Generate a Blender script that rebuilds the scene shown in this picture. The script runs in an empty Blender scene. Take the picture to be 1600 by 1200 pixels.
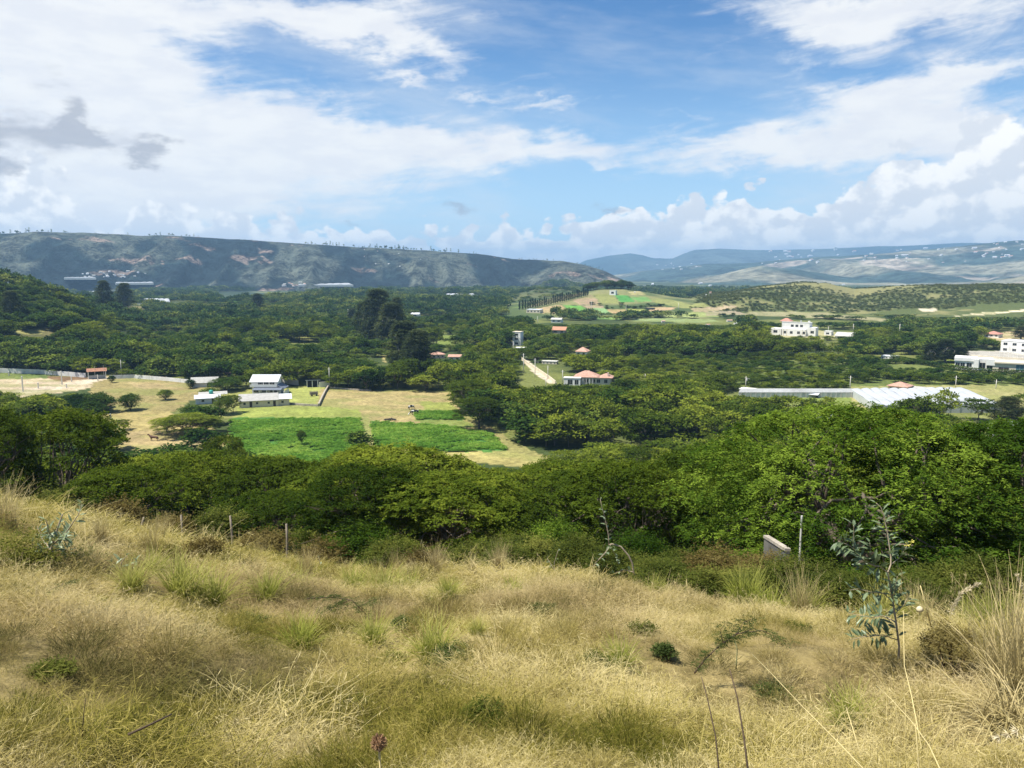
import bpy, bmesh, math, random
import numpy as np
from mathutils import Vector, Matrix, Euler
PI = math.pi
SC = bpy.context.scene
C = SC.collection
# ---------------------------------------------------------------- camera
F_PX = 1256.0                      # focal length in pixels of a 1600 px wide picture
PITCH = math.radians(8.2)
cam_d = bpy.data.cameras.new("camera")
cam = bpy.data.objects.new("camera", cam_d)
C.objects.link(cam)
cam_d.sensor_width = 36
cam_d.lens = 36 * F_PX / 1600
cam_d.clip_start = 0.05
cam_d.clip_end = 80000
cam.location = (0, 0, 0)
cam.rotation_euler = (PI / 2 - PITCH, 0, 0)
SC.camera = cam
# ---------------------------------------------------------------- sun, sky, exposure
SUN_AZ = math.radians(-104)
SUN_EL = math.radians(64)
sun_dir = Vector((math.sin(SUN_AZ) * math.cos(SUN_EL), math.cos(SUN_AZ) * math.cos(SUN_EL), math.sin(SUN_EL)))
sun_d = bpy.data.lights.new("sun", 'SUN')
sun_d.energy = 5.0
sun_d.angle = math.radians(0.53)
sun_d.color = (1.0, 0.945, 0.83)
sun = bpy.data.objects.new("sun", sun_d)
sun.rotation_euler = sun_dir.to_track_quat('Z', 'Y').to_euler()
C.objects.link(sun)
SC.view_settings.view_transform = 'Standard'
SC.view_settings.look = 'None'
SC.view_settings.gamma = 1
SC.view_settings.exposure = 0.78
SC.cycles.max_bounces = 4
SC.cycles.diffuse_bounces = 2
SC.cycles.glossy_bounces = 2
SC.cycles.transmission_bounces = 2
SC.cycles.transparent_max_bounces = 4
SC.cycles.volume_bounces = 0
SC.cycles.caustics_reflective = False
SC.cycles.caustics_refractive = False

def px_dir(px, py):
    x = (px - 800) / F_PX
    u = (600 - py) / F_PX
    cp, sp = math.cos(PITCH), math.sin(PITCH)
    return (x, cp + u * sp, -sp + u * cp)
def px_ang(px, py):                # bearing from +Y and tangent of elevation
    x, y, z = px_dir(px, py)
    return math.atan2(x, y), z / math.hypot(x, y)
def project(x, y, z):
    cp, sp = math.cos(PITCH), math.sin(PITCH)
    d = y * cp - z * sp
    d = np.where(d < 0.01, 0.01, d)
    return 800 + F_PX * x / d, 600 - F_PX * (y * sp + z * cp) / d

# --- the sky: a Nishita sky with cloud layers laid out in azimuth and elevation
class S:                           # a tiny expression builder over shader sockets
    nt = None
    def __init__(s, sock): s.s = sock
    @staticmethod
    def m(op, a, b=None, c=None, clamp=False):
        n = S.nt.nodes.new("ShaderNodeMath"); n.operation = op; n.use_clamp = clamp
        for i, v in enumerate((a, b, c)):
            if v is None: continue
            if isinstance(v, S): S.nt.links.new(v.s, n.inputs[i])
            else: n.inputs[i].default_value = v
        return S(n.outputs[0])
    def __add__(s, o): return S.m('ADD', s, o)
    def __radd__(s, o): return S.m('ADD', s, o)
    def __sub__(s, o): return S.m('SUBTRACT', s, o)
    def __rsub__(s, o): return S.m('SUBTRACT', o, s)
    def __mul__(s, o): return S.m('MULTIPLY', s, o)
    def __rmul__(s, o): return S.m('MULTIPLY', s, o)
    def __truediv__(s, o): return S.m('DIVIDE', s, o)
def s_vec(x, y, z=0.0):
    n = S.nt.nodes.new("ShaderNodeCombineXYZ")
    for i, v in enumerate((x, y, z)):
        if isinstance(v, S): S.nt.links.new(v.s, n.inputs[i])
        else: n.inputs[i].default_value = v
    return n.outputs[0]
def s_noise(vec, scale, detail=4, rough=0.55, lac=2.0, dist=0.0):
    n = S.nt.nodes.new("ShaderNodeTexNoise"); n.noise_dimensions = '2D'
    S.nt.links.new(vec, n.inputs['Vector'])
    n.inputs['Scale'].default_value = scale; n.inputs['Detail'].default_value = detail
    n.inputs['Roughness'].default_value = rough; n.inputs['Lacunarity'].default_value = lac
    n.inputs['Distortion'].default_value = dist
    return S(n.outputs['Fac'])
def s_smooth(v, a, b, lo=0.0, hi=1.0):
    n = S.nt.nodes.new("ShaderNodeMapRange"); n.interpolation_type = 'SMOOTHSTEP'
    S.nt.links.new(v.s, n.inputs['Value'])
    for k, q in (('From Min', a), ('From Max', b), ('To Min', lo), ('To Max', hi)):
        n.inputs[k].default_value = q
    return S(n.outputs['Result'])
def s_mix(f, a, b):
    n = S.nt.nodes.new("ShaderNodeMix"); n.data_type = 'RGBA'
    n.clamp_factor = True
    if isinstance(f, S): S.nt.links.new(f.s, n.inputs[0])
    else: n.inputs[0].default_value = f
    for i, v in ((6, a), (7, b)):
        if isinstance(v, tuple): n.inputs[i].default_value = v + (1,) if len(v) == 3 else v
        else: S.nt.links.new(v, n.inputs[i])
    return n.outputs[2]
def s_profile(v, pts):             # piecewise-linear function of v by a float curve
    n = S.nt.nodes.new("ShaderNodeFloatCurve")
    xs = [p[0] for p in pts]; ys = [p[1] for p in pts]
    x0, x1, y0, y1 = min(xs), max(xs), min(ys), max(ys)
    c = n.mapping.curves[0]
    npts = [((x - x0) / (x1 - x0), (y - y0) / (y1 - y0)) for x, y in pts]
    c.points[0].location = npts[0]; c.points[-1].location = npts[-1]
    for p in npts[1:-1]: c.points.new(*p)
    n.mapping.update()
    t = (v - x0) / (x1 - x0)
    S.nt.links.new(t.s, n.inputs['Value'])
    return S(n.outputs[0]) * (y1 - y0) + y0

world = bpy.data.worlds.new("World"); SC.world = world; world.use_nodes = True
wt = world.node_tree; S.nt = wt
for n in list(wt.nodes): wt.nodes.remove(n)
SKY_K = 0.1
sky = wt.nodes.new("ShaderNodeTexSky"); sky.sky_type = 'NISHITA'; sky.sun_disc = False
sky.sun_elevation = SUN_EL; sky.sun_rotation = SUN_AZ
sky.altitude = 2000; sky.air_density = 1.0; sky.dust_density = 0.6; sky.ozone_density = 1.6
tc = wt.nodes.new("ShaderNodeTexCoord")
sep = wt.nodes.new("ShaderNodeSeparateXYZ"); wt.links.new(tc.outputs['Generated'], sep.inputs[0])
X, Y, Z = (S(sep.outputs[i]) for i in range(3))
az = S.m('ARCTAN2', X, Y) * (180 / PI)
el = S.m('ARCSINE', Z) * (180 / PI)
def AE(px, py):
    b, t = px_ang(px, py)
    return math.degrees(b), math.degrees(math.atan(t))
# domain warp
wv = s_vec(az * 0.055, el * 0.12)
w1 = s_noise(wv, 3.0, 5, 0.6) - 0.5
w2 = s_noise(s_vec(az * 0.055 + 7.3, el * 0.12 + 3.1), 3.0, 5, 0.6) - 0.5
azw = az + w1 * 7.0
elw = el + w2 * 4.0
def blob(px0, py0, px1, py1, halfpx, w=1.0, A=None, E=None):
    """soft streak from one bearing and elevation to another"""
    a0, e0 = AE(px0, py0); a1, e1 = AE(px1, py1)
    cx, cy = (a0 + a1) / 2, (e0 + e1) / 2
    L = math.hypot(a1 - a0, e1 - e0) / 2 + 0.5
    rot = math.atan2(e1 - e0, a1 - a0)
    hw = halfpx / 21.9
    dx = (A or azw) - cx; dy = (E or elw) - cy
    c, s = math.cos(rot), math.sin(rot)
    u = (dx * c + dy * s) * (1 / L)
    v = (dy * c - dx * s) * (1 / hw)
    r2 = u * u + v * v
    g = S.m('EXPONENT', r2 * -1.1)
    return g * w
streaks = [  # the big bright veil from the left to the middle
    (-150, 160, 300, 190, 150, 1.25), (150, 250, 700, 250, 75, 1.15), (500, 215, 1060, 238, 26, 0.95),
    (-100, 330, 400, 330, 80, .85), (300, 160, 560, 215, 40, .55), (60, 80, 330, 130, 40, .8),
    # upper band
    (-80, 20, 240, 10, 38, 1.1), (200, 5, 700, 25, 34, 1.1), (560, 50, 770, 105, 26, .9), (450, 48, 620, 60, 22, .6),
    # top right
    (1150, 0, 1700, 10, 30, 1.15), (1220, 40, 1420, 60, 24, .9), (1600, 85, 1450, 115, 22, .8), (1560, 90, 1330, 150, 24, .75),
    # broad veil on the right
    (1250, 185, 1600, 200, 50, .9), (1060, 245, 1420, 215, 26, 1.0), (1250, 135, 1420, 160, 26, .45),
    (1300, 250, 1700, 260, 60, .6),
    # small wisps
    (580, 110, 650, 122, 9, .85), (710, 148, 810, 148, 9, .6), (760, 172, 930, 158, 9, .75), (1040, 188, 1110, 190, 8, .5),
    (1170, 95, 1370, 92, 10, .4), (900, 262, 950, 262, 8, .45),
]
D = None
for b in streaks:
    g = blob(*b)
    D = g if D is None else D + g
fine = s_noise(s_vec(az * 0.05 + el * 0.03, el * 0.14 - az * 0.02), 4.5, 9, 0.62, 2.1, 0.6)
fib = s_noise(s_vec(az * 0.03 + el * 0.05, el * 0.30 - az * 0.05), 6.0, 6, 0.6)
cirrus = s_smooth(D + (fine - 0.5) * 1.0 + (fib - 0.5) * 0.7, 0.14, 1.12)
thin = s_smooth(s_noise(s_vec(az * 0.02, el * 0.09 + az * .01), 3.0, 7, 0.6), 0.36, 0.8, 0.0, 0.42)
hz = s_smooth(el, -3.0, 17.0, 0.85, 0.0)      # paler air towards the horizon
# cumulus bank: its top outline as a function of azimuth, made billowy by noise
bil = s_noise(s_vec(az * 0.16, el * 0.22), 2.4, 6, 0.50, 2.2)
bil2 = s_noise(s_vec(az * 0.16 + 0.10, el * 0.22 - 0.16), 2.4, 6, 0.50, 2.2)
vor = wt.nodes.new("ShaderNodeTexVoronoi"); vor.voronoi_dimensions = '2D'; vor.feature = 'SMOOTH_F1'
wt.links.new(s_vec(az * 0.5 + w1 * 1.2, el * 0.6 + w2 * 1.2), vor.inputs['Vector']); vor.inputs['Scale'].default_value = 1.5
vor.inputs['Smoothness'].default_value = 0.4
puff = S(vor.outputs['Distance'])
tops = [(-200, 300), (-60, 250), (20, 262), (70, 245), (110, 300), (170, 352), (235, 318), (285, 305), (330, 345), (375, 322),
        (410, 352), (450, 340), (505, 352), (560, 345), (620, 362), (652, 344), (690, 366), (760, 356), (820, 346), (880, 352),
        (930, 345), (985, 322), (1020, 330), (1075, 312), (1120, 302), (1165, 295), (1210, 306), (1260, 320), (1310, 305), (1352, 282),
        (1385, 250), (1430, 230), (1470, 236), (1500, 190), (1540, 172), (1590, 180), (1660, 150), (1800, 150), (2000, 230)]
prof = s_profile(az, [AE(*p) for p in tops])
cdist = prof - el + (bil - 0.5) * 4.2 - (puff - 0.35) * 2.0
cum = s_smooth(cdist, -0.12, 0.42)
cum = cum * s_smooth(el, -4.0, -1.0)
relief = s_smooth((bil2 - bil) * 3.2 + (0.42 - puff) * 0.55, -0.35, 0.45)
depth = s_smooth(prof - el, 0.0, 6.5)
botm = s_smooth(el, 0.2, 2.4, 0.35, 0.0)
# cloud colours as radiance (divided by the world strength below)
K = 0.60 / SKY_K
def col(r, g, b): return (r * K, g * K, b * K)
cum_lit = s_mix(relief, col(.80, .84, .90), col(1.12, 1.11, 1.08))
cum_col = s_mix(S.m('MAXIMUM', depth * 0.12, botm), cum_lit, col(.60, .67, .77))
# dark wisps in front on the left
DK = None
for b in [(50, 205, 145, 190, 34, 1.15), (105, 145, 140, 195, 26, .9), (-40, 212, 40, 215, 30, .9), (200, 222, 262, 246, 17, 1.1), (-30, 250, 20, 250, 14, .9),
          (690, 328, 730, 330, 7, .75), (545, 345, 590, 345, 7, .6), (920, 325, 990, 330, 8, .75)]:
    g = blob(*b); DK = g if DK is None else DK + g
darkm = s_smooth(DK + (fine - 0.5) * .8 + (fib - .5) * .3, 0.18, 1.05) * 0.70
skyn = wt.nodes.new("ShaderNodeHueSaturation"); wt.links.new(sky.outputs[0], skyn.inputs['Color'])
skyn.inputs['Saturation'].default_value = 1.26; skyn.inputs['Value'].default_value = 0.86
c0 = s_mix(hz, skyn.outputs[0], col(.50, .76, 1.0))
c1 = s_mix(thin, c0, col(.80, .85, .90))
cir_shade = s_noise(s_vec(az * 0.05, el * 0.16), 5.0, 6, 0.6)
cir_col = s_mix(s_smooth(cir_shade, 0.35, 0.65), col(.88, .90, .94), col(.97, .98, .98))
c2 = s_mix(cirrus * 0.94, c1, cir_col)
c3 = s_mix(cum * 0.97, c2, cum_col)
c4 = s_mix(darkm, c3, col(.38, .41, .49))
bg = wt.nodes.new("ShaderNodeBackground"); bg.inputs['Strength'].default_value = SKY_K
wt.links.new(c4, bg.inputs['Color'])
wo = wt.nodes.new("ShaderNodeOutputWorld"); wt.links.new(bg.outputs[0], wo.inputs['Surface'])
world.cycles.sampling_method = 'MANUAL'; world.cycles.sample_map_resolution = 512
# ================================================================ numeric helpers
def vnoise(x, y, seed=0):
    xi = np.floor(x).astype(np.int64); yi = np.floor(y).astype(np.int64)
    fx = x - xi; fy = y - yi
    fx = fx * fx * fx * (fx * (fx * 6 - 15) + 10); fy = fy * fy * fy * (fy * (fy * 6 - 15) + 10)
    def hsh(a, b):
        h = (a * 374761393 + b * 668265263 + seed * 974634777) & 0xffffffff
        h = ((h ^ (h >> 13)) * 1274126177) & 0xffffffff
        h = ((h ^ (h >> 16)) * 2246822519) & 0xffffffff
        return ((h ^ (h >> 15)) & 0xffffff) / float(0xffffff)
    v00, v10, v01, v11 = hsh(xi, yi), hsh(xi + 1, yi), hsh(xi, yi + 1), hsh(xi + 1, yi + 1)
    return (v00 * (1 - fx) + v10 * fx) * (1 - fy) + (v01 * (1 - fx) + v11 * fx) * fy
def fbm(x, y, oct=4, seed=0, gain=0.5):
    x = np.asarray(x, float); y = np.asarray(y, float)
    s = 0; a = 1; t = 0
    for o in range(oct):
        s = s + a * vnoise(x, y, seed + o * 17); t += a
        a *= gain; x = x * 2.03 + 11.3; y = y * 2.03 + 5.7
    return s / t
def ridged(x, y, oct=4, seed=0):
    x = np.asarray(x, float); y = np.asarray(y, float)
    s = 0; a = 1; t = 0
    for o in range(oct):
        s = s + a * (1 - np.abs(2 * vnoise(x, y, seed + o * 13) - 1)); t += a
        a *= .5; x = x * 2.1 + 3.3; y = y * 2.1 + 9.7
    return s / t
def sstep(t):
    t = np.clip(t, 0, 1); return t * t * (3 - 2 * t)
def lerp(a, b, t): return a + (b - a) * t

# ================================================================ the lie of the land
# brow of the dry slope the camera stands on: (px, py, distance)
EDGE = [(-700, 758, 60), (-200, 782, 50), (0, 804, 44), (100, 824, 40), (200, 842, 36), (300, 861, 33), (400, 881, 30), (500, 897, 27), (600, 906, 24),
        (700, 905, 22), (800, 909, 20.5), (900, 915, 19), (1000, 928, 17), (1100, 952, 15), (1200, 972, 13.5), (1300, 984, 12.5), (1400, 991, 12),
        (1500, 988, 12), (1600, 978, 12.5), (1900, 956, 14), (2300, 936, 16)]
_e = []
for p in EDGE:
    b, t = px_ang(p[0], p[1]); _e.append((b, p[2], t * p[2]))
_e = [(-PI, 30, 6.5), (-1.8, 40, 1.0), (-1.2, 50, -5)] + _e + [(1.25, 20, -3.2), (1.8, 30, 1.0), (PI, 30, 6.5)]
_eb = np.array([e[0] for e in _e]); _ed = np.array([e[1] for e in _e]); _ez = np.array([e[2] for e in _e])
EYE = 1.62
def crest(pts):
    r = []
    for px, py, d in pts:
        b, t = px_ang(px, py); r.append((b, d, t * d))
    r = np.array(r); return r
L_LEFT = crest([(-900, 385, 650), (-400, 400, 650), (-100, 432, 650), (0, 446, 650), (40, 458, 650), (80, 472, 640), (130, 492, 630), (180, 505, 620), (230, 520, 620)])
L_RIDGE = crest([(-1500, 365, 2700), (-300, 364, 2700), (0, 365, 2700), (60, 362, 2700), (140, 364, 2700), (220, 368, 2700), (290, 369, 2700), (400, 376, 2700), (480, 381, 2700),
                 (560, 386, 2700), (640, 390, 2700), (700, 394, 2700), (760, 398, 2680), (800, 405, 2650), (840, 406, 2600), (880, 408, 2550), (910, 413, 2500),
                 (940, 422, 2450), (965, 433, 2400), (990, 446, 2400), (1020, 458, 2400), (1050, 475, 2400)])
L_TERR = crest([(700, 505, 850), (760, 492, 880), (800, 480, 930), (850, 470, 980), (900, 459, 1030), (935, 451, 1050), (975, 451, 1050), (1010, 457, 1030),
                (1080, 470, 980), (1150, 484, 900), (1200, 494, 850), (1250, 508, 800)])
L_HUM = crest([(700, 500, 1300), (750, 480, 1300), (790, 467, 1300), (835, 454, 1300), (875, 453, 1300), (920, 460, 1300), (960, 470, 1300), (1010, 480, 1300)])
L_RIGHT = crest([(1040, 490, 900), (1080, 473, 980), (1110, 462, 1050), (1150, 457, 1120), (1200, 449, 1180), (1245, 442, 1200), (1290, 442, 1200), (1335, 455, 1200),
                 (1400, 449, 1150), (1500, 447, 1150), (1600, 447, 1120), (1900, 440, 1100), (2500, 430, 1100)])
L_MID = crest([(1040, 445, 3900), (1080, 437, 3900), (1130, 429, 3900), (1190, 416, 3900), (1250, 423, 3900), (1330, 434, 3900), (1420, 442, 3900), (1560, 438, 3100), (1600, 432, 3100), (1700, 440, 3100)])
L_MTN = crest([(800, 455, 5600), (900, 440, 5600), (985, 427, 5600), (1060, 418, 5600), (1100, 413, 5600), (1200, 408, 5600), (1300, 401, 5600), (1400, 394, 5600),
               (1450, 389, 5600), (1500, 384, 5600), (1560, 377, 5600), (1600, 374, 5600), (1900, 365, 5600), (2500, 360, 5600)])
L_FAR = crest([(600, 430, 9500), (880, 424, 9500), (915, 407, 9500), (950, 400, 9500), (985, 396, 9500), (1005, 399, 9500), (1020, 403, 9500), (1050, 404, 9500), (1065, 398, 9500),
               (1085, 391, 9500), (1120, 389, 9500), (1200, 391, 9500), (1300, 388, 9500), (1500, 380, 9500), (1900, 378, 9500), (2500, 378, 9500)])

def valley_z(x, y, d):
    z = -46.0 - 14.0 * sstep((d - 900) / 1400) - 18 * sstep((d - 2500) / 3000)
    z = z + (fbm(x / 60, y / 60, 3, 5) - .5) * 2.0 * sstep((d - 330) / 200) + (fbm(x / 260, y / 260, 3, 9) - .5) * 10 * sstep((d - 500) / 500)
    return z
def near_detail(x, y, d):
    m = (fbm(x / 1.5, y / 1.5, 3, 21) - .5) * 0.55 + (fbm(x / 5, y / 5, 2, 22) - .5) * 0.2
    return m * sstep((d - 1.2) / 2.5) * (1 - sstep((d - 60) / 60))
def layer(z, b, d, L, wf, wb, rough=0., seed=0, x=None, y=None, scale=120., gully=None):
    bc = np.clip(b, L[0, 0], L[-1, 0])
    dc = np.interp(bc, L[:, 0], L[:, 1]); zc = np.interp(bc, L[:, 0], L[:, 2])
    tf = (d - (dc - wf)) / wf
    tb = 1 - (d - dc) / wb
    t = np.where(d < dc, sstep(tf) ** 0.9, sstep(tb))
    act = t > 0
    side = np.where((b > L[-1, 0]) & (L[-1, 0] < 1.2) | (b < L[0, 0]), 0.0, 1.0)
    rise = (zc - z)
    h = z + rise * t
    if rough:
        mid = 4 * t * (1 - t)
        h = h + (fbm(x / scale, y / scale, 5, seed) - .5) * rough * (mid * 1.0 + 0.0)
        h = h + (fbm(x / (scale * .35), y / (scale * .35), 4, seed + 3) - .5) * rough * .35 * t
    if gully is not None:
        mid = np.clip(4 * t * (1 - t), 0, 1) ** .7
        h = h - gully * mid
    return np.where(act & (rise > 0) & (side > 0), np.maximum(h, z), z)
def height(x, y, cls=False):
    x = np.asarray(x, float); y = np.asarray(y, float)
    d = np.hypot(x, y) + 1e-6; b = np.arctan2(x, y)
    de = np.interp(b, _eb, _ed); ze = np.interp(b, _eb, _ez)
    t = d / de
    zn = -EYE + (ze + EYE) * t + 0.018 * de * np.sin(PI * np.clip(t, 0, 1))
    L = 130.0 - 0.3 * de
    tt = np.clip((d - de) / L, 0, 1)
    zv = valley_z(x, y, d)
    zd = ze + (zv - ze) * (1 - (1 - tt) ** 1.3)
    z = np.where(t < 1, zn, zd) + near_detail(x, y, d)
    z = z + (fbm(x / 14, y / 14, 3, 31) - .5) * 3.0 * sstep((d - 60) / 40) * (1 - sstep((d - 130) / 40))
    cl = np.zeros(z.shape, int)
    def add(L_, wf, wb, c, **k):
        nonlocal z, cl
        z2 = layer(z, b, d, L_, wf, wb, x=x, y=y, **k)
        cl = np.where(z2 > z + 0.5, c, cl); z = z2
    add(L_LEFT, 260, 600, 1, rough=10, seed=41, scale=80)
    add(L_TERR, 270, 260, 2, rough=2.0, seed=42, scale=120)
    add(L_HUM, 250, 400, 3, rough=6, seed=43)
    add(L_RIGHT, 380, 600, 4, rough=26, seed=44, scale=150)
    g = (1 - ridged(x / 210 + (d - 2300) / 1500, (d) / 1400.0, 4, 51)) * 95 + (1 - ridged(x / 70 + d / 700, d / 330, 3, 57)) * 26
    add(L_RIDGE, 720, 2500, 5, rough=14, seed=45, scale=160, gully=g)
    add(L_MID, 700, 500, 6, rough=60, seed=46, scale=500)
    g2 = (1 - ridged(x / 700, y / 1200, 5, 61)) * 130
    add(L_MTN, 2300, 2500, 7, rough=70, seed=47, scale=900, gully=g2)
    g3 = (1 - ridged(x / 1000, y / 1700, 4, 66)) * 130
    add(L_FAR, 2300, 3000, 8, rough=55, seed=48, scale=1200, gully=g3)
    return (z, cl) if cls else z
_ds = [1.5]
while _ds[-1] < 20000:
    _ds.append(_ds[-1] * 1.006)
_ds = np.array(_ds)
def hit(px, py):
    """where the ray through a point of the picture meets the ground"""
    x, y, z = px_dir(px, py); h = math.hypot(x, y)
    X = _ds * x / h; Y = _ds * y / h; Zr = _ds * z / h
    G = height(X, Y)
    k = np.argmax(Zr < G)
    if not (Zr < G).any(): k = len(_ds) - 1
    if k == 0: return np.array([X[0], Y[0], G[0]])
    a, b_ = Zr[k - 1] - G[k - 1], G[k] - Zr[k]
    t = a / (a + b_ + 1e-9)
    D = lerp(_ds[k - 1], _ds[k], t)
    X0, Y0 = D * x / h, D * y / h
    return np.array([X0, Y0, float(height(X0, Y0))])
def at_dist(px, d, py=600):
    """the ground point on a bearing at a distance"""
    b, _ = px_ang(px, py)
    X0, Y0 = d * math.sin(b), d * math.cos(b)
    return np.array([X0, Y0, float(height(X0, Y0))])
def ray_at(px, py, d):
    x, y, z = px_dir(px, py); h = math.hypot(x, y)
    return np.array([x, y, z]) * (d / h)
def pxm(p):
    """metres that one picture pixel covers at a point"""
    return float(p[1] * math.cos(PITCH) - p[2] * math.sin(PITCH)) / F_PX
def poly_world(pts): return np.array([hit(*p)[:2] for p in pts])
def inpoly(x, y, P):
    x = np.asarray(x); y = np.asarray(y)
    r = np.zeros(x.shape, bool); n = len(P); j = n - 1
    for i in range(n):
        xi, yi = P[i]; xj, yj = P[j]
        c = ((yi > y) != (yj > y)) & (x < (xj - xi) * (y - yi) / (yj - yi + 1e-12) + xi)
        r ^= c; j = i
    return r

# ================================================================ objects
def tag(o, label=None, cat=None, group=None, kind=None):
    if label: o['label'] = label
    if cat: o['category'] = cat
    if group: o['group'] = group
    if kind: o['kind'] = kind
    return o
def empty(name, loc, rz=0., label=None, cat=None, group=None):
    o = bpy.data.objects.new(name, None); C.objects.link(o)
    o.location = loc; o.rotation_euler = (0, 0, rz); o.empty_display_size = .3
    return tag(o, label, cat, group)
def link(name, me, parent=None, loc=None, rz=None, coll=None):
    o = bpy.data.objects.new(name, me); (coll or C).objects.link(o)
    if parent is not None: o.parent = parent
    if loc is not None: o.location = loc
    if rz is not None: o.rotation_euler = (0, 0, rz)
    return o
def np_mesh(name, V, Fc, mats=None, fmat=None, fcol=None, vcol=None, smooth=False, sharp=None):
    """V (n,3); Fc (m,k) all faces with k corners"""
    me = bpy.data.meshes.new(name)
    V = np.asarray(V, np.float32); Fc = np.asarray(Fc, np.int32)
    m, k = Fc.shape
    me.vertices.add(len(V)); me.vertices.foreach_set('co', V.ravel())
    me.loops.add(m * k); me.loops.foreach_set('vertex_index', Fc.ravel())
    me.polygons.add(m); me.polygons.foreach_set('loop_start', np.arange(0, m * k, k, dtype=np.int32))
    if fmat is not None: me.polygons.foreach_set('material_index', np.asarray(fmat, np.int32))
    me.polygons.foreach_set('use_smooth', np.full(m, smooth, bool))
    for mt in (mats or []): me.materials.append(mt)
    me.update(calc_edges=True)
    if fcol is not None:
        a = me.attributes.new('tint', 'FLOAT', 'FACE'); a.data.foreach_set('value', np.asarray(fcol, np.float32))
    if vcol is not None:
        a = me.color_attributes.new('albedo', 'FLOAT_COLOR', 'POINT')
        cc = np.ones((len(V), 4), np.float32); cc[:, :3] = vcol
        a.data.foreach_set('color', cc.ravel())
    return me
class MB:
    """collects shapes into one mesh"""
    def __init__(s): s.v = []; s.f = []; s.mi = []; s.m = 0
    def add(s, vs, fs):
        n = len(s.v); s.v += [tuple(map(float, v)) for v in vs]
        for f in fs: s.f.append(tuple(i + n for i in f)); s.mi.append(s.m)
        return s
    def box(s, x0, x1, y0, y1, z0, z1):
        return s.add([(x0, y0, z0), (x1, y0, z0), (x1, y1, z0), (x0, y1, z0), (x0, y0, z1), (x1, y0, z1), (x1, y1, z1), (x0, y1, z1)],
                     [(0, 3, 2, 1), (4, 5, 6, 7), (0, 1, 5, 4), (1, 2, 6, 5), (2, 3, 7, 6), (3, 0, 4, 7)])
    def gable(s, x0, x1, y0, y1, z0, h, th=.12):     # ridge along x
        ym = (y0 + y1) / 2
        top = [(x0, y0, z0), (x1, y0, z0), (x1, ym, z0 + h), (x0, ym, z0 + h), (x0, y1, z0), (x1, y1, z0)]
        bot = [(x, y, z - th) for x, y, z in top]
        return s.add(top + bot, [(0, 1, 2, 3), (3, 2, 5, 4), (7, 6, 9, 8), (8, 9, 10, 11), (0, 6, 7, 1), (4, 5, 11, 10), (1, 7, 8, 2), (2, 8, 11, 5), (0, 3, 9, 6), (3, 4, 10, 9)])
    def hip(s, x0, x1, y0, y1, z0, h, th=.12):
        ym = (y0 + y1) / 2; k = min((y1 - y0) / 2, (x1 - x0) / 2 - .05)
        top = [(x0, y0, z0), (x1, y0, z0), (x1, y1, z0), (x0, y1, z0), (x0 + k, ym, z0 + h), (x1 - k, ym, z0 + h)]
        bot = [(x0, y0, z0 - th), (x1, y0, z0 - th), (x1, y1, z0 - th), (x0, y1, z0 - th)]
        return s.add(top + bot, [(0, 1, 5, 4), (1, 2, 5), (2, 3, 4, 5), (3, 0, 4), (9, 8, 7, 6), (0, 6, 7, 1), (1, 7, 8, 2), (2, 8, 9, 3), (3, 9, 6, 0)])
    def shed(s, x0, x1, y0, y1, z0, z1, th=.1):      # slopes from z0 at y0 to z1 at y1
        top = [(x0, y0, z0), (x1, y0, z0), (x1, y1, z1), (x0, y1, z1)]
        return s.add(top + [(x, y, z - th) for x, y, z in top], [(0, 1, 2, 3), (7, 6, 5, 4), (0, 4, 5, 1), (1, 5, 6, 2), (2, 6, 7, 3), (3, 7, 4, 0)])
    def tube(s, pts, rad, seg=6, cap=True):
        pts = [Vector(p) for p in pts]; n = len(pts)
        if not hasattr(rad, '__len__'): rad = [rad] * n
        vs = []; fs = []
        ref = None
        for i, p in enumerate(pts):
            t = (pts[min(i + 1, n - 1)] - pts[max(i - 1, 0)])
            t = t.normalized() if t.length > 1e-9 else Vector((0, 0, 1))
            if ref is None: ref = Vector((1, 0, 0)) if abs(t.x) < .8 else Vector((0, 1, 0))
            a = (ref - t * ref.dot(t)).normalized(); ref = a; b = t.cross(a)
            for k in range(seg):
                w = 2 * PI * k / seg
                vs.append(p + (a * math.cos(w) + b * math.sin(w)) * rad[i])
        for i in range(n - 1):
            for k in range(seg):
                k2 = (k + 1) % seg
                fs.append((i * seg + k, i * seg + k2, (i + 1) * seg + k2, (i + 1) * seg + k))
        if cap: fs += [tuple(range(seg))[::-1], tuple((n - 1) * seg + k for k in range(seg))]
        return s.add(vs, fs)
    def leafq(s, base, d, side, L, W, fold=0.15, up=None):
        """a leaf blade: six corners, folded along its midrib"""
        base = Vector(base); d = Vector(d).normalized(); side = Vector(side)
        side = (side - d * side.dot(d)).normalized(); n = d.cross(side)
        if n.z < 0: n = -n
        p = [base, base + d * L * .35 + side * W * .5 + n * W * fold, base + d * L * .75 + side * W * .36 + n * W * fold - n * L * .03, base + d * L - n * L * .1,
             base + d * L * .75 - side * W * .36 + n * W * fold - n * L * .03, base + d * L * .35 - side * W * .5 + n * W * fold, base + d * L * .4, base + d * L * .75 - n * L * .03]
        return s.add(p, [(0, 6, 1), (6, 7, 2, 1), (7, 3, 2), (0, 5, 6), (5, 4, 7, 6), (4, 3, 7)])
    def mesh(s, name, mats, smooth=False):
        me = bpy.data.meshes.new(name); me.from_pydata(s.v, [], s.f)
        for m in (mats if isinstance(mats, (list, tuple)) else [mats]): me.materials.append(m)
        if any(s.mi): me.polygons.foreach_set('material_index', s.mi)
        if smooth: me.polygons.foreach_set('use_smooth', [True] * len(s.f))
        me.update(); return me
    def build(s, name, mats, parent=None, smooth=False, loc=None, rz=None):
        return link(name, s.mesh(name, mats, smooth), parent, loc, rz)

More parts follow.
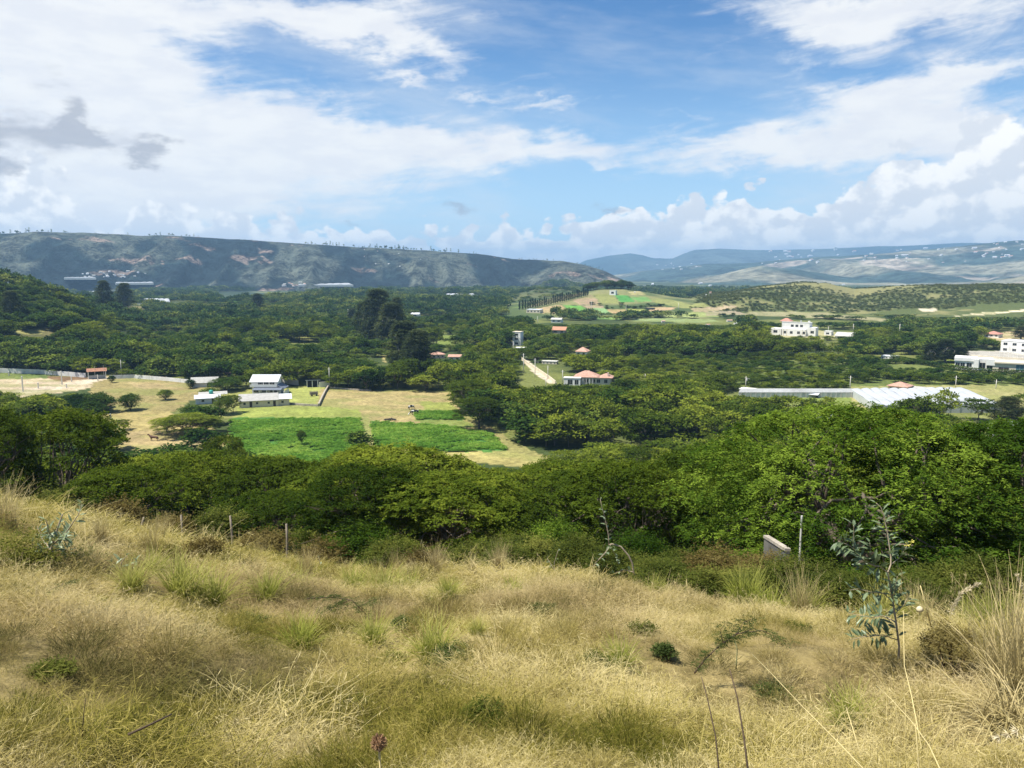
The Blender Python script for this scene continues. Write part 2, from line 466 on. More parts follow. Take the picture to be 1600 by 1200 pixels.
# ================================================================ materials
def new_mat(name):
    m = bpy.data.materials.new(name); m.use_nodes = True
    nt = m.node_tree
    for n in list(nt.nodes): nt.nodes.remove(n)
    out = nt.nodes.new("ShaderNodeOutputMaterial"); S.nt = nt
    return m, nt, out
def pos_vec(nt, kind='Object'):
    if kind == 'World':
        return nt.nodes.new("ShaderNodeNewGeometry").outputs['Position']
    return nt.nodes.new("ShaderNodeTexCoord").outputs[kind]
def noise3(nt, vec, scale, detail=4, rough=.55):
    n = nt.nodes.new("ShaderNodeTexNoise"); nt.links.new(vec, n.inputs['Vector'])
    n.inputs['Scale'].default_value = scale; n.inputs['Detail'].default_value = detail; n.inputs['Roughness'].default_value = rough
    return S(n.outputs['Fac'])
def plain(name, colr, rough=.8, var=.18, scale=1.2, bump=.0, dirt=None, metal=0., spec=.3, ribs=None):
    """a surface with soft blotches, finer grain and optional ribs or stains"""
    m, nt, out = new_mat(name)
    p = nt.nodes.new("ShaderNodeBsdfPrincipled")
    v = pos_vec(nt)
    a = noise3(nt, v, scale, 5); b = noise3(nt, v, scale * 9, 3)
    f = s_smooth(a * .6 + b * .4, .32, .68)
    lo = tuple(c * (1 - var) for c in colr); hi = tuple(min(1, c * (1 + var)) for c in colr)
    c = s_mix(f, lo, hi)
    if dirt:
        c = s_mix(s_smooth(noise3(nt, v, scale * .6, 6), .52, .72, 0, .7), c, dirt)
    if ribs:
        w = nt.nodes.new("ShaderNodeTexWave"); w.wave_type = 'BANDS'; w.bands_direction = 'X'; nt.links.new(v, w.inputs['Vector']); w.inputs['Scale'].default_value = ribs
        bp = nt.nodes.new("ShaderNodeBump"); bp.inputs['Distance'].default_value = .04; nt.links.new(w.outputs['Fac'], bp.inputs['Height']); nt.links.new(bp.outputs[0], p.inputs['Normal'])
    elif bump:
        bp = nt.nodes.new("ShaderNodeBump"); bp.inputs['Distance'].default_value = bump; nt.links.new(b.s, bp.inputs['Height']); nt.links.new(bp.outputs[0], p.inputs['Normal'])
    nt.links.new(c, p.inputs['Base Color'])
    p.inputs['Roughness'].default_value = rough; p.inputs['Metallic'].default_value = metal; p.inputs['Specular IOR Level'].default_value = spec
    nt.links.new(p.outputs[0], out.inputs['Surface'])
    return m
def leaf_mat(name, dark, mid, light, trans=.3, wscale=.06, gloss=.0, objvar=.5):
    """foliage: hue drifts from tree to tree, from clump to clump and from leaf to leaf"""
    m, nt, out = new_mat(name)
    at = nt.nodes.new("ShaderNodeAttribute"); at.attribute_name = 'tint'
    tint = S(at.outputs['Fac'])
    oi = nt.nodes.new("ShaderNodeObjectInfo"); rnd = S(oi.outputs['Random'])
    g = pos_vec(nt, 'World')
    n = noise3(nt, g, wscale, 3)
    t = tint * .5 + rnd * objvar * .45 + (n - .5) * 1.1 + (.25 - objvar * .22)
    cr = nt.nodes.new("ShaderNodeValToRGB"); nt.links.new(t.s, cr.inputs[0])
    cr.color_ramp.elements[0].position = .12; cr.color_ramp.elements[0].color = dark + (1,)
    cr.color_ramp.elements[1].position = .85; cr.color_ramp.elements[1].color = light + (1,)
    e = cr.color_ramp.elements.new(.5); e.color = mid + (1,)
    df = nt.nodes.new("ShaderNodeBsdfDiffuse"); tr = nt.nodes.new("ShaderNodeBsdfTranslucent")
    nt.links.new(cr.outputs[0], df.inputs[0]); 
    hs = nt.nodes.new("ShaderNodeHueSaturation"); nt.links.new(cr.outputs[0], hs.inputs['Color']); hs.inputs['Value'].default_value = 1.3; hs.inputs['Hue'].default_value = .49
    nt.links.new(hs.outputs[0], tr.inputs[0])
    mx = nt.nodes.new("ShaderNodeMixShader"); mx.inputs[0].default_value = trans
    nt.links.new(df.outputs[0], mx.inputs[1]); nt.links.new(tr.outputs[0], mx.inputs[2])
    last = mx
    if gloss:
        gl = nt.nodes.new("ShaderNodeBsdfGlossy"); gl.inputs['Roughness'].default_value = .45; gl.inputs[0].default_value = (.8, .85, .8, 1)
        m2 = nt.nodes.new("ShaderNodeMixShader"); m2.inputs[0].default_value = gloss
        nt.links.new(mx.outputs[0], m2.inputs[1]); nt.links.new(gl.outputs[0], m2.inputs[2]); last = m2
    nt.links.new(last.outputs[0], out.inputs['Surface'])
    return m
# ================================================================ land: one sheet round the camera, cut into ground, hills and mountains
def Q(*p): return poly_world(p)
def z4(x0, y0, pts): return [(x0 + a / 4, y0 + b / 4) for a, b in pts]
OPEN = []          # (polygon, colour or None, tree-free)
def zone(pts, colr, free=True, soft=0):
    P = poly_world(pts); OPEN.append((P, colr, free)); return P
TAN = (.30, .235, .115); GOLD = (.34, .27, .12); OLIVE = (.17, .17, .055); LAWN = (.20, .24, .055); CROP = (.06, .155, .03); DUST = (.42, .34, .23)
BROWN = (.16, .10, .055)
zone([(0, 590), (90, 586), (140, 590), (150, 604), (110, 612), (60, 618), (0, 628), (-80, 630), (-80, 590)], DUST)
zone([(-80, 583), (0, 582), (60, 583), (130, 586), (132, 592), (60, 591), (0, 592), (-80, 596)], (.10, .14, .04))
zone([(72, 588), (132, 586), (140, 592), (95, 597)], BROWN)
zone([(150, 586), (340, 598), (345, 612), (300, 626), (260, 650), (215, 655), (165, 640), (140, 612)], (.23, .19, .08))
zone([(200, 597), (290, 600), (280, 609), (215, 607)], TAN)
zone([(80, 640), (200, 640), (262, 642), (330, 668), (372, 690), (330, 705), (270, 716), (170, 700), (110, 680)], (.27, .22, .09))
zone([(170, 676), (240, 672), (325, 680), (318, 698), (270, 712), (190, 694)], TAN)
zone([(340, 612), (455, 603), (509, 603), (499, 634), (455, 634), (380, 650), (340, 655)], (.24, .24, .075))
zone([(448, 604), (509, 604), (499, 632), (449, 632)], (.25, .27, .075))
zone([(500, 608), (600, 611), (700, 611), (716, 626), (720, 645), (770, 668), (800, 690), (860, 716), (846, 735), (700, 716), (650, 702), (590, 704), (560, 656), (495, 636)], (.29, .235, .105))
zone([(655, 628), (702, 628), (720, 642), (665, 641)], (.22, .24, .06))
PZ_BAND = zone([(372, 636), (500, 634), (560, 640), (568, 656), (370, 652)], (.22, .25, .06))
PZ_L = zone([(362, 652), (462, 653), (562, 655), (571, 700), (530, 730), (400, 715), (360, 700)], CROP)
PZ_R = zone([(579, 658), (640, 663), (700, 668), (766, 676), (790, 704), (700, 706), (589, 698)], CROP)
zone([(645, 656), (716, 655), (752, 668), (700, 669), (660, 663)], (.16, .20, .05))
PZ_S = zone([(646, 642), (716, 643), (726, 656), (652, 656)], (.04, .12, .03))
zone([(562, 650), (574, 650), (585, 698), (590, 712), (570, 712), (574, 698)], (.26, .25, .09))
zone([(590, 697), (700, 706), (790, 704), (852, 716), (846, 735), (700, 718), (640, 712)], (.31, .27, .10))
zone([(1180, 617), (1330, 618), (1352, 632), (1340, 645), (1280, 650), (1200, 640), (1160, 625)], (.16, .20, .05))
zone([(1330, 600), (1600, 602), (1640, 640), (1560, 642), (1330, 645)], (.28, .26, .11))
zone([(1530, 650), (1660, 650), (1680, 700), (1560, 690)], (.26, .26, .10))
zone([(1450, 565), (1500, 560), (1500, 570), (1460, 573)], (.22, .26, .05))
zone([(1540, 524), (1600, 514), (1660, 520), (1660, 545), (1540, 540)], (.42, .33, .20))
zone([(1495, 548), (1660, 548), (1660, 585), (1490, 575)], (.36, .34, .30))
zone([(1196, 516), (1280, 516), (1335, 524), (1330, 530), (1270, 530), (1200, 526)], (.33, .30, .16))
zone([(1180, 486), (1290, 488), (1384, 498), (1380, 502), (1260, 496), (1150, 492)], (.26, .24, .13))
zone([(320, 462), (350, 455), (480, 457), (492, 462), (430, 468), (345, 474)], (.10, .22, .04))
zone([(395, 452), (480, 455), (485, 461), (390, 460)], (.20, .28, .06))
zone([(266, 439), (290, 438), (298, 445), (272, 446)], (.45, .38, .24))
zone([(22, 517), (60, 514), (80, 518), (45, 523)], (.30, .28, .10))
zone([(452, 516), (478, 524), (495, 534), (470, 532)], (.24, .22, .07))
zone([(592, 534), (600, 534), (606, 566), (600, 566)], (.30, .25, .11))
zone([(670, 525), (710, 523), (745, 535), (690, 540)], (.14, .18, .04))
zone([(960, 545), (1060, 545), (1300, 560), (1500, 575), (1640, 590), (1640, 600), (1330, 604), (1160, 606), (1060, 580)], (.10, .13, .035), free=False)
TERR = [([(892, 469), (925, 461), (938, 475), (907, 477)], (.30, .22, .14)), ([(926, 460), (956, 460), (968, 473), (940, 475)], (.20, .21, .07)),
        ([(959, 461), (982, 462), (993, 472), (970, 473)], (.07, .22, .05)), ([(985, 463), (1012, 464), (1019, 471), (996, 472)], (.12, .26, .07)),
        ([(836, 482), (878, 476), (890, 490), (848, 490)], (.34, .26, .14)), ([(880, 477), (907, 477), (923, 489), (893, 490)], (.11, .26, .05)),
        ([(908, 477), (940, 476), (944, 480), (922, 484)], (.28, .22, .14)), ([(924, 482), (947, 482), (955, 489), (928, 490)], (.20, .32, .13)),
        ([(948, 483), (976, 483), (986, 490), (957, 491)], (.36, .25, .13)), ([(980, 483), (1008, 483), (1010, 490), (990, 490)], (.30, .32, .08)),
        ([(1010, 480), (1057, 480), (1050, 485), (1015, 486)], (.36, .26, .15)), ([(800, 481), (840, 474), (893, 458), (903, 458), (868, 470), (815, 480)], (.14, .25, .05)),
        ([(838, 474), (893, 458), (914, 459), (866, 472), (818, 482)], (.22, .20, .10)),
        ([(1015, 466), (1050, 468), (1112, 480), (1070, 482), (1025, 473)], (.22, .23, .08)), ([(1080, 483), (1112, 480), (1150, 477), (1150, 483), (1084, 488)], (.33, .26, .16)),
        ([(1040, 490), (1120, 488), (1123, 495), (1042, 497)], (.26, .30, .11)), ([(930, 494), (972, 495), (970, 500), (935, 499)], (.16, .26, .07)), ([(985, 498), (1045, 497), (1110, 499), (1130, 503), (1080, 504), (990, 502)], (.20, .25, .10)),
        ([(982, 456), (1000, 455), (1010, 461), (985, 461)], (.34, .30, .14)), ([(1100, 487), (1150, 486), (1170, 491), (1105, 494)], (.30, .25, .17))]
for p, c in TERR: zone(p, c)
# dusty ways
ROADS = [([(165, 588), (176, 590), (118, 604), (84, 610), (40, 614), (0, 624), (-60, 634), (-60, 626), (0, 616), (40, 608), (100, 600), (140, 592)], (.50, .42, .31)),
         ([(814, 560), (822, 561), (842, 577), (870, 598), (860, 600), (832, 581)], (.44, .38, .29)),
         ([(1485, 494), (1520, 490), (1600, 484), (1680, 480), (1680, 483), (1600, 487), (1520, 493)], (.55, .48, .33)),
         ([(1432, 483), (1462, 480), (1466, 486), (1440, 487)], (.50, .44, .32))]
ROADP = []
for p, c in ROADS: ROADP.append((zone(p, c), c))

def ring_distances():
    r = [0.25]
    while r[-1] < 12500:
        d = r[-1]
        k = 0.020 if d < 3 else 0.011 if d < 60 else 0.0095 if d < 400 else .0085 if d < 1500 else 0.006 if d < 3100 else .011
        if 1880 < d < 2750: step = 10
        else: step = max(d * k, .03)
        r.append(d + step)
    return np.array(r)
RD = ring_distances()
angs = np.concatenate([np.linspace(-PI, math.radians(-46), 90)[:-1], np.radians(np.linspace(-46, 46, 640))[:-1], np.linspace(math.radians(46), PI, 91)])
NA, NR = len(angs), len(RD)
AA, DD = np.meshgrid(angs, RD, indexing='ij')
GX = DD * np.sin(AA); GY = DD * np.cos(AA)
GZ, GC = height(GX, GY, cls=True)
def ground_colour(x, y, z, cl):
    d = np.hypot(x, y)
    n1 = fbm(x / 9, y / 9, 4, 71); n2 = fbm(x / 40, y / 40, 4, 72); n3 = fbm(x / 2.2, y / 2.2, 3, 73)
    col = np.zeros(x.shape + (3,))
    def mixc(a, b, t): return np.asarray(a) * (1 - t[..., None]) + np.asarray(b) * t[..., None]
    forest = mixc((.045, .065, .02), (.14, .155, .045), sstep((n2 - .3) * 3))
    near = mixc((.14, .11, .045), (.27, .215, .095), sstep((n3 - .3) * 2.5))
    col[:] = forest
    bear = np.arctan2(x, y); de = np.interp(bear, _eb, _ed)
    t = 1 - sstep((d - de - 4) / 12)
    col = col * (1 - t[..., None]) + near * t[..., None]
    for P, c, fr in OPEN:
        m = inpoly(x + (n3 - .5) * 1.6 * (d > 100), y + (n1 - .5) * 3, P)
        if m.any():
            v = (1 + (n3[m] - .5) * .5 + (n1[m] - .5) * .5)[:, None]
            base = np.asarray(c) * v
            if c not in (CROP,) and c[0] > c[2] * 1.6:   # pasture: mixes dry straw and green
                g = sstep((fbm(x[m] / 16, y[m] / 7, 3, 77) - .47) * 5)[:, None]
                base = base * (1 - .55 * g) + np.array([.17, .19, .055]) * .55 * g
            col[m] = base
    # hill covers
    hn = fbm(x / 70, y / 70, 5, 81); hf = fbm(x / 14, y / 14, 4, 82)
    free = np.zeros(x.shape, bool)
    for P, c, fr in OPEN: free |= inpoly(x, y, P)
    k = (cl == 1) & ~free
    col[k] = mixc((.035, .05, .022), (.16, .14, .06), sstep((hn - .52) * 6))[k]
    k = (cl == 2) & ~free
    col[k] = mixc((.07, .10, .035), (.20, .20, .085), sstep((hn - .4) * 4))[k]
    k = (cl == 3) & ~free
    col[k] = mixc((.05, .075, .028), (.10, .11, .045), sstep((hn - .4) * 4))[k]
    px, py = project(x, y, z)
    k = (cl == 4) & ~free
    bare = sstep((hn * .5 + hf * .5 - .53) * 7)
    bare = np.clip(bare + 1.3 * np.exp(-(((x - 445) / 70) ** 2 + ((y - 1090) / 120) ** 2)), 0, 1)
    col[k] = mixc((.082, .102, .034), (.20, .19, .08), bare)[k]
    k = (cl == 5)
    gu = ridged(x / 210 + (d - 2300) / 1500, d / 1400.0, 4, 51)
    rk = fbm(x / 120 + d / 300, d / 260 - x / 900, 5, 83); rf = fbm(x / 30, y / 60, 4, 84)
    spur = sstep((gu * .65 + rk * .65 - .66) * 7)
    c5 = mixc((.006, .018, .020), (.088, .098, .074), np.clip(spur * (.3 + .9 * rf), 0, 1))  # scrub and bare spurs, darkened and blued in place of cloud shadow and haze
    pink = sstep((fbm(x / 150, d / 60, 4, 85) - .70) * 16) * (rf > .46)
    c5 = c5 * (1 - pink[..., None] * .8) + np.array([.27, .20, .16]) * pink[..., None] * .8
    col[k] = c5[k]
    k = cl >= 6
    m1 = fbm(x / 500, y / 700, 5, 86); m2 = fbm(x / 180, y / 260, 5, 87)
    c6 = mixc((.04, .065, .055), (.21, .205, .15), sstep((m1 * .6 + m2 * .4 - .44) * 6))
    sc = sstep((fbm(x / 420, y / 300, 5, 88) - .63) * 18)
    c6 = c6 * (1 - sc[..., None] * .8) + np.array([.42, .36, .29]) * sc[..., None] * .8
    c8 = mixc((.022, .045, .045), (.06, .08, .07), sstep((m1 - .4) * 5))
    c6 = np.where((cl == 8)[..., None], c8, c6)
    col[k] = c6[k]
    k = (cl == 0) & (d > 1700)
    col[k] = mixc((.035, .055, .03), (.13, .15, .07), sstep((fbm(x / 160, y / 90, 4, 89) - .5) * 6))[k]
    return np.clip(col, 0.01, .8)
GCOL = ground_colour(GX, GY, GZ, GC)
def land_material(name, s1, s2, bump, dist, spread=.2, amt=.55):
    m, nt, out = new_mat(name)
    p = nt.nodes.new("ShaderNodeBsdfPrincipled"); p.inputs['Roughness'].default_value = .95; p.inputs['Specular IOR Level'].default_value = .1
    at = nt.nodes.new("ShaderNodeAttribute"); at.attribute_name = 'albedo'
    g = pos_vec(nt, 'World')
    a = noise3(nt, g, s1, 6, .65); b = noise3(nt, g, s2, 5, .65)
    f = a * .5 + b * .5
    hs = nt.nodes.new("ShaderNodeHueSaturation"); nt.links.new(at.outputs['Color'], hs.inputs['Color'])
    nt.links.new(s_smooth(f, .5 - spread, .5 + spread, 1 - amt, 1 + amt).s, hs.inputs['Value'])
    nt.links.new(hs.outputs[0], p.inputs['Base Color'])
    bp = nt.nodes.new("ShaderNodeBump"); bp.inputs['Distance'].default_value = dist; bp.inputs['Strength'].default_value = bump
    nt.links.new(f.s, bp.inputs['Height']); nt.links.new(bp.outputs[0], p.inputs['Normal'])
    nt.links.new(p.outputs[0], out.inputs['Surface'])
    return m
M_GROUND = land_material("soil_and_grass", .9, 7.0, .6, .15)
M_HILL = land_material("hill_scrub", .022, .11, 1.0, 22, .11, .85)
M_MTN = land_material("mountain_scrub", .004, .02, 1.0, 60, .13, .6)
def land():
    idx = np.arange(NA * NR).reshape(NA, NR)
    q = np.stack([idx[:-1, :-1], idx[1:, :-1], idx[1:, 1:], idx[:-1, 1:]], -1).reshape(-1, 4)[:, ::-1]
    fc = np.maximum.reduce([GC[:-1, :-1], GC[1:, :-1], GC[1:, 1:], GC[:-1, 1:]]).reshape(-1)
    V = np.stack([GX, GY, GZ], -1).reshape(-1, 3); CV = GCOL.reshape(-1, 3)
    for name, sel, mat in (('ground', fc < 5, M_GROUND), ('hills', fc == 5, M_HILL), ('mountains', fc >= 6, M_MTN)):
        F = q[sel]; used, inv = np.unique(F, return_inverse=True)
        Fn = inv.reshape(F.shape)
        # winding up
        me = np_mesh(name, V[used], Fn, [mat], vcol=CV[used], smooth=True)
        o = link(name, me); tag(o, {'ground': 'valley floor and dry grassy slope under the whole view', 'hills': 'long dark ridge with gullies and spurs beyond the valley',
                                    'mountains': 'hazy blue mountains along the far horizon'}[name], {'ground': 'ground', 'hills': 'hills', 'mountains': 'mountains'}[name], kind='structure')
land()
# ================================================================ trees: templates
M_BARK = plain("bark_grey_brown", (.13, .105, .08), .95, .3, 3, bump=.02)
M_BARK_PALE = plain("bark_pale", (.30, .27, .22), .9, .25, 3, bump=.02)
M_ACACIA = leaf_mat("acacia_leaf", (.020, .040, .006), (.076, .112, .012), (.245, .285, .034), .27, .035, objvar=.85)
M_BIG = leaf_mat("broad_acacia_leaf", (.012, .030, .005), (.046, .090, .010), (.21, .295, .036), .27, .32)
M_ROUND = leaf_mat("round_tree_leaf", (.013, .034, .008), (.046, .086, .014), (.165, .21, .034), .24, .03, objvar=.85)
M_FAR = leaf_mat("far_wood_leaf", (.013, .036, .012), (.046, .086, .020), (.19, .22, .042), .2, .012, objvar=.85)
M_EUCA = leaf_mat("gum_tree_leaf", (.022, .036, .016), (.050, .070, .026), (.12, .14, .05), .22, .05)
M_SCRUB = leaf_mat("scrub_leaf", (.052, .074, .022), (.095, .115, .036), (.16, .165, .055), .2, .02)
M_BUSH = leaf_mat("bush_leaf", (.026, .042, .010), (.085, .105, .020), (.23, .23, .052), .3, .5)
M_YBUSH = leaf_mat("yellow_bush_leaf", (0.059, 0.071, 0.015), (0.126, 0.139, 0.027), (0.235, 0.227, 0.055), .35, 1.0)
M_BUSH_DRY = leaf_mat("dry_weed_leaf", (0.059, 0.046, 0.017), (0.134, 0.105, 0.034), (0.218, 0.185, 0.067), .3, .5)
M_CYPR = leaf_mat("cypress_leaf", (0.010, 0.020, 0.008), (0.018, 0.034, 0.012), (0.038, 0.055, 0.018), .1, .05)
M_CROP = leaf_mat("crop_leaf", (.065, .16, .020), (.13, .27, .035), (.30, .43, .08), .35, .08)

def leaf_quads(base, d, side, L, W):
    """rhombic leaflets; all arguments are arrays of n rows"""
    tip = base + d * L[:, None]; mid = base + d * (L * .45)[:, None]
    a = mid + side * (W * .5)[:, None]; b = mid - side * (W * .5)[:, None]
    V = np.stack([base, a, tip, b], 1).reshape(-1, 3)
    F = np.arange(len(V)).reshape(-1, 4)
    return V, F
def unit(v): return v / (np.linalg.norm(v, axis=-1, keepdims=True) + 1e-9)
def foliage(pads, twigs, leaflets, twig_len, leaf_len, leaf_w, rng, droop=.35, up=.1, dome=1.0, spread=1.0):
    """pads: list of (x,y,z,rx,rz). feathery twigs of leaflets over each pad"""
    P = np.array(pads); n = len(P) * twigs
    pi = np.repeat(np.arange(len(P)), twigs)
    ang = rng.uniform(0, 2 * PI, n); rad = np.sqrt(rng.uniform(0, 1, n))
    ox = np.cos(ang) * rad; oy = np.sin(ang) * rad
    oz = dome * (np.sqrt(np.clip(1 - rad ** 2 * .95, 0, 1))) - .35 - rng.uniform(0, .8, n) ** 2
    base = P[pi, :3] + np.stack([ox * P[pi, 3], oy * P[pi, 3], oz * P[pi, 4]], 1)
    out = np.stack([np.cos(ang), np.sin(ang), np.zeros(n)], 1)
    rd = rng.normal(0, 1, (n, 3)); rd[:, 2] *= .5
    dr = out * (rad[:, None] + .15) * spread + rd * .55; dr[:, 2] += up
    dr = unit(dr)
    t = np.tile(np.linspace(.15, 1, leaflets), n); k = np.repeat(np.arange(n), leaflets)
    m = n * leaflets
    tl = twig_len * rng.uniform(.6, 1.3, n)[k]
    b = base[k] + dr[k] * (t * tl)[:, None]; b[:, 2] -= droop * tl * t ** 2
    sd = unit(np.cross(dr[k], np.array([0, 0, 1.])) + 1e-6)
    sg = np.where((np.arange(m) % 2) == 0, 1, -1)[:, None]
    ld = dr[k] * .55 + sd * sg * .8 + rng.normal(0, .22, (m, 3)); ld[:, 2] += -.12
    ld = unit(ld)
    nrm = unit(np.array([0, 0, 1.]) + rng.normal(0, .45, (m, 3)) + out[k] * .25)
    ls = unit(np.cross(ld, nrm))
    L = leaf_len * rng.uniform(.7, 1.3, m); W = leaf_w * rng.uniform(.7, 1.3, m)
    V, F = leaf_quads(b, ld, ls, L, W)
    padt = rng.uniform(0, 1, len(P)); twt = rng.uniform(0, 1, n)
    tint = np.clip(padt[pi][k] * .45 + twt[k] * .3 + rng.uniform(0, .25, m), 0, 1)
    return V, F, tint
def branch_pts(a, b, rng, n=5, wob=.08, sag=.0):
    a = np.array(a, float); b = np.array(b, float); L = np.linalg.norm(b - a)
    pts = []
    o = np.zeros(3)
    for i in range(n + 1):
        t = i / n
        if 0 < i < n: o = o + rng.normal(0, wob * L / n * 1.6, 3)
        p = a + (b - a) * t + o * (1 - t) * 1.0
        p[2] += sag * L * math.sin(PI * t)
        pts.append(p)
    return pts
def tree_frame(H, R, pads, rng, trunk_h=.3, rt=.22, limbs=5, seg=6, lean=(0, 0)):
    """trunk, limbs and branches reaching towards the pads"""
    mb = MB(); top = np.array([lean[0] * H, lean[1] * H, H * trunk_h])
    mb.tube(branch_pts((0, 0, -1.2), top, rng, 5, .05), [rt * 1.5, rt * 1.25, rt * 1.05, rt * .95, rt * .9, rt * .85], seg)
    P = np.array(pads); a0 = rng.uniform(0, 2 * PI)
    ang = np.arctan2(P[:, 1], P[:, 0])
    for k in range(limbs):
        w = a0 + 2 * PI * k / limbs + rng.normal(0, .15)
        e = np.array([math.cos(w) * R * .48, math.sin(w) * R * .48, H * rng.uniform(.58, .7)])
        pts = branch_pts(top, e, rng, 5, .22, .05)
        mb.tube(pts, list(np.linspace(rt * .62, rt * .3, 6)), seg)
        dlt = np.abs((ang - w + PI) % (2 * PI) - PI)
        own = np.where(dlt < PI / limbs * 1.15)[0]; rng.shuffle(own)
        for j in own[:9]:
            st = pts[rng.integers(2, 6)]; q = P[j, :3].copy(); q[2] -= P[j, 4] * .3
            mb.tube(branch_pts(st, q, rng, 4, .2, .04), list(np.linspace(rt * .24, rt * .05, 5)), 4, cap=False)
    return mb
def acacia_pads(H, R, n, rng, flat=.32, pr=.2, layers=True):
    pads = []
    for i in range(n):
        w = rng.uniform(0, 2 * PI); r = math.sqrt(rng.uniform(0, 1))
        zz = H * (1 - flat * r ** 2.2) - (rng.uniform(0, 1) ** 2.2) * H * (.36 if layers else .2)
        irr = 1 + .16 * math.sin(3 * w + H) + .1 * math.sin(5 * w)
        s = R * pr * rng.uniform(.65, 1.35)
        pads.append((math.cos(w) * r * R * irr, math.sin(w) * r * R * irr, zz - s * .3, s, s * rng.uniform(.26, .42)))
    return pads
def tier_pads(H, R, n, rng, tiers=5, pr=.27, flat=.2, depth=.5, fz=1.0):
    """flat sprays of foliage in loose storeys, the upper ones over the middle, the lower ones out at the rim"""
    pads = []
    for i in range(n):
        k = rng.integers(0, tiers) if i > n * .35 else 0
        w = rng.uniform(0, 2 * PI)
        r = math.sqrt(rng.uniform(0, 1)) if k == 0 else rng.uniform(min(.9, .3 + .09 * k), 1.0)
        irr = 1 + .15 * math.sin(3 * w + H) + .1 * math.sin(5 * w + R)
        s = R * pr * rng.uniform(.6, 1.3) * (1 - .04 * k)
        z = H * (1 - flat * r ** 2.4) - H * depth * (k / tiers) + rng.normal(0, H * .012)
        pads.append((math.cos(w) * r * R * irr * .88, math.sin(w) * r * R * irr * .88, z - .1, s, s * rng.uniform(.11, .18) * fz))
    return pads
def round_pads(H, R, n, rng, low=.22):
    pads = []
    for i in range(n):
        v = unit(rng.normal(0, 1, 3)); v[2] = abs(v[2]) * 1.0 if rng.uniform() < .72 else v[2]
        r = rng.uniform(.55, 1.0)
        hz = (H * (1 - low)) / 2
        s = R * rng.uniform(.17, .32)
        pads.append((v[0] * R * r * .9, v[1] * R * r * .9, H * low + hz + v[2] * hz * r * .9, s, s * rng.uniform(.6, .8)))
    return pads
def crown_mesh(name, pads, a, mat, rng, **k):
    V, F, t = foliage(pads, *a, rng, **k)
    return np_mesh(name, V, F, [mat], fcol=t)
def joined(name, crown, frame, mats):
    """foliage and wood in one mesh (four corners a face), for trees too far to show parts"""
    V, F, t = crown
    fv = np.array(frame.v); ff = [f for f in frame.f if len(f) == 4]
    F2 = np.array(ff) + len(V)
    return np_mesh(name, np.vstack([V, fv]), np.vstack([F, F2]), mats, fmat=[0] * len(F) + [1] * len(F2), fcol=np.concatenate([t, np.full(len(F2), .4)]))
TPL = {}
def near_template(kind, i, lod):
    rng = np.random.default_rng(100 * i + 7 * lod + {'acacia': 1, 'round': 2, 'gum': 3}[kind])
    if kind == 'acacia':
        H, R = 8.0, 6.0; pads = tier_pads(H, R, (230, 85)[lod], rng, (6, 5)[lod], (.105, .19)[lod], fz=(2.6, 1.7)[lod])
        a = ((24, 6, .34, .23, .095), (19, 4, .42, .42, .21))[lod]; mat = M_ACACIA
        c = crown_mesh("acacia_crown", pads, a, mat, rng)
        f = tree_frame(H, R, pads, rng, .26, .24, 6).mesh("acacia_trunk", M_BARK, True)
    elif kind == 'round':
        H, R = 7.0, 4.0; pads = round_pads(H, R, (120, 80)[lod], rng)
        a = ((28, 5, .4, .25, .13), (13, 4, .45, .40, .24))[lod]; mat = M_ROUND
        c = crown_mesh("round_crown", pads, a, mat, rng, up=.2)
        f = tree_frame(H, R, pads, rng, .25, .2, 5).mesh("round_trunk", M_BARK, True)
    else:
        H, R = 30.0, 6.5; pads = []
        for k in range(150):
            z = rng.uniform(.20, 1); w = rng.uniform(0, 2 * PI)
            rr = R * 1.15 * (1 - z) ** .62 * min(1, .45 + z * 1.1) * math.sqrt(rng.uniform(.05, 1))
            s = R * rng.uniform(.16, .32)
            pads.append((math.cos(w) * rr, math.sin(w) * rr, H * z - s, s, s * .9))
        c = crown_mesh("gum_crown", pads, (26, 4, 1.1, .8, .3), M_EUCA, rng, up=.1, droop=.6)
        f = tree_frame(H, R, pads, rng, .45, .42, 6).mesh("gum_trunk", M_BARK_PALE, True)
    return H, R, c, f
for kd, nn in (('acacia', 4), ('round', 3)):
    for lod in (0, 1):
        for i in range(nn): TPL[kd, lod, i] = near_template(kd, i, lod)
for i in range(3): TPL['gum', 0, i] = near_template('gum', i, 0)

def place_tree(kind, lod, i, name, x, y, H, R, rz, label, cat, group=None, sink=.0, z=None):
    h0, r0, c, f = TPL[kind, lod, i]
    z = float(height(x, y)) if z is None else z
    r = empty(name, (x, y, z - sink), rz, label, cat, group)
    sc = (R / r0, R / r0, H / h0)
    r.scale = sc
    link('crown', c, r); link('trunk', f, r)
    return r

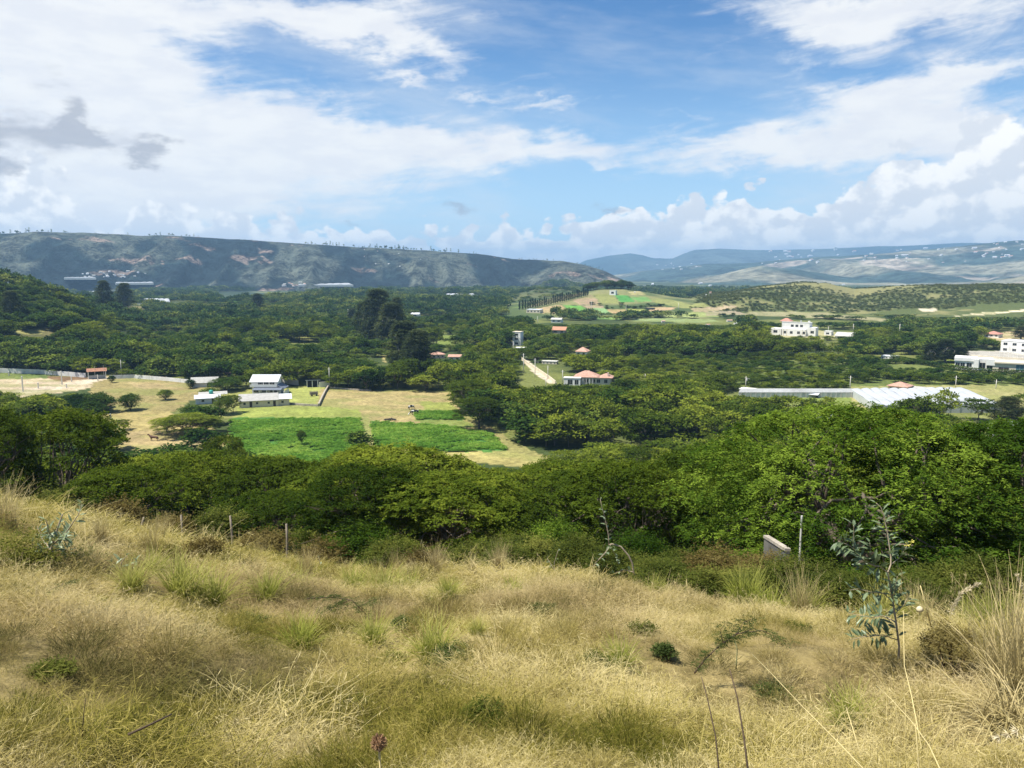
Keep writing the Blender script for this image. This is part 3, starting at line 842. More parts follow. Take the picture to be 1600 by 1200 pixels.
# far templates: one mesh each, drawn many times by geometry nodes
SRC = bpy.data.collections.new("plant_sources")       # not linked to the scene
def source(name, me):
    o = bpy.data.objects.new(name, me); SRC_NOW.objects.link(o); return o
def source_coll(name):
    global SRC_NOW
    SRC_NOW = bpy.data.collections.new(name); return SRC_NOW
def scatter_group(coll):
    ng = bpy.data.node_groups.new("scatter_" + coll.name, 'GeometryNodeTree')
    ng.interface.new_socket("Geometry", in_out='INPUT', socket_type='NodeSocketGeometry')
    ng.interface.new_socket("Geometry", in_out='OUTPUT', socket_type='NodeSocketGeometry')
    N = ng.nodes; Lk = ng.links
    gi = N.new("NodeGroupInput"); go = N.new("NodeGroupOutput")
    ip = N.new("GeometryNodeInstanceOnPoints"); ci = N.new("GeometryNodeCollectionInfo")
    ci.inputs['Collection'].default_value = coll; ci.inputs['Separate Children'].default_value = True; ci.inputs['Reset Children'].default_value = True
    def attr(nm, ty):
        a = N.new("GeometryNodeInputNamedAttribute"); a.data_type = ty; a.inputs['Name'].default_value = nm; return a.outputs['Attribute']
    Lk.new(gi.outputs[0], ip.inputs['Points']); Lk.new(ci.outputs[0], ip.inputs['Instance']); ip.inputs['Pick Instance'].default_value = True
    Lk.new(attr('pick', 'INT'), ip.inputs['Instance Index']); 
    Lk.new(attr('rot', 'FLOAT_VECTOR'), ip.inputs['Rotation']); Lk.new(attr('size', 'FLOAT_VECTOR'), ip.inputs['Scale'])
    Lk.new(ip.outputs[0], go.inputs[0])
    return ng
def scatter(name, coll, pts, rot, size, pick, label, cat, extra=None):
    me = bpy.data.meshes.new(name); n = len(pts)
    me.vertices.add(n); me.vertices.foreach_set('co', np.asarray(pts, np.float32).ravel())
    for nm, ty, arr in (('rot', 'FLOAT_VECTOR', rot), ('size', 'FLOAT_VECTOR', size)):
        a = me.attributes.new(nm, ty, 'POINT'); a.data.foreach_set('vector', np.asarray(arr, np.float32).ravel())
    for nm, arr in (extra or {}).items():
        a = me.attributes.new(nm, 'FLOAT', 'POINT'); a.data.foreach_set('value', np.asarray(arr, np.float32))
    a = me.attributes.new('pick', 'INT', 'POINT'); a.data.foreach_set('value', np.asarray(pick, np.int32))
    o = link(name, me); md = o.modifiers.new("scatter", 'NODES'); md.node_group = scatter_group(coll)
    return tag(o, label, cat, kind='stuff')

COLL_MID = source_coll("mid_trees")
rg = np.random.default_rng(5)
for i in range(4):
    pads = tier_pads(7, 5.2, 26, rg, 4, .32); source(f"a{i}", joined("mid_acacia", foliage(pads, 17, 3, .8, .8, .45, rg), tree_frame(7, 5.2, pads, rg, .26, .2, 4, 4), [M_ACACIA, M_BARK]))
for i in range(4):
    pads = round_pads(5.5, 3.6, 30, rg, .12); source(f"b{i}", joined("mid_round", foliage(pads, 12, 3, .8, .72, .45, rg, up=.2), tree_frame(5.5, 3.6, pads, rg, .25, .16, 4, 4), [M_ROUND, M_BARK]))
COLL_FAR = source_coll("far_trees")
for i in range(5):
    pads = round_pads(6, 4.6, 22, rg, .05) if i % 2 else acacia_pads(6, 5, 22, rg, pr=.3)
    V, F, t = foliage(pads, 7, 2, 1.0, 1.5, 1.0, rg, up=.2); source(f"c{i}", np_mesh("far_tree", V, F, [M_FAR], fcol=t))
COLL_SCRUB = source_coll("scrub")
for i in range(4):
    pads = round_pads(2.2, 2.0, 14, rg, .0)
    V, F, t = foliage(pads, 8, 2, .5, .8, .5, rg, up=.2); source(f"d{i}", np_mesh("scrub_bush", V, F, [M_SCRUB], fcol=t))

# ================================================================ where the trees stand
# things that must stay in sight: (x0, y0, x1, y1, distance)
CLEAR = []
def clear(x0, y0, x1, y1, d): CLEAR.append((x0, y0, x1, y1, d))
BUILT = []         # footprints (x, y, radius)
# outline of the tree tops in front of the fields: a tree nearer than 200 m may not rise above it
OUTL = [(-200, 625), (0, 640), (60, 640), (110, 652), (160, 668), (175, 690), (260, 688), (300, 700), (330, 690), (345, 678), (380, 690), (410, 716), (480, 722), (520, 702), (580, 702), (640, 704), (700, 716),
        (760, 728), (850, 733), (880, 700), (900, 690), (1080, 690), (1150, 670), (1200, 662), (1280, 652), (1340, 646), (1400, 640), (1600, 680), (1800, 680)]
_ox = [p[0] for p in OUTL]; _oy = [p[1] for p in OUTL]
def free_ground(x, y):
    m = np.zeros(x.shape, bool)
    for P, c, fr in OPEN:
        if fr: m |= inpoly(x, y, P)
    return m
for r in [(385, 586, 456, 637, 262), (296, 612, 350, 632, 262), (300, 586, 338, 602, 300), (440, 590, 515, 604, 300), (134, 572, 170, 592, 320), (0, 578, 310, 600, 320), (-60, 584, 176, 611, 330), (350, 581, 368, 588, 330),
          (370, 636, 720, 700, 200), (500, 606, 700, 640, 240), (700, 640, 752, 668, 200), (600, 700, 850, 726, 170), (760, 668, 800, 704, 190), (170, 672, 330, 695, 200), (186, 645, 250, 672, 220),
          (1150, 606, 1330, 619, 300), (1180, 618, 1262, 650, 200), (1340, 604, 1575, 641, 220), (1545, 656, 1660, 690, 150), (1385, 594, 1425, 608, 330), (1268, 648, 1372, 656, 150),
          (878, 577, 952, 601, 325), (796, 512, 818, 542, 480), (812, 556, 874, 602, 400), (895, 542, 922, 554, 450), (672, 548, 722, 560, 440), (1203, 502, 1335, 524, 600), (1495, 550, 1700, 582, 390),
          (1540, 518, 1566, 527, 600), (1562, 528, 1700, 552, 480), (862, 507, 886, 520, 600), (1395, 566, 1500, 574, 390), (640, 485, 658, 494, 700), (540, 478, 556, 484, 700), (1376, 554, 1432, 560, 450),
          (190, 463, 270, 477, 850), (450, 514, 496, 536, 500), (20, 514, 80, 523, 600), (320, 457, 490, 472, 900), (590, 534, 607, 568, 420), (1180, 486, 1384, 502, 700), (1430, 478, 1600, 495, 750),
          (835, 460, 1150, 506, 720), (1090, 456, 1700, 491, 800), (780, 478, 860, 492, 800), (110, 586, 330, 600, 300), (200, 596, 290, 612, 290), (60, 586, 170, 615, 290), (670, 524, 745, 537, 480)]: clear(*r)
rng = np.random.default_rng(11)
def candidates(d0, d1, space, b0=-41, b1=41):
    out = []; d = d0
    b0, b1 = math.radians(b0), math.radians(b1)
    while d < d1:
        n = max(1, int((b1 - b0) * d / space))
        bb = b0 + (np.arange(n) + rng.uniform(-.42, .42, n) + .5) * (b1 - b0) / n
        dd = d + rng.uniform(-.42, .42, n) * space
        out.append(np.stack([dd * np.sin(bb), dd * np.cos(bb)], 1)); d += space
    return np.vstack(out)
def prune(P, H, R, outline=True):
    x, y = P[:, 0], P[:, 1]; z = height(x, y); d = np.hypot(x, y)
    keep = ~free_ground(x, y)
    for bx, by, br in BUILT: keep &= np.hypot(x - bx, y - by) > br + R * .7
    H = H.copy(); R = R.copy()
    for it in range(3):
        px, pt = project(x, y, z + H); _, pb = project(x, y, z)
        pr = R / d * F_PX
        bad = np.zeros(len(x), bool)
        for x0, y0, x1, y1, dc in CLEAR:
            bad |= (y < dc - 3) & (px + pr * .8 > x0) & (px - pr * .8 < x1) & (pt < y1) & (pb > y0 + (y1 - y0) * .3)
        if outline:
            lim = np.interp(px, _ox, _oy); bad |= (d < 200) & (pt < lim)
        if it < 2: H = np.where(bad, H * .72, H); R = np.where(bad, R * .8, R)
    keep &= ~bad
    return P[keep], z[keep], H[keep], R[keep], d[keep]
# ================================================================ buildings, walls, poles, animals
M_WHITE = plain("white_render", (.74, .73, .70), .8, .08, .5, dirt=(.55, .52, .47))
M_CREAM = plain("cream_render", (.62, .55, .42), .85, .1, .5)
M_PINKW = plain("pinkish_render", (.66, .52, .42), .85, .1, .5)
M_GREYW = plain("grey_block_wall", (.66, .65, .63), .9, .14, .6, dirt=(.40, .39, .36))
M_ROOFW = plain("white_sheet_roof", (.74, .76, .80), .45, .06, .4, ribs=3.0)
M_ROOFG = plain("grey_fibre_roof", (.46, .45, .42), .85, .15, .8, ribs=3.5)
M_ROOFB = plain("slate_blue_roof", (.13, .15, .19), .6, .15, .8)
M_TILE = plain("orange_tile_roof", (.48, .24, .15), .8, .18, 1.5, ribs=4.0)
M_TILEP = plain("faded_pink_tile_roof", (.55, .33, .25), .85, .18, 1.0, ribs=4.0)
M_TILER = plain("red_tile_roof", (.46, .22, .17), .8, .15, 1.0, ribs=4.0)
M_GLASS = plain("dark_window_glass", (.02, .025, .03), .15, .1, 1, spec=.6)
M_GLASSB = plain("blue_green_glazing", (.10, .19, .21), .2, .15, .6, spec=.6)
M_DOOR = plain("dark_wood_door", (.05, .035, .025), .7, .2, 3)
M_TRIM = plain("pale_window_frame", (.60, .58, .54), .7, .1, 2)
M_CONC = plain("weathered_concrete", (.12, .115, .10), .9, .2, 1.5, dirt=(.2, .19, .16))
M_POST = plain("pale_concrete_post", (.62, .59, .53), .9, .12, 2)
M_WOOD = plain("grey_weathered_wood", (.26, .22, .17), .95, .3, 4, bump=.01)
M_METAL = plain("grey_metal", (.35, .36, .37), .5, .1, 3, metal=.4)
M_PLASTIC = plain("greenhouse_film", (.40, .42, .45), .6, .12, .15, dirt=(.31, .33, .33))
M_FILM2 = plain("greenhouse_film_end", (.50, .52, .50), .6, .1, .5)
M_DARK = plain("dark_interior", (.03, .03, .03), .9, .2, 1)
M_TEAL = plain("teal_tank", (.05, .32, .26), .5, .1, 1)
M_STONE = plain("rubble_stone", (.36, .32, .26), .95, .35, 2.2, dirt=(.16, .14, .11))

def face_root(name, px, py, label, cat, group=None, yaw=0., rad=8):
    p = hit(px, py); d = math.hypot(p[0], p[1])
    r = empty(name, p, -math.atan2(p[0], p[1]) + math.radians(yaw), label, cat, group)
    BUILT.append((p[0], p[1], rad))
    return r, pxm(p)
def window(parent, x, z, w, h, y=0., glass=None, bars=1, name='window'):
    f = MB(); t = .09
    f.box(x - w / 2 - t, x + w / 2 + t, y - .05, y + .02, z - t, z).box(x - w / 2 - t, x + w / 2 + t, y - .05, y + .02, z + h, z + h + t)
    f.box(x - w / 2 - t, x - w / 2, y - .05, y + .02, z, z + h).box(x + w / 2, x + w / 2 + t, y - .05, y + .02, z, z + h)
    for b in range(bars):
        xx = x - w / 2 + w * (b + 1) / (bars + 1); f.box(xx - .03, xx + .03, y - .045, y - .013, z + .003, z + h - .003)
    o = f.build(name, M_TRIM, parent)
    g = MB(); g.box(x - w / 2 + .002, x + w / 2 - .002, y - .012, y + .05, z + .002, z + h - .002); g.build('pane', glass or M_GLASS, o)
    return o
def door(parent, x, w, h, y=0., mat=None):
    f = MB(); t = .08
    f.box(x - w / 2 - t, x - w / 2, y - .05, y + .02, 0.02, h).box(x + w / 2, x + w / 2 + t, y - .05, y + .02, 0.02, h).box(x - w / 2 - t, x + w / 2 + t, y - .05, y + .02, h, h + t)
    f.m = 1; f.box(x - w / 2 + .002, x + w / 2 - .002, y - .025, y + .03, .02, h - .002)
    return f.build('door', [M_TRIM, mat or M_DOOR], parent)
def walls(parent, x0, x1, y0, y1, h, mat, z0=-1.0, name='wall'):
    return MB().box(x0, x1, y0, y1, z0, h).build(name, mat, parent)

# --- the farm ------------------------------------------------------------
def farm_house():
    r, s = face_root('farm_house', 414, 618, "white two-storey farmhouse with a sloping white sheet roof and dark verandah", 'house', rad=11, yaw=-16)
    w = 50 * s; x0, x1 = -w / 2, w / 2
    walls(r, x0 + .6, x1 - 1.2, 2.2, 9.0, 2.9, M_WHITE, name='ground_floor')
    walls(r, x0 + .2, x1 - 2.0, 2.8, 8.6, 5.0, M_WHITE, 2.905, name='upper_floor')
    # gable ends rising to the roof, which slopes towards the viewer
    MB().shed(x0 - .3, x1 - 1.4, 1.9, 6.6, 4.75, 6.9, .18).build('roof', M_ROOFW, r)
    MB().shed(x0 - .3, x1 - 1.4, 9.4, 6.62, 5.1, 6.9, .18).build('roof', M_ROOFW, r)
    for xa, xb in ((x0 + .2, x0 + .45), (x1 - 2.25, x1 - 2.0)):
        g = MB(); g.add([(xa, 2.8, 5.0), (xb, 2.8, 5.0), (xb, 8.6, 5.0), (xa, 8.6, 5.0), (xa, 6.5, 6.6), (xb, 6.5, 6.6), (xa, 2.81, 5.08), (xb, 2.81, 5.08), (xb, 8.59, 5.3), (xa, 8.59, 5.3)],
              [(0, 6, 4, 9, 3), (1, 2, 8, 5, 7), (0, 1, 7, 6), (6, 7, 5, 4), (4, 5, 8, 9), (2, 3, 9, 8)])
        g.build('gable', M_WHITE, r)
    MB().box(x0 + .2, x1 - 1.6, .9, 2.79, 2.95, 3.12).box(x0 + .2, x1 - 1.6, .9, 1.05, 3.125, 3.9).build('balcony', M_WHITE, r)
    MB().shed(x0 + 1.6, x1 + .4, -1.2, 1.6, 2.2, 2.92, .12).build('verandah_roof', M_ROOFB, r)
    b = MB(); b.add([(x1 - 1.9, 1.0, 3.7), (x1 + 1.0, 1.0, 2.4), (x1 + 1.0, 8.0, 2.4), (x1 - 1.9, 8.0, 3.7), (x1 - 1.9, 1.0, 3.5), (x1 + 1.0, 1.0, 2.2), (x1 + 1.0, 8.0, 2.2), (x1 - 1.9, 8.0, 3.5)],
                    [(0, 1, 2, 3), (7, 6, 5, 4), (0, 4, 5, 1), (1, 5, 6, 2), (2, 6, 7, 3), (3, 7, 4, 0)])
    b.build('side_roof', M_ROOFB, r)
    for k in range(5):
        x = x0 + 1.8 + (w - 1.8) * k / 4
        MB().box(x - .11, x + .11, -1.1, -.9, -.6, 2.15).build('column', M_WHITE, r)
    for k in range(3): window(r, x0 + 3.6 + k * 2.1, 3.5, 1.7, 1.0, 2.8, bars=2)
    for k in range(3): window(r, x0 + 2.0 + k * 3.0, .9, 1.7, 1.2, 2.2)
    door(r, x1 - 2.6, 1.1, 2.1, 2.2)
    MB().box(x1 + 1.0, x1 + 1.18, -.2, 7, -.8, 1.5).build('side_wall', M_WHITE, r)
def farm_shed():
    r, s = face_root('farm_outbuilding', 405, 636, "long low white outbuilding with grey ribbed roof in front of the white farmhouse", 'outbuilding', rad=9)
    w = 58 * s; x0, x1 = -w / 2, w / 2
    walls(r, x0, x1, 0, 4.5, 2.2, M_CREAM)
    MB().shed(x0 - .3, x1 + .2, -.45, 4.9, 2.25, 3.9, .12).build('roof', M_ROOFG, r)
    for x, ty in ((-.37, 'w'), (-.21, 'd'), (-.05, 'w'), (.25, 'w'), (.40, 'd')):
        if ty == 'w': window(r, x * w, .95, .75, .75, 0, bars=0)
        else: door(r, x * w, .85, 1.95)
    xa = x1 + .03; wb = 21 * s
    MB().box(xa, xa + wb * .8, .6, 4.2, -1, 2.3).build('annex_wall', M_CREAM, r)
    MB().shed(xa + .25, xa + wb, .1, 4.5, 2.35, 3.5, .12).build('annex_roof', M_ROOFW, r)
    window(r, xa + wb * .3, .9, .8, .8, .6, bars=0)
def left_shed():
    r, s = face_root('farm_barn', 325, 631, "small grey-brown shed with a bright white sheet roof behind the dark round tree", 'shed', rad=7)
    w = 36 * s; x0, x1 = -w / 2, w / 2
    walls(r, x0, x1, 0, 4, 1.9, M_GREYW)
    MB().shed(x0 - .4, x1 + .3, -.6, 2.6, 2.0, 2.9, .1).build('roof', M_ROOFW, r)
    MB().shed(x0 + 1.0, x1 + 2.6, 2.7, 6.2, 2.7, 3.3, .1).build('rear_roof', M_ROOFG, r)
    door(r, w * .22, .9, 1.8); window(r, -w * .2, .8, .8, .7, 0, bars=0)
    p = hit(323, 631); t = MB(); c = r.location
    tk = MB(); tk.tube([(0, 0, 0), (0, 0, .5), (0, 0, 1.0), (0, 0, 1.1), (0, 0, 1.25)], [.7, .72, .7, .55, .2], 12)
    o = tk.build('water_tank', M_TEAL, None, True, (c.x + -.1, c.y + 3.6, c.z + 3.04)); tag(o, "round teal water tank on the roof of the white-roofed shed", 'water tank')
def grey_shed():
    r, s = face_root('grey_shed', 319, 605, "low shed with a large grey gabled roof left of the white farmhouse", 'shed', yaw=-8, rad=7)
    w = 38 * s; walls(r, -w / 2, w / 2, 0, 6, 1.6, M_GREYW)
    MB().gable(-w / 2 - .4, w / 2 + .4, -.5, 6.5, 1.75, 1.9).build('roof', M_ROOFG, r); door(r, w * .2, 1.6, 1.5)
def kiosk(px, py, wpx, hpx, label, posts=True):
    r, s = face_root('gate_shelter', px, py, label, 'gate', rad=3)
    w = wpx * s; h = hpx * s
    MB().gable(-w / 2 - .3, w / 2 + .3, -.9, 2.3, h * .72, h * .26).build('roof', M_TILE, r)
    for x in (-w / 2 + .1, w / 2 - .35): MB().box(x, x + .28, 0, 1.3, -.6, h * .72 - .13).build('pillar', M_WHITE, r)
    MB().box(-w / 2 + .45, w / 2 - .42, .5, .62, .05, h * .33).build('gate_leaf', M_METAL, r)
    if posts:
        for x in (-w * .12, w * .36): MB().box(x, x + .14, -.1, .04, -.3, h * 1.2).build('post', M_POST, r)
def wall_line(name, pts, h, th, label, cat, mat, coping=None, post_every=None, group=None, post_mat=None):
    W = [hit(*p) for p in pts]; o0 = W[0]
    mb = MB(); cp = MB(); ps = []
    for a, b in zip(W[:-1], W[1:]):
        a, b = a - o0, b - o0
        L = math.hypot(b[0] - a[0], b[1] - a[1]); n = max(1, int(L / 8))
        nx, ny = -(b[1] - a[1]) / L * th / 2, (b[0] - a[0]) / L * th / 2
        for k in range(n):
            p, q = a + (b - a) * k / n, a + (b - a) * (k + 1) / n
            for w, hh, m0, nn in ((mb, h, -1.2, 1.0),) + (((cp, h + .12, h + .002, 1.35),) if coping else ()):
                w.add([(p[0] - nx * nn, p[1] - ny * nn, p[2] + m0), (q[0] - nx * nn, q[1] - ny * nn, q[2] + m0), (q[0] + nx * nn, q[1] + ny * nn, q[2] + m0), (p[0] + nx * nn, p[1] + ny * nn, p[2] + m0),
                       (p[0] - nx * nn, p[1] - ny * nn, p[2] + hh), (q[0] - nx * nn, q[1] - ny * nn, q[2] + hh), (q[0] + nx * nn, q[1] + ny * nn, q[2] + hh), (p[0] + nx * nn, p[1] + ny * nn, p[2] + hh)],
                      [(0, 3, 2, 1), (4, 5, 6, 7), (0, 1, 5, 4), (1, 2, 6, 5), (2, 3, 7, 6), (3, 0, 4, 7)])
        if post_every:
            for k in range(int(L / post_every)): ps.append(a + (b - a) * (k * post_every / L))
    if coping or ps:
        r = empty(name, o0, 0, label, cat, group); mb.build('panel', mat, r)
        if coping: cp.build('coping', coping, r)
        for p in ps[:95]:
            MB().box(p[0] - .12, p[0] + .12, p[1] - .13, p[1] + .13, p[2] - .5, p[2] + h + .18).build('post', post_mat or M_POST, r)
        return r
    return tag(mb.build(name, mat, loc=o0), label, cat, group)
farm_house(); farm_shed(); left_shed(); grey_shed()
kiosk(152, 592, 26, 17, "open entrance shelter with a long orange tiled roof on the dirt lot at left")
r, s = face_root('small_hut', 360, 591, "tiny hut with an orange tiled roof between trees left of the farmhouse", 'hut', rad=2)
MB().box(-1.3, 1.3, 0, 2.2, -.5, 1.9).build('wall', M_CREAM, r); MB().gable(-1.9, 1.9, -.5, 2.7, 1.95, .9).build('roof', M_TILE, r); door(r, .3, .7, 1.6)
wall_line('boundary_wall', [(-120, 580), (-40, 581), (0, 582), (60, 584), (134, 590)], 1.9, .2, "long pale grey block wall behind the dirt lot at far left", 'wall', M_GREYW, post_every=9)
wall_line('boundary_wall', [(172, 592), (210, 591), (260, 595), (316, 601)], 1.5, .2, "low grey wall running right from the orange-roofed entrance shelter", 'wall', M_GREYW, post_every=9)
wall_line('farm_wall', [(437, 598), (466, 602)], 1.9, .2, "white garden wall right behind the white farmhouse", 'wall', M_WHITE, coping=M_TRIM)
wall_line('farm_wall', [(499, 605), (515, 604)], 1.9, .2, "short white wall between the dark gate shelter and the tall pole", 'wall', M_WHITE, coping=M_TRIM)
r, s = face_root('gate_shelter', 490, 605, "white-framed gate shelter with dark opening in the farm's rear wall", 'gate', rad=3)
MB().shed(-3.4 * .9, 3.4 * .8, -.4, 1.8, 2.9, 2.6, .15).build('roof', M_ROOFW, r)
for x in (-2.6, -.6, 1.5): MB().box(x, x + .3, 0, 1.2, -.4, 2.5).build('pillar', M_WHITE, r)
MB().box(-2.28, -.62, .8, .9, 0.02, 2.2).box(-.28, 1.48, .8, .9, 0.02, 2.2).build('gate_leaf', M_DARK, r)
wall_line('stone_wall', [(513, 606), (508, 614), (503, 624), (498, 635)], 1.0, .5, "rubble stone wall running down the right side of the farm lawn", 'wall', M_STONE)
wall_line('stone_wall', [(452, 632), (475, 634), (497, 635)], .7, .4, "low rubble stone edging along the front of the farm lawn", 'wall', M_STONE)
wall_line('stone_wall', [(515, 606), (545, 609), (580, 611)], .5, .4, "low brown stone edging along the back of the dry pasture", 'wall', M_STONE)
def trailer():
    r, s = face_root('hay_cart', 491, 619, "dark slatted box cart standing on the farm lawn", 'cart', yaw=10, rad=2)
    w = 12 * s
    b = MB(); b.box(-w / 2, w / 2, 0, 1.6, .45, .55)
    for k in range(9):
        x = -w / 2 + w * k / 8; b.box(x - .05, x + .05, 0, .05, .55, 1.7).box(x - .05, x + .05, 1.55, 1.6, .55, 1.7)
    for z in (.8, 1.2, 1.6): b.box(-w / 2 - .02, w / 2 + .02, -.03, -.002, z, z + .1)
    b.box(-w / 2 + .1, w / 2 - .1, .2, 1.4, .56, 1.45).build('box', M_WOOD, r)
    for x in (-w * .3, w * .3):
        t = MB(); t.tube([(x, -.15, .3), (x, -.02, .3)], .3, 10); t.build('wheel', M_DARK, r)
trailer()
# concrete gate posts of the dirt lot
for px, pb, pt, lab in [(97, 601, 580, "tallest concrete post on the dirt lot, beside the track"), (112, 597, 588, "short concrete post near the brown patch of the dirt lot"), (104, 606, 600, "stubby concrete post by the foot of the tall post"),
                     (60, 607, 598, "concrete post left of the track on the dirt lot"), (14, 587, 581, "thin post near the far-left grey wall"), (36, 612, 588, "thin tall post at the front of the dirt lot"),
                     (153, 595, 586, "concrete post in front of the orange-roofed entrance shelter"), (173, 656, 647, "white post in the clearing below the round bushes")]:
    p = hit(px, pb); s = pxm(p); h = (pb - pt) * s
    w = .17
    b = MB(); b.box(-w, w, -w, w, -.5, h).add([(-w * 1.2, -w * 1.2, h + .002), (w * 1.2, -w * 1.2, h + .002), (w * 1.2, w * 1.2, h + .002), (-w * 1.2, w * 1.2, h + .002), (0, 0, h + .2)], [(3, 2, 1, 0), (0, 1, 4), (1, 2, 4), (2, 3, 4), (3, 0, 4)])
    tag(b.build('concrete_post', M_POST, loc=p), lab, 'post', 'posts around the dirt lot')

# --- utility poles --------------------------------------------------------
def utility_pole(px, pb, pt, label, lamp=False, tf=False, d=None):
    p = hit(px, pb) if d is None else at_dist(px, d); s = pxm(p); h = (pb - pt) * s
    r = empty('utility_pole', p, -math.atan2(p[0], p[1]) + random.Random(px).uniform(-.5, .5), label, 'utility pole', 'concrete utility poles across the valley')
    w = .17 if math.hypot(p[0], p[1]) < 450 else .22
    MB().tube([(0, 0, -1), (0, 0, h * .5), (0, 0, h)], [w, w * .85, w * .65], 8).build('pole', M_POST, r, True)
    b = MB(); b.box(-.8, .8, -.05, .05, h - .7, h - .6)
    for x in (-.7, 0, .7): b.tube([(x, 0, h - .6), (x, 0, h - .4)], [.05, .03], 5)
    b.build('crossarm', M_METAL, r)
    if tf: MB().tube([(.38, 0, h * .68), (.38, 0, h * .68 + .9)], .27, 8).build('transformer', M_TRIM, r)
    if lamp: MB().box(.1, 1.3, -.05, .05, h * .82, h * .82 + .06).box(1.0, 1.5, -.12, .12, h * .82 - .1, h * .82 - .002).build('street_light', M_TRIM, r)
for q in [(190, 587, 562, "pole with a small lamp right of the orange-roofed entrance shelter", True), (328, 592, 572, "pole rising behind the grey gabled shed"), (515, 606, 574, "tall pole at the end of the farm's rear wall"),
          (641, 596, 580, "short pole in the trees behind the dry pasture"), (764, 598, 582, "pole in the trees behind the wide pasture-edge tree"), (818, 583, 552, "first pole at the top of the narrow pale track", True),
          (836, 590, 560, "second pole beside the narrow pale track", True), (856, 592, 571, "third pole beside the narrow pale track"), (879, 598, 578, "pole left of the pink-roofed villa"), (853, 604, 590, "pole in bushes below the narrow pale track"),
          (1008, 596, 584, "pole in dark trees right of the pink-roofed villa"), (802, 556, 533, "pole in front of the white tower house"), (840, 505, 494, "far pole left of the small brown-roofed cottage"),
          (890, 522, 512, "white pole right of the small brown-roofed cottage"), (924, 492, 470, "pole standing among the terraced fields"), (1165, 608, 588, "pole with a transformer at the left end of the long low shed", True, True),
          (1328, 608, 587, "pole at the near corner of the big greenhouse"), (1493, 606, 587, "pole behind the middle of the big greenhouse"), (1556, 608, 593, "pole behind the right end of the big greenhouse"), (1475, 562, 536, "tall pole in the dark tree group left of the flat-roofed villa"),
          (1294, 520, 510, "pole right of the white block villa"), (1333, 520, 506, "pole right of the grey-roofed shed beyond the wood"), (1405, 526, 506, "pole in the middle of the dark wood at right"), (1483, 522, 513, "pole above the dark tree group at right"),
          (131, 500, 491, "far pole in the left wood"), (200, 503, 494, "far pole in the left wood below the tall dark trees"), (281, 502, 495, "far pole in the left wood near its middle"), (437, 500, 493, "far pole in the wood beyond the bright clearing"),
          (544, 498, 483, "far pole left of the tall dark gum trees"), (627, 470, 458, "far pole right of the tall dark gum trees"), (761, 503, 492, "far pole left of the terraced hill"), (1060, 485, 473, "far pole on the right side of the terraced hill"),
          (978, 488, 476, "far pole in the middle of the terraced fields")]:
    utility_pole(*q)

# --- middle distance houses ------------------------------------------------
def villa_pink():
    r, s = face_root('villa', 917, 602, "cream villa with broad faded pink hipped roofs in the trees", 'villa', yaw=-6, rad=11)
    w = 72 * s
    walls(r, -w * .27, w * .5, 2, 9, 2.9, M_CREAM, name='main_wall'); walls(r, -w * .5, -w * .14, -1.0, 1.98, 2.7, M_WHITE, name='front_wall')
    MB().hip(-w * .31, w * .24, 1.2, 9.6, 3.05, 2.2).build('roof', M_TILEP, r); MB().hip(w * .245, w * .55, 1.4, 8.6, 2.95, 1.5).build('roof', M_TILEP, r)
    MB().box(-w * .51, -w * .13, -1.15, 1.9, 2.71, 3.05).build('parapet', M_WHITE, r)
    window(r, -w * .36, .3, w * .10, 1.9, -1.0, bars=1); window(r, -w * .22, .3, w * .08, 1.9, -1.0, bars=1)
    for x in (-.02, .13, .24, .4): window(r, x * w, .8, w * .07, 1.4, 2)
    MB().box(w * .43, w * .46, 2.4, 3.1, 3.0, 5.0).build('chimney', M_PINKW, r)
    for k in range(4): MB().box(-w * .10 + k * 1.3, -w * .10 + k * 1.3 + .2, 1.3, 1.5, -.5, 2.95).build('column', M_WHITE, r)
villa_pink()
def simple_house(name, px, py, wpx, hpx, roof, wallm, roofm, label, cat='house', dep=7, yaw=-17, wins=3, d=None, group=None, storeys=1, rh=.35):
    if d is None: r, s = face_root(name, px, py, label, cat, group, yaw, rad=wpx * .17)
    else:
        p = at_dist(px, d); s = pxm(p); r = empty(name, p, -math.atan2(p[0], p[1]) + math.radians(yaw), label, cat, group); BUILT.append((p[0], p[1], wpx * s * .6))
    w = wpx * s; h = hpx * s; hw = h * (1 - rh) if roof != 'flat' else h
    walls(r, -w / 2, w / 2, 0, dep, hw, wallm)
    if roof == 'flat': MB().box(-w / 2 - .15, w / 2 + .15, -.15, dep + .15, hw + .003, hw + .3).build('roof', roofm, r)
    else:
        b = MB(); (b.hip if roof == 'hip' else b.gable)(-w / 2 - .5, w / 2 + .5, -.6, dep + .6, hw + .13, h * rh); b.build('roof', roofm, r)
    for st in range(storeys):
        fh = hw / storeys
        for k in range(wins): window(r, -w / 2 + w * (k + .5) / wins, st * fh + fh * .3, w / wins * .42, fh * .42, 0, bars=1)
    return r, w, h, s
simple_house('tower_house', 807, 540, 13, 21, 'flat', M_WHITE, M_CREAM, "tall narrow white tower house with an ochre-rimmed flat roof", dep=5, wins=1, storeys=3, yaw=-22)
simple_house('white_ruin', 812, 552, 16, 8, 'flat', M_WHITE, M_WHITE, "low white walls below the tower house", 'building', dep=4, wins=3)
simple_house('white_hut', 840, 543, 13, 8, 'flat', M_WHITE, M_WHITE, "small white block right of the tower house", 'hut', dep=4, wins=2)
simple_house('cottage', 873, 521, 21, 10, 'gable', M_PINKW, M_TILE, "small brown-roofed cottage above the tower house", dep=6, wins=2, rh=.5)
simple_house('cottage', 908, 556, 17, 13, 'hip', M_WHITE, M_TILEP, "small pale cottage with a pink hipped roof behind the pink-roofed villa", dep=6, wins=2, rh=.5)
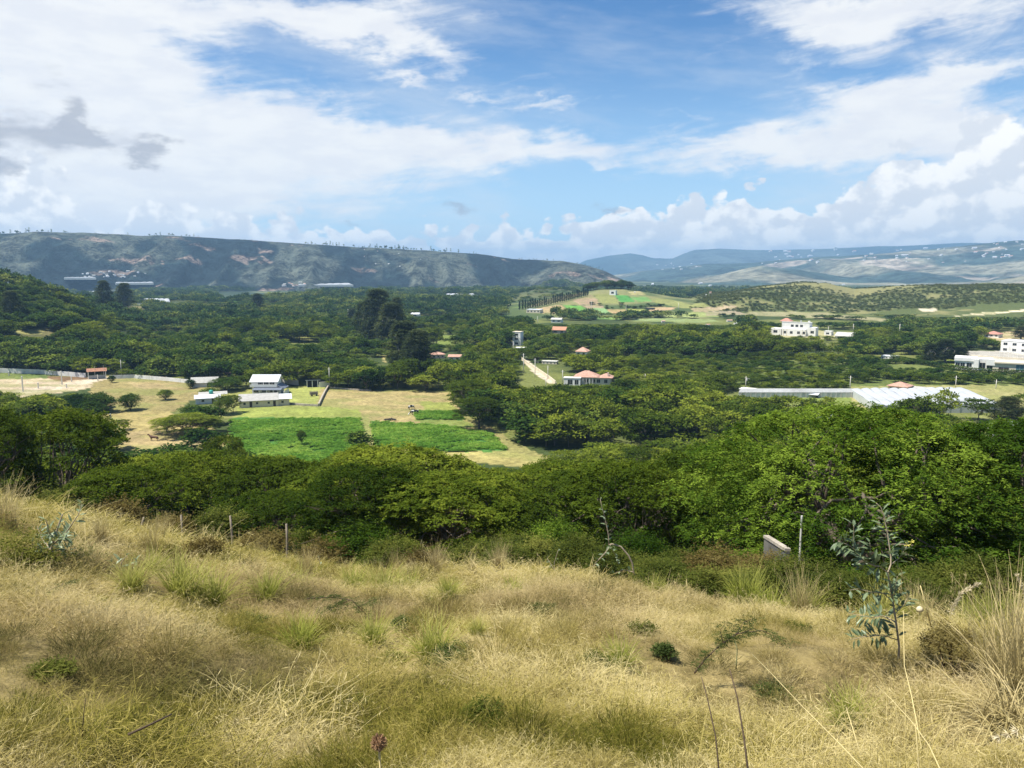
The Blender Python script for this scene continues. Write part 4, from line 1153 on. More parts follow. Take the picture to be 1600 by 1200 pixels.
simple_house('cottage', 941, 576, 15, 8, 'gable', M_WHITE, M_ROOFW, "little white-roofed cottage just behind the pink-roofed villa", dep=5, wins=1, rh=.4)
simple_house('cottage', 869, 504, 16, 7, 'gable', M_WHITE, M_ROOFG, "white cottage at the foot of the terraced hill", dep=6, wins=2)
simple_house('long_house', 685, 560, 20, 9, 'hip', M_PINKW, M_TILEP, "low brown-tiled house right of the tall gum trees", dep=6, wins=3, yaw=10)
simple_house('long_house', 710, 563, 18, 8, 'gable', M_WHITE, M_TILEP, "second low tiled house right of the tall gum trees", dep=6, wins=2, yaw=-8)
simple_house('white_hut', 648, 495, 13, 6, 'gable', M_WHITE, M_ROOFW, "white-roofed hut just right of the tall gum trees", 'hut', dep=6, wins=1)
simple_house('white_hut', 547, 484, 8, 5, 'flat', M_WHITE, M_WHITE, "tiny white hut left of the tall gum trees", 'hut', dep=5, wins=1)
simple_house('white_hut', 770, 521, 9, 6, 'gable', M_WHITE, M_ROOFW, "tiny white hut left of the tower house", 'hut', dep=5, wins=1)
simple_house('white_hut', 768, 530, 8, 5, 'gable', M_WHITE, M_TILEP, "tiny pinkish hut left of the tower house", 'hut', dep=5, wins=1)
simple_house('white_hut', 933, 559, 8, 5, 'flat', M_WHITE, M_WHITE, "white hut among bright trees right of the pale cottage", 'hut', dep=4, wins=1)
simple_house('garden_wall_building', 858, 569, 24, 4, 'flat', M_CREAM, M_TRIM, "long low cream garden building above the pale track", 'building', dep=3, wins=4)
simple_house('hill_house', 957, 461, 10, 7, 'flat', M_WHITE, M_WHITE, "small white house at the top of the terraced fields", dep=6, wins=1)
simple_house('hill_house', 907, 455, 18, 6, 'gable', M_CREAM, M_ROOFG, "grey-roofed farm building on the crest of the terraced hill", dep=8, wins=3)
simple_house('hill_house', 1015, 484, 12, 3, 'gable', M_DARK, M_DARK, "low dark shed among the terraced fields", 'shed', dep=5, wins=1)
simple_house('hill_house', 833, 489, 22, 5, 'flat', M_CREAM, M_ROOFW, "long pale building below the row of cypresses", 'building', dep=12, wins=4)
def block_villa():
    r, s = face_root('block_villa', 1238, 525, "white block villa of stepped cubes with a red-roofed tower", 'villa', rad=14, yaw=-14)
    w = 70 * s; f = lambda a: (a - 1238) * s; h = lambda a: (525 - a) * s
    walls(r, f(1220), f(1262), 2, 10, h(504), M_WHITE, name='main_wall'); walls(r, f(1204), f(1219.8), 1, 9, h(514), M_WHITE, name='left_wing')
    walls(r, f(1262.2), f(1272), 1, 9, h(511), M_WHITE, name='right_wing'); walls(r, f(1217), f(1231), 4, 9.5, h(503), M_PINKW, h(504) * 1.0 + .01, name='tower')
    walls(r, f(1222), f(1258), .2, 1.95, h(514), M_WHITE, name='terrace')
    MB().hip(f(1215), f(1233), 3.4, 10, h(503) + .15, 2.0).build('tower_roof', M_TILER, r)
    MB().box(f(1220) - .1, f(1262) + .1, 1.85, 1.99, h(504), h(504) + .5).build('parapet', M_WHITE, r)
    MB().box(f(1259), f(1262), 3, 4, h(504) + .01, h(501)).build('chimney', M_WHITE, r)
    for a in (1236, 1243, 1250): window(r, f(a), h(511), 4 * s, 3.6 * s, 2)
    for a in (1226, 1236, 1247, 1255): window(r, f(a), h(521.5), 4 * s, 4 * s, .2)
    MB().tube([(f(1247), 6, h(504) + .02), (f(1247), 6, h(504) + 1.1), (f(1247), 6, h(504) + 1.3)], [.6, .6, .2], 10).build('water_tank', M_METAL, r, True)
    for a in (1224, 1229, 1253, 1257): MB().box(f(a) - .12, f(a) + .12, .05, .19, -.5, h(514)).build('pilaster', M_CREAM, r)
    window(r, f(1267), h(520), 5 * s, 4 * s, 1); window(r, f(1211), h(521), 6 * s, 4 * s, 1)
block_villa()
simple_house('shed_building', 1293, 524, 11, 6, 'flat', M_WHITE, M_WHITE, "small white box building right of the white block villa", 'building', dep=5, wins=1)
simple_house('shed_building', 1318, 529, 26, 9, 'gable', M_GREYW, M_ROOFG, "long grey-roofed shed right of the white block villa", 'shed', dep=10, wins=2, rh=.6)
simple_house('greenhouse_office', 1402, 611, 28, 13, 'hip', M_PINKW, M_TILEP, "small open-fronted house with a pink hipped roof behind the big greenhouse", dep=6, wins=3, rh=.45)
simple_house('open_shed', 1436, 612, 26, 6, 'gable', M_GREYW, M_ROOFG, "low grey shed right of the small pink-roofed house", 'shed', dep=6, wins=2, rh=.5)
simple_house('far_villa', 1549, 527, 20, 9, 'hip', M_WHITE, M_TILER, "small white house with a red roof on the right hillside", dep=8, wins=3, rh=.45)
simple_house('white_building', 1606, 553, 78, 18, 'flat', M_WHITE, M_WHITE, "large white two-storey building at the right edge", 'building', dep=12, wins=6, storeys=2)
simple_house('ruin', 1450, 530, 12, 6, 'flat', M_PINKW, M_CREAM, "crumbling pinkish hut in the dark wood at right", 'hut', dep=6, wins=2)
simple_house('ruin', 1507, 529, 16, 4, 'gable', M_WHITE, M_ROOFW, "low white-roofed shed left of the red-roofed white house", 'shed', dep=6, wins=2, rh=.5)
simple_house('ruin', 1388, 561, 22, 4, 'flat', M_WHITE, M_ROOFW, "long low white building at the left end of the clipped hedge", 'building', dep=5, wins=4)
def flat_villa():
    r, s = face_root('modern_villa', 1548, 580, "modern flat-roofed white villa with wide dark glazing behind the clipped hedge", 'villa', yaw=0, rad=18)
    f = lambda a: (a - 1548) * s; h = lambda a: (580 - a) * s
    walls(r, f(1498), f(1527), 0, 10, h(566), M_WHITE, name='left_wing'); walls(r, f(1527.1), f(1550), 1.5, 10, h(562), M_GREYW, name='middle_wing')
    walls(r, f(1550.1), f(1640), .5, 12, h(567), M_CREAM, name='right_wing')
    MB().box(f(1497), f(1528), -.5, 10.5, h(566) + .01, h(561)).build('roof_slab', M_WHITE, r)
    MB().box(f(1552), f(1642), -.2, 12.5, h(567) + .01, h(565)).build('roof_slab', M_CREAM, r)
    MB().box(f(1524), f(1531), -1.2, 1.4, -1, h(562)).build('pier', M_WHITE, r)
    MB().box(f(1541), f(1553), .2, 1.2, h(571), h(561.5)).build('wall_panel', M_WHITE, r)
    for a, w_ in ((1502, 6), (1509, 6), (1518, 7)): window(r, f(a), h(575), w_ * s, 6 * s, 0, bars=1)
    window(r, f(1536), h(577), 8 * s, 9 * s, 1.5, bars=1); window(r, f(1546), h(577), 8 * s, 5 * s, 1.5, bars=1)
    window(r, f(1591), h(577), 20 * s, 9 * s, .5, M_GLASSB, bars=3); window(r, f(1565), h(577), 14 * s, 4 * s, .5, M_DOOR, bars=1)
    window(r, f(1625), h(577), 20 * s, 9 * s, .5, M_GLASSB, bars=3)
flat_villa()
wall_line('terrace_wall', [(1516, 557), (1560, 560), (1610, 563), (1680, 566)], .9, .3, "pale retaining wall above the flat-roofed villa", 'wall', M_CREAM)
r, s = face_root('pergola', 1575, 560, "white pergola frame beside the large white building at the right edge", 'pergola', rad=3)
for k in range(5):
    MB().box(-4 + k * 2, -3.8 + k * 2, 0, .2, -.5, 3.4).build('post', M_WHITE, r)
MB().box(-4.3, 4.4, -.1, .3, 3.403, 3.65).build('beam', M_WHITE, r)
# --- greenhouses ----------------------------------------------------------
def on_plane(px, py, z):
    x, y, q = px_dir(px, py); k = z / q; return np.array([x * k, y * k, z])
def greenhouse(FL, FR, BL, bays, label, hgt=2.2, rise=.9):
    """FL, FR, BL: picture points of the roof's near left, near right and far left corners"""
    c = hit((FL[0] + FR[0]) / 2, (FL[1] * 2 + BL[1]) / 3 + 2); zt = float(c[2]) + hgt
    o = on_plane(*FL, zt); u = on_plane(*FR, zt) - o; v = on_plane(*BL, zt) - o
    r = empty('greenhouse', (o[0], o[1], c[2]), 0, label, 'greenhouse')
    w = np.linalg.norm(u); dep = np.linalg.norm(v)
    for i in range(6):
        for j in range(3): q = o + u * i / 5 + v * j / 2; BUILT.append((q[0], q[1], max(dep / 4, w / 12)))
    roof = MB(); endw = MB(); prof = [(0, 0), (.15, .42), (.38, .82), (.62, 1.0), (.84, .72), (1, 0)]; m = len(prof)
    P = lambda s_, t_, z: (u[0] * s_ + v[0] * t_, u[1] * s_ + v[1] * t_, z)
    for k in range(bays):
        vs = [P((k + a) / bays, j / 4, hgt + b_ * rise - .12 * math.sin(j * 2.1 + k)) for j in range(5) for a, b_ in prof]
        roof.add(vs, [(j * m + i, j * m + i + 1, (j + 1) * m + i + 1, (j + 1) * m + i) for j in range(4) for i in range(m - 1)])
        endw.add([P((k + a) / bays, -.002, hgt + b_ * rise * .97) for a, b_ in prof] + [P(k / bays, -.002, -1), P((k + 1) / bays, -.002, -1)], [tuple(range(m)) + (m + 1, m)])
        q = P(k / bays, -.004, 0); MB().tube([(q[0], q[1], -.5), (q[0], q[1], hgt + .1)], .07, 5).build('post', M_METAL, r)
    for s_ in (0, 1): endw.add([P(s_, 0, -1), P(s_, 1, -1), P(s_, 1, hgt), P(s_, 0, hgt)], [(0, 1, 2, 3)])
    endw.add([P(0, 1, -1), P(1, 1, -1), P(1, 1, hgt), P(0, 1, hgt)], [(3, 2, 1, 0)])
    roof.build('roof_film', M_PLASTIC, r, False); endw.build('wall_film', M_FILM2, r)
    return r
greenhouse((1368, 634), (1566, 632), (1330, 608), 12, "large white plastic greenhouse with many arched bays beside the long low shed", 2.6, .42)
greenhouse((1262, 662), (1372, 656), (1278, 650), 7, "small white greenhouse roof just above the big dark green tree", 2.6, .7)
greenhouse((1556, 690), (1760, 690), (1543, 662), 8, "white greenhouse roof at the right edge behind the big tree", 3.0, .9)
def long_shed():  # a pale strip made up as a shed, its roof tilted to catch light
    L, Rr = hit(1156, 619), hit(1342, 619); dm = (math.hypot(*L[:2]) + math.hypot(*Rr[:2])) / 2; L, Rr = at_dist(1156, dm), at_dist(1342, dm)
    z = float((L[2] + Rr[2]) / 2); zt = z + 1.9
    a, b, c, d = on_plane(1154, 613, zt), on_plane(1342, 613, zt), on_plane(1338, 607, zt + .9), on_plane(1158, 607, zt + .9)
    r = empty('long_shed', a * np.array([1, 1, 0]) + np.array([0, 0, z]), 0, "long low shed with a pale grey sheet roof running left from the big greenhouse", 'shed'); o = np.array(r.location)
    A, B, Cc, Dd = a - o, b - o, c - o, d - o; v = lambda q, dz: (q[0], q[1], q[2] + dz)
    MB().add([v(A, 0), v(B, 0), v(Cc, 0), v(Dd, 0), v(A, -.1), v(B, -.1), v(Cc, -.1), v(Dd, -.1)], [(0, 1, 2, 3), (7, 6, 5, 4), (0, 4, 5, 1), (1, 5, 6, 2), (2, 6, 7, 3), (3, 7, 4, 0)]).build('roof', M_SHEETS, r)
    m = MB(); ins = (Dd - A) * .06; A2, B2 = A + ins, B + ins
    m.add([v(A2, -.105), v(B2, -.105), (B2[0], B2[1], -1), (A2[0], A2[1], -1)], [(0, 3, 2, 1)]).add([v(Dd, -.105), v(Cc, -.105), (Cc[0], Cc[1], -1), (Dd[0], Dd[1], -1)], [(0, 1, 2, 3)])
    m.add([v(A2, -.105), v(Dd, -.105), (Dd[0], Dd[1], -1), (A2[0], A2[1], -1)], [(0, 1, 2, 3)]).add([v(B2, -.105), v(Cc, -.105), (Cc[0], Cc[1], -1), (B2[0], B2[1], -1)], [(0, 3, 2, 1)]).build('wall', M_GREYW, r)
    for k in range(24):
        q = A + (B - A) * (k + .5) / 24; MB().box(q[0] - .08, q[0] + .08, q[1] - .08, q[1] + .08, -.6, q[2] - .1).build('post', M_POST, r)
    for k in range(12): q = (A + (B - A) * (k + .5) / 12 + Dd - A) ; BUILT.append((q[0] + o[0], q[1] + o[1], 8))
M_SHEETS = plain("weathered_pale_sheets", (.36, .37, .37), .7, .12, .12, dirt=(.25, .25, .24), ribs=2.0)
long_shed()
simple_house('yard_shed', 1266, 621, 20, 7, 'gable', M_DARK, M_ROOFW, "open dark shed with a white roof in front of the long low pale shed", 'shed', dep=4, wins=2, rh=.35)
simple_house('yard_shed', 1166, 613, 22, 4, 'flat', M_WHITE, M_WHITE, "low white shed at the left end of the long low pale shed", 'shed', dep=4, wins=3)
wall_line('track_wall', [(815, 562), (825, 570), (834, 576), (845, 583), (858, 592), (868, 600)], 1.3, .25, "pale wall running down along the narrow track", 'wall', M_CREAM)
# far greenhouses and the villages at the foot of the ridge
for k, (a, b, py, bk, lab) in enumerate([(214, 266, 472, 467, "long bright white greenhouse beyond the left wood"), (160, 200, 472, 466, "white greenhouse left of the tall dark trees at left"), (100, 150, 434, 432, "long thin white greenhouse at the foot of the ridge, far left"),
                                 (128, 156, 458, 455, "short pale greenhouse by the left hill"), (180, 240, 442, 440, "pale far greenhouse under the village roofs"), (466, 552, 445, 441, "long whitish greenhouses at the middle foot of the ridge"), (694, 742, 463, 459, "white greenhouse at the ridge foot right of the gum trees")]):
    greenhouse((a, py), (b, py), (a + 3, bk), 6, lab, 3.5, .8)
rv = random.Random(3)
def village(n, x0, x1, y0, y1, label, group, w0=7, w1=14, d=None, mats=None, tall=4):
    me = []
    for k in range(3):
        b = MB(); w = [8, 11, 14][k]
        b.m = 0; b.box(-w / 2, w / 2, 0, 8, -4, tall)
        b.m = 1; b.gable(-w / 2 - .4, w / 2 + .4, -.5, 8.5, tall + .1, 1.6)
        b.m = 2
        for q in range(3): b.box(-w * .33 + q * w * .3, -w * .33 + q * w * .3 + 1.1, -.04, .02, 1.2, 2.6)
        me.append(b.mesh('village_house', [M_WHITE, rv.choice([M_ROOFW, M_TILEP, M_ROOFG]), M_GLASS]))
    for i in range(n):
        px, py = rv.uniform(x0, x1), rv.uniform(y0, y1)
        p = hit(px, py); s = rv.uniform(w0, w1) * pxm(p) / 11
        o = link('village_house', me[i % 3], None, p, rv.uniform(-.6, .6)); o.scale = (s, s, s); tag(o, label, 'house', group)
village(26, 125, 235, 424, 434, "small pale house of the village at the ridge foot on the left", 'village houses at the foot of the ridge on the left', 2.5, 5)
village(12, 440, 490, 442, 450, "small pale house beside the greenhouses at the middle ridge foot", 'houses beside the greenhouses at the ridge foot', 2.5, 5)
village(22, 990, 1120, 443, 462, "small pale house in the wooded gap between the ridge and the right hills", 'houses in the far wooded gap', 2, 4.5)
village(14, 1010, 1090, 412, 422, "pale house high on the far valley side under the blue mountains", 'houses under the far blue mountains', 1.5, 3.5)
village(60, 1180, 1600, 386, 412, "white building scattered on the far hazy mountain slope at right", 'white buildings scattered on the far mountain slope', 2, 5.5)
village(16, 1530, 1600, 374, 384, "white building along the far mountain top at the right edge", 'white buildings along the far mountain top', 2, 5)
village(10, 560, 660, 384, 420, "tiny pale house high on the dark ridge", 'houses on the dark ridge', 1.5, 3)
village(7, 1000, 1200, 498, 512, "small house at the foot of the right scrub hill", 'houses at the foot of the right scrub hill', 4, 7)

# --- animals ---------------------------------------------------------------
def skinned(name, chains, mats, levels=2):
    """one continuous body grown over connected joints with a radius each"""
    vs = []; es = []; rs = []; idx = {}
    for ch in chains:
        last = None
        for key, p, r in ch:
            if key is not None and key in idx: i = idx[key]
            else:
                i = len(vs); vs.append(p); rs.append(r)
                if key is not None: idx[key] = i
            if last is not None: es.append((last, i))
            last = i
    me = bpy.data.meshes.new(name); me.from_pydata(vs, es, []); me.update()
    o = link(name, me)
    md = o.modifiers.new('skin', 'SKIN'); md.use_smooth_shade = True
    for i, r in enumerate(rs):
        q = (r, r) if not hasattr(r, '__len__') else r
        me.skin_vertices[0].data[i].radius = q
    me.skin_vertices[0].data[0].use_root = True
    o.modifiers.new('sub', 'SUBSURF').levels = levels; o.modifiers['sub'].render_levels = levels
    for m in mats: me.materials.append(m)
    return o
def hide_mat(name, a, b, scale, thr):
    m, nt, out = new_mat(name); p = nt.nodes.new("ShaderNodeBsdfPrincipled")
    f = s_smooth(noise3(nt, pos_vec(nt), scale, 1), thr - .02, thr + .02)
    nt.links.new(s_mix(f, a, b), p.inputs['Base Color']); p.inputs['Roughness'].default_value = .7
    nt.links.new(p.outputs[0], out.inputs['Surface']); return m
M_COW = hide_mat("black_and_white_hide", (.012, .011, .010), (.62, .60, .56), 1.1, .5)
M_HORSE = hide_mat("chestnut_hide", (.07, .028, .014), (.10, .042, .02), 3, .5)
M_CALF = hide_mat("black_hide", (.012, .011, .011), (.03, .026, .022), 3, .5)
def quadruped(name, px, py, rz, mat, label, cat, size=1., graze=True, horse=False, lying=False):
    lo = 0.75 if not lying else .12
    bz = .95 if not lying else .48
    hd = (1.55, .0, .35) if graze else (1.45, 0, 1.55 if horse else 1.35)
    nk = (1.15, 0, .75) if graze else (1.15, 0, 1.35 if horse else 1.2)
    if lying: hd = (1.4, .0, .85); nk = (1.1, 0, .75)
    ch = [[('a', (-.8, 0, bz + .1), .26), ('b', (-.3, 0, bz), .33), ('c', (.3, 0, bz), .34), ('d', (.75, 0, bz + .08), .27), ('n', nk, .17 if not horse else .19), ('h', hd, .12), ('m', (hd[0] + .25, 0, hd[2] - .22), .08)],
          [('a', 0, 0), ('t', (-1.05, 0, bz + .1), .05), ('u', (-1.15, 0, bz - .5), .035)]]
    for sy in (-1, 1):
        if lying:
            ch.append([('d', 0, 0), (None, (.85, sy * .22, .22), .1), (None, (1.15, sy * .2, .09), .06)])
            ch.append([('a', 0, 0), (None, (-.7, sy * .3, .25), .13), (None, (-.35, sy * .42, .1), .07)])
        else:
            ch.append([('d', 0, 0), (None, (.68, sy * .18, bz - .3), .11), (None, (.7, sy * .18, .45), .065), (None, (.68, sy * .18, .12), .05), (None, (.73, sy * .18, .03), .06)])
            ch.append([('a', 0, 0), (None, (-.72, sy * .19, bz - .25), .14), (None, (-.9, sy * .18, .5), .07), (None, (-.84, sy * .18, .13), .05), (None, (-.79, sy * .18, .03), .06)])
        ch.append([('h', 0, 0), (None, (hd[0] - .06, sy * .14, hd[2] + .13), .03)])
    for c in ch:
        for i, q in enumerate(c):
            if q[0] is not None and q[1] == 0: c[i] = (q[0], None, None)
    o = skinned(name, ch, [mat]); p = hit(px, py)
    o.location = p; o.rotation_euler = (0, 0, rz); o.scale = (size,) * 3
    return tag(o, label, cat)
quadruped('horse', 241, 689, math.radians(172), M_HORSE, "brown horse standing on the dry clearing at left", 'horse', 1.15, False, True)
quadruped('cow', 642, 640, math.radians(60), M_COW, "black and white cow standing on the dry pasture above the small dark crop plot", 'cow', 1.25)
quadruped('cow', 648, 648, math.radians(-150), M_COW, "black and white cow at the left corner of the small dark crop plot", 'cow', 1.3)
for k, (px, lab) in enumerate([(604, "leftmost of three small dark calves lying at the top edge of the right crop"), (610, "middle one of three small dark calves lying at the top edge of the right crop"), (616, "rightmost of three small dark calves lying at the top edge of the right crop")]):
    quadruped('calf', px, 657, k * 1.3, M_CALF, lab, 'calf', .75, lying=True)
# ================================================================ vegetation in place
rngt = np.random.default_rng(77)
def mtree(px, top, d, wpx, kind, label, name=None, lod=0, i=None, cat='tree', rzr=None):
    """one particular tree: bearing, top row, distance and crown width"""
    if d < 0: q = hit(px, -d); d = math.hypot(q[0], q[1])      # given by the row its foot stands on
    p = at_dist(px, d); tz = ray_at(px, top, d)[2]
    H = max(2.5, tz - p[2]); R = wpx / 2 * pxm(p); zb = None
    if kind == 'round' and name is None: zb = p[2] - H * .26; H *= 1.26
    n = {'acacia': 4, 'round': 3, 'gum': 3}[kind]
    BUILT.append((p[0], p[1], R * .55))
    return place_tree(kind, 0 if kind == 'gum' else lod, int(rngt.integers(n)) if i is None else i, name or {'acacia': 'acacia_tree', 'round': 'round_tree', 'gum': 'gum_tree'}[kind], p[0], p[1], H, R, rngt.uniform(0, 6.28), label, cat, z=zb)
# --- the great tree on the right, with leaves of its own
def great_tree(px, top, d, wpx, seed, label, npads=185):
    r_ = np.random.default_rng(seed)
    p = at_dist(px, d); H = ray_at(px, top, d)[2] - p[2]; R = wpx / 2 * pxm(p)
    pads = tier_pads(H, R, int(npads * 5.0), r_, 8, .052, .32, .62, fz=3.6)
    # skirts of foliage hanging lower round the rim
    for k in range(160):
        w = r_.uniform(0, 2 * PI); rr = R * r_.uniform(.68, 1.02); s = R * .05 * r_.uniform(.7, 1.3)
        pads.append((math.cos(w) * rr, math.sin(w) * rr, H * r_.uniform(.36, .65), s, s * .45))
    V, F, t = foliage(pads, 14, 9, .34, .125, .048, r_, droop=.6, up=.15)
    r = empty('great_tree', p, 0, label, 'tree')
    link('crown', np_mesh("great_crown", V, F, [M_BIG], fcol=t), r)
    tree_frame(H, R, pads, r_, .2, .34, 7, 8).build('trunk', M_BARK, r, True)
    BUILT.append((p[0], p[1], R * .8))
great_tree(1345, 641, 29, 540, 1, "huge dense dark green tree at the right with a broad flat-topped crown")
great_tree(1600, 662, 31, 430, 2, "dense green tree cut by the right edge, beside the huge tree", 150)
# --- particular trees
mtree(80, 646, 64, 235, 'acacia', "dark spreading tree at the left above the dry slope, before the round bushes")
mtree(-40, 640, 60, 190, 'acacia', "dark tree cut by the left edge of the view above the dry slope")
mtree(612, 705, 52, 310, 'acacia', "wide acacia with bare branches showing, in the middle below the crops")
mtree(420, 722, 56, 220, 'acacia', "low flat acacia left of the wide acacia with bare branches")
mtree(300, 712, 60, 200, 'acacia', "flat yellowish-green acacia below the dry clearing")
mtree(180, 735, 50, 190, 'acacia', "feathery light green acacia beyond the left part of the slope")
mtree(760, 738, 50, 190, 'acacia', "flat acacia just right of the wide acacia with bare branches")
mtree(905, 742, 47, 210, 'acacia', "broad yellow-green acacia in the centre right of the hollow")
mtree(1020, 728, 42, 200, 'acacia', "feathery acacia just left of the huge tree")
mtree(345, 684, 120, 90, 'acacia', "acacia at the lower left corner of the bright crop")
mtree(290, 648, -681, 90, 'acacia', "wide dark tree with several trunks above the dry clearing", i=1)
mtree(256, 654, -677, 55, 'acacia', "smaller flat tree left of the wide dark many-trunked tree")
mtree(318, 652, -678, 60, 'acacia', "dark tree right of the wide dark many-trunked tree")
mtree(348, 616, -648, 33, 'round', "round dark tree in front of the white-roofed shed")
mtree(352, 590, -611, 52, 'round', "broad dark tree left of the white farmhouse")
mtree(362, 618, -645, 30, 'acacia', "light green tree between the shed and the long outbuilding")
mtree(748, 622, -670, 82, 'acacia', "wide shady tree standing at the right corner of the pasture", i=2)
mtree(733, 595, -645, 78, 'acacia', "flat domed tree at the upper right corner of the dry pasture", i=1)
mtree(201, 614, -641, 36, 'round', "solitary round dark bush-like tree on the olive lot at left")
mtree(257, 608, -625, 24, 'round', "small round tree right of the solitary round dark one")
mtree(297, 592, -607, 16, 'round', "small round tree at the left end of the grey gabled shed")
mtree(175, 586, -598, 12, 'round', "small dark bush beside the orange-roofed entrance shelter")
mtree(188, 656, -672, 26, 'acacia', "small sparse tree on the clearing beside the white post")
for k, (px, top, w) in enumerate([(24, 623, 24), (45, 619, 34), (72, 615, 40), (98, 617, 36), (122, 614, 40), (150, 612, 42), (164, 618, 34), (110, 625, 44), (137, 626, 48)]):
    mtree(px, top, -(top + w * .62 + 6), w, 'round', "round dark tree, " + ["leftmost", "second from the left", "third from the left", "fourth from the left", "sixth from the left", "second from the right", "rightmost", "lower one at the middle", "lower one right of the middle"][k] + " in the row before the dirt lot", lod=1)['group'] = 'round trees in the row before the dirt lot'
mtree(468, 672, -698, 16, 'round', "small dark upright tree alone in the bright crop", name='lone_tree')
# tall gum trees
for px, top, base, w, lab in [(592, 448, 534, 52, "tallest dark gum tree left of centre"), (614, 470, 545, 46, "gum tree just right of the tallest gum tree"), (634, 498, 578, 58, "gum tree in the middle of the descending gum group"),
                              (654, 512, 592, 50, "nearest gum tree with a pale trunk at the right end of the gum group"), (572, 470, 530, 34, "slim gum tree left of the tallest gum tree"), (622, 462, 520, 26, "slender gum tree behind the gum group"),
                              (553, 480, 506, 16, "small dark gum tree at the left end of the gum group"), (204, 440, 492, 28, "tall dark gum tree beyond the left wood, right one of the pair"), (172, 436, 490, 26, "tall dark gum tree beyond the left wood, left one of the pair"),
                              (408, 457, 492, 22, "dark gum tree right of the bright far clearing"), (104, 450, 480, 24, "dark gum tree on the left hill slope"), (28, 452, 500, 30, "dark gum tree near the foot of the left hill"),
                              (1474, 528, 566, 36, "tall dark tree left of the flat-roofed villa"), (1450, 535, 568, 24, "dark conifer-like tree left of the tall dark tree near the villa"), (1498, 540, 566, 22, "dark tree touching the flat-roofed villa's left end"),
                              (1588, 508, 530, 22, "dark gum tree on the pale bank at the right edge"), (1580, 618, 662, 44, "grey-green tree at the right edge in front of the big greenhouse"), (1561, 568, 579, 8, "small dark conifer in front of the flat-roofed villa")]:
    t = mtree(px, top, -base, w * 1.3, 'gum', lab)
# cypress row on the terraced hill
rc = np.random.default_rng(8)
V = []; F = []; 
pads = [(rc.normal(0, .2), rc.normal(0, .2), z, .75 * math.sin(PI * min(1, z / 9 * .85 + .12)) + .15, .8) for z in np.linspace(.8, 8.6, 26)]
V, F, t = foliage(pads, 18, 3, .4, .55, .3, rc, droop=-.3, up=1.2)
mf = MB(); mf.tube([(0, 0, -.5), (0, 0, 3), (0, 0, 7)], [.15, .1, .04], 5, cap=False)
cyp = joined('cypress_tree', (V, F, t), mf, [M_CYPR, M_BARK])
n = 31
for k in range(n):
    t_ = k / (n - 1); px = lerp(812, 918, t_ ** .92); py = 484.5 - 22 * (t_ ** 1.15)
    p = hit(px, py); o = link('cypress_tree', cyp, None, p, rc.uniform(0, 6)); s = rc.uniform(.85, 1.15); o.scale = (s, s, s * rc.uniform(.9, 1.1))
    tag(o, "slim dark cypress in the row climbing the terraced hill", 'cypress', 'cypresses in the row climbing the terraced hill')
# hilltop trees, trees on terraces
for k in range(30):
    px = rc.uniform(915, 984); p = at_dist(px, rc.uniform(1025, 1062))
    place_tree('round', 1, k % 3, 'hilltop_tree', p[0], p[1], rc.uniform(7, 12), rc.uniform(5, 8), rc.uniform(0, 6), "dark tree of the grove on top of the terraced hill", 'tree', 'grove on top of the terraced hill')
for k in range(46):
    row = rc.integers(4); x0, x1, yy = [(912, 1000, 476.5), (945, 1012, 481.5), (1010, 1040, 479), (930, 1165, 495)][row]
    px = rc.uniform(x0, x1); p = hit(px, yy + rc.normal(0, .5))
    place_tree('round', 1, k % 3, 'terrace_bush', p[0], p[1], rc.uniform(1.5, 3.4), rc.uniform(1.6, 3.2), rc.uniform(0, 6), "dark bush on the edges of the terraced fields", 'bush', 'bushes along the terrace edges')
# trees on the crest of the ridge
pads = round_pads(9, 3.4, 16, rc, .1); V, F, t = foliage(pads, 8, 2, 1, 1.6, 1.1, rc); mf = MB(); mf.tube([(0, 0, -4), (0, 0, 5)], [.4, .2], 5, cap=False)
rt1 = joined('ridge_tree', (V, F, t), mf, [M_FAR, M_BARK])
pads = [(rc.normal(0, .7), rc.normal(0, .7), z, 2.2 * (1 - z / 18) + .5, 1.4) for z in np.linspace(3, 15, 14)]; V, F, t = foliage(pads, 8, 2, 1, 1.5, .9, rc)
rt2 = joined('ridge_tree', (V, F, t), mf, [M_FAR, M_BARK])
crest_spots = [(rc.uniform(0, 800), .36) for _ in range(80)] + [(rc.normal(610, 22), 1.3) for _ in range(30)] + [(rc.normal(690, 25), 1.1) for _ in range(20)] + [(rc.normal(55, 40), 1.0) for _ in range(26)] + [(rc.normal(515, 22), 1.0) for _ in range(18)] + [(rc.uniform(800, 960), .6) for _ in range(30)] + [(rc.normal(275, 25), .9) for _ in range(16)]
for k, (px, sc) in enumerate(crest_spots):
    px = max(-40, min(px, 975)); b, _ = px_ang(px, 400)
    dc = float(np.interp(b, L_RIDGE[:, 0], L_RIDGE[:, 1])) + rc.uniform(-35, 30)
    p = at_dist(px, dc); o = link('ridge_tree', rt1 if k % 3 else rt2, None, p, rc.uniform(0, 6)); s = sc * rc.uniform(.4, .85); o.scale = (s, s, s * rc.uniform(.9, 1.2))
    tag(o, "tree on the crest of the long dark ridge, against the sky", 'tree', 'trees along the crest of the long ridge')

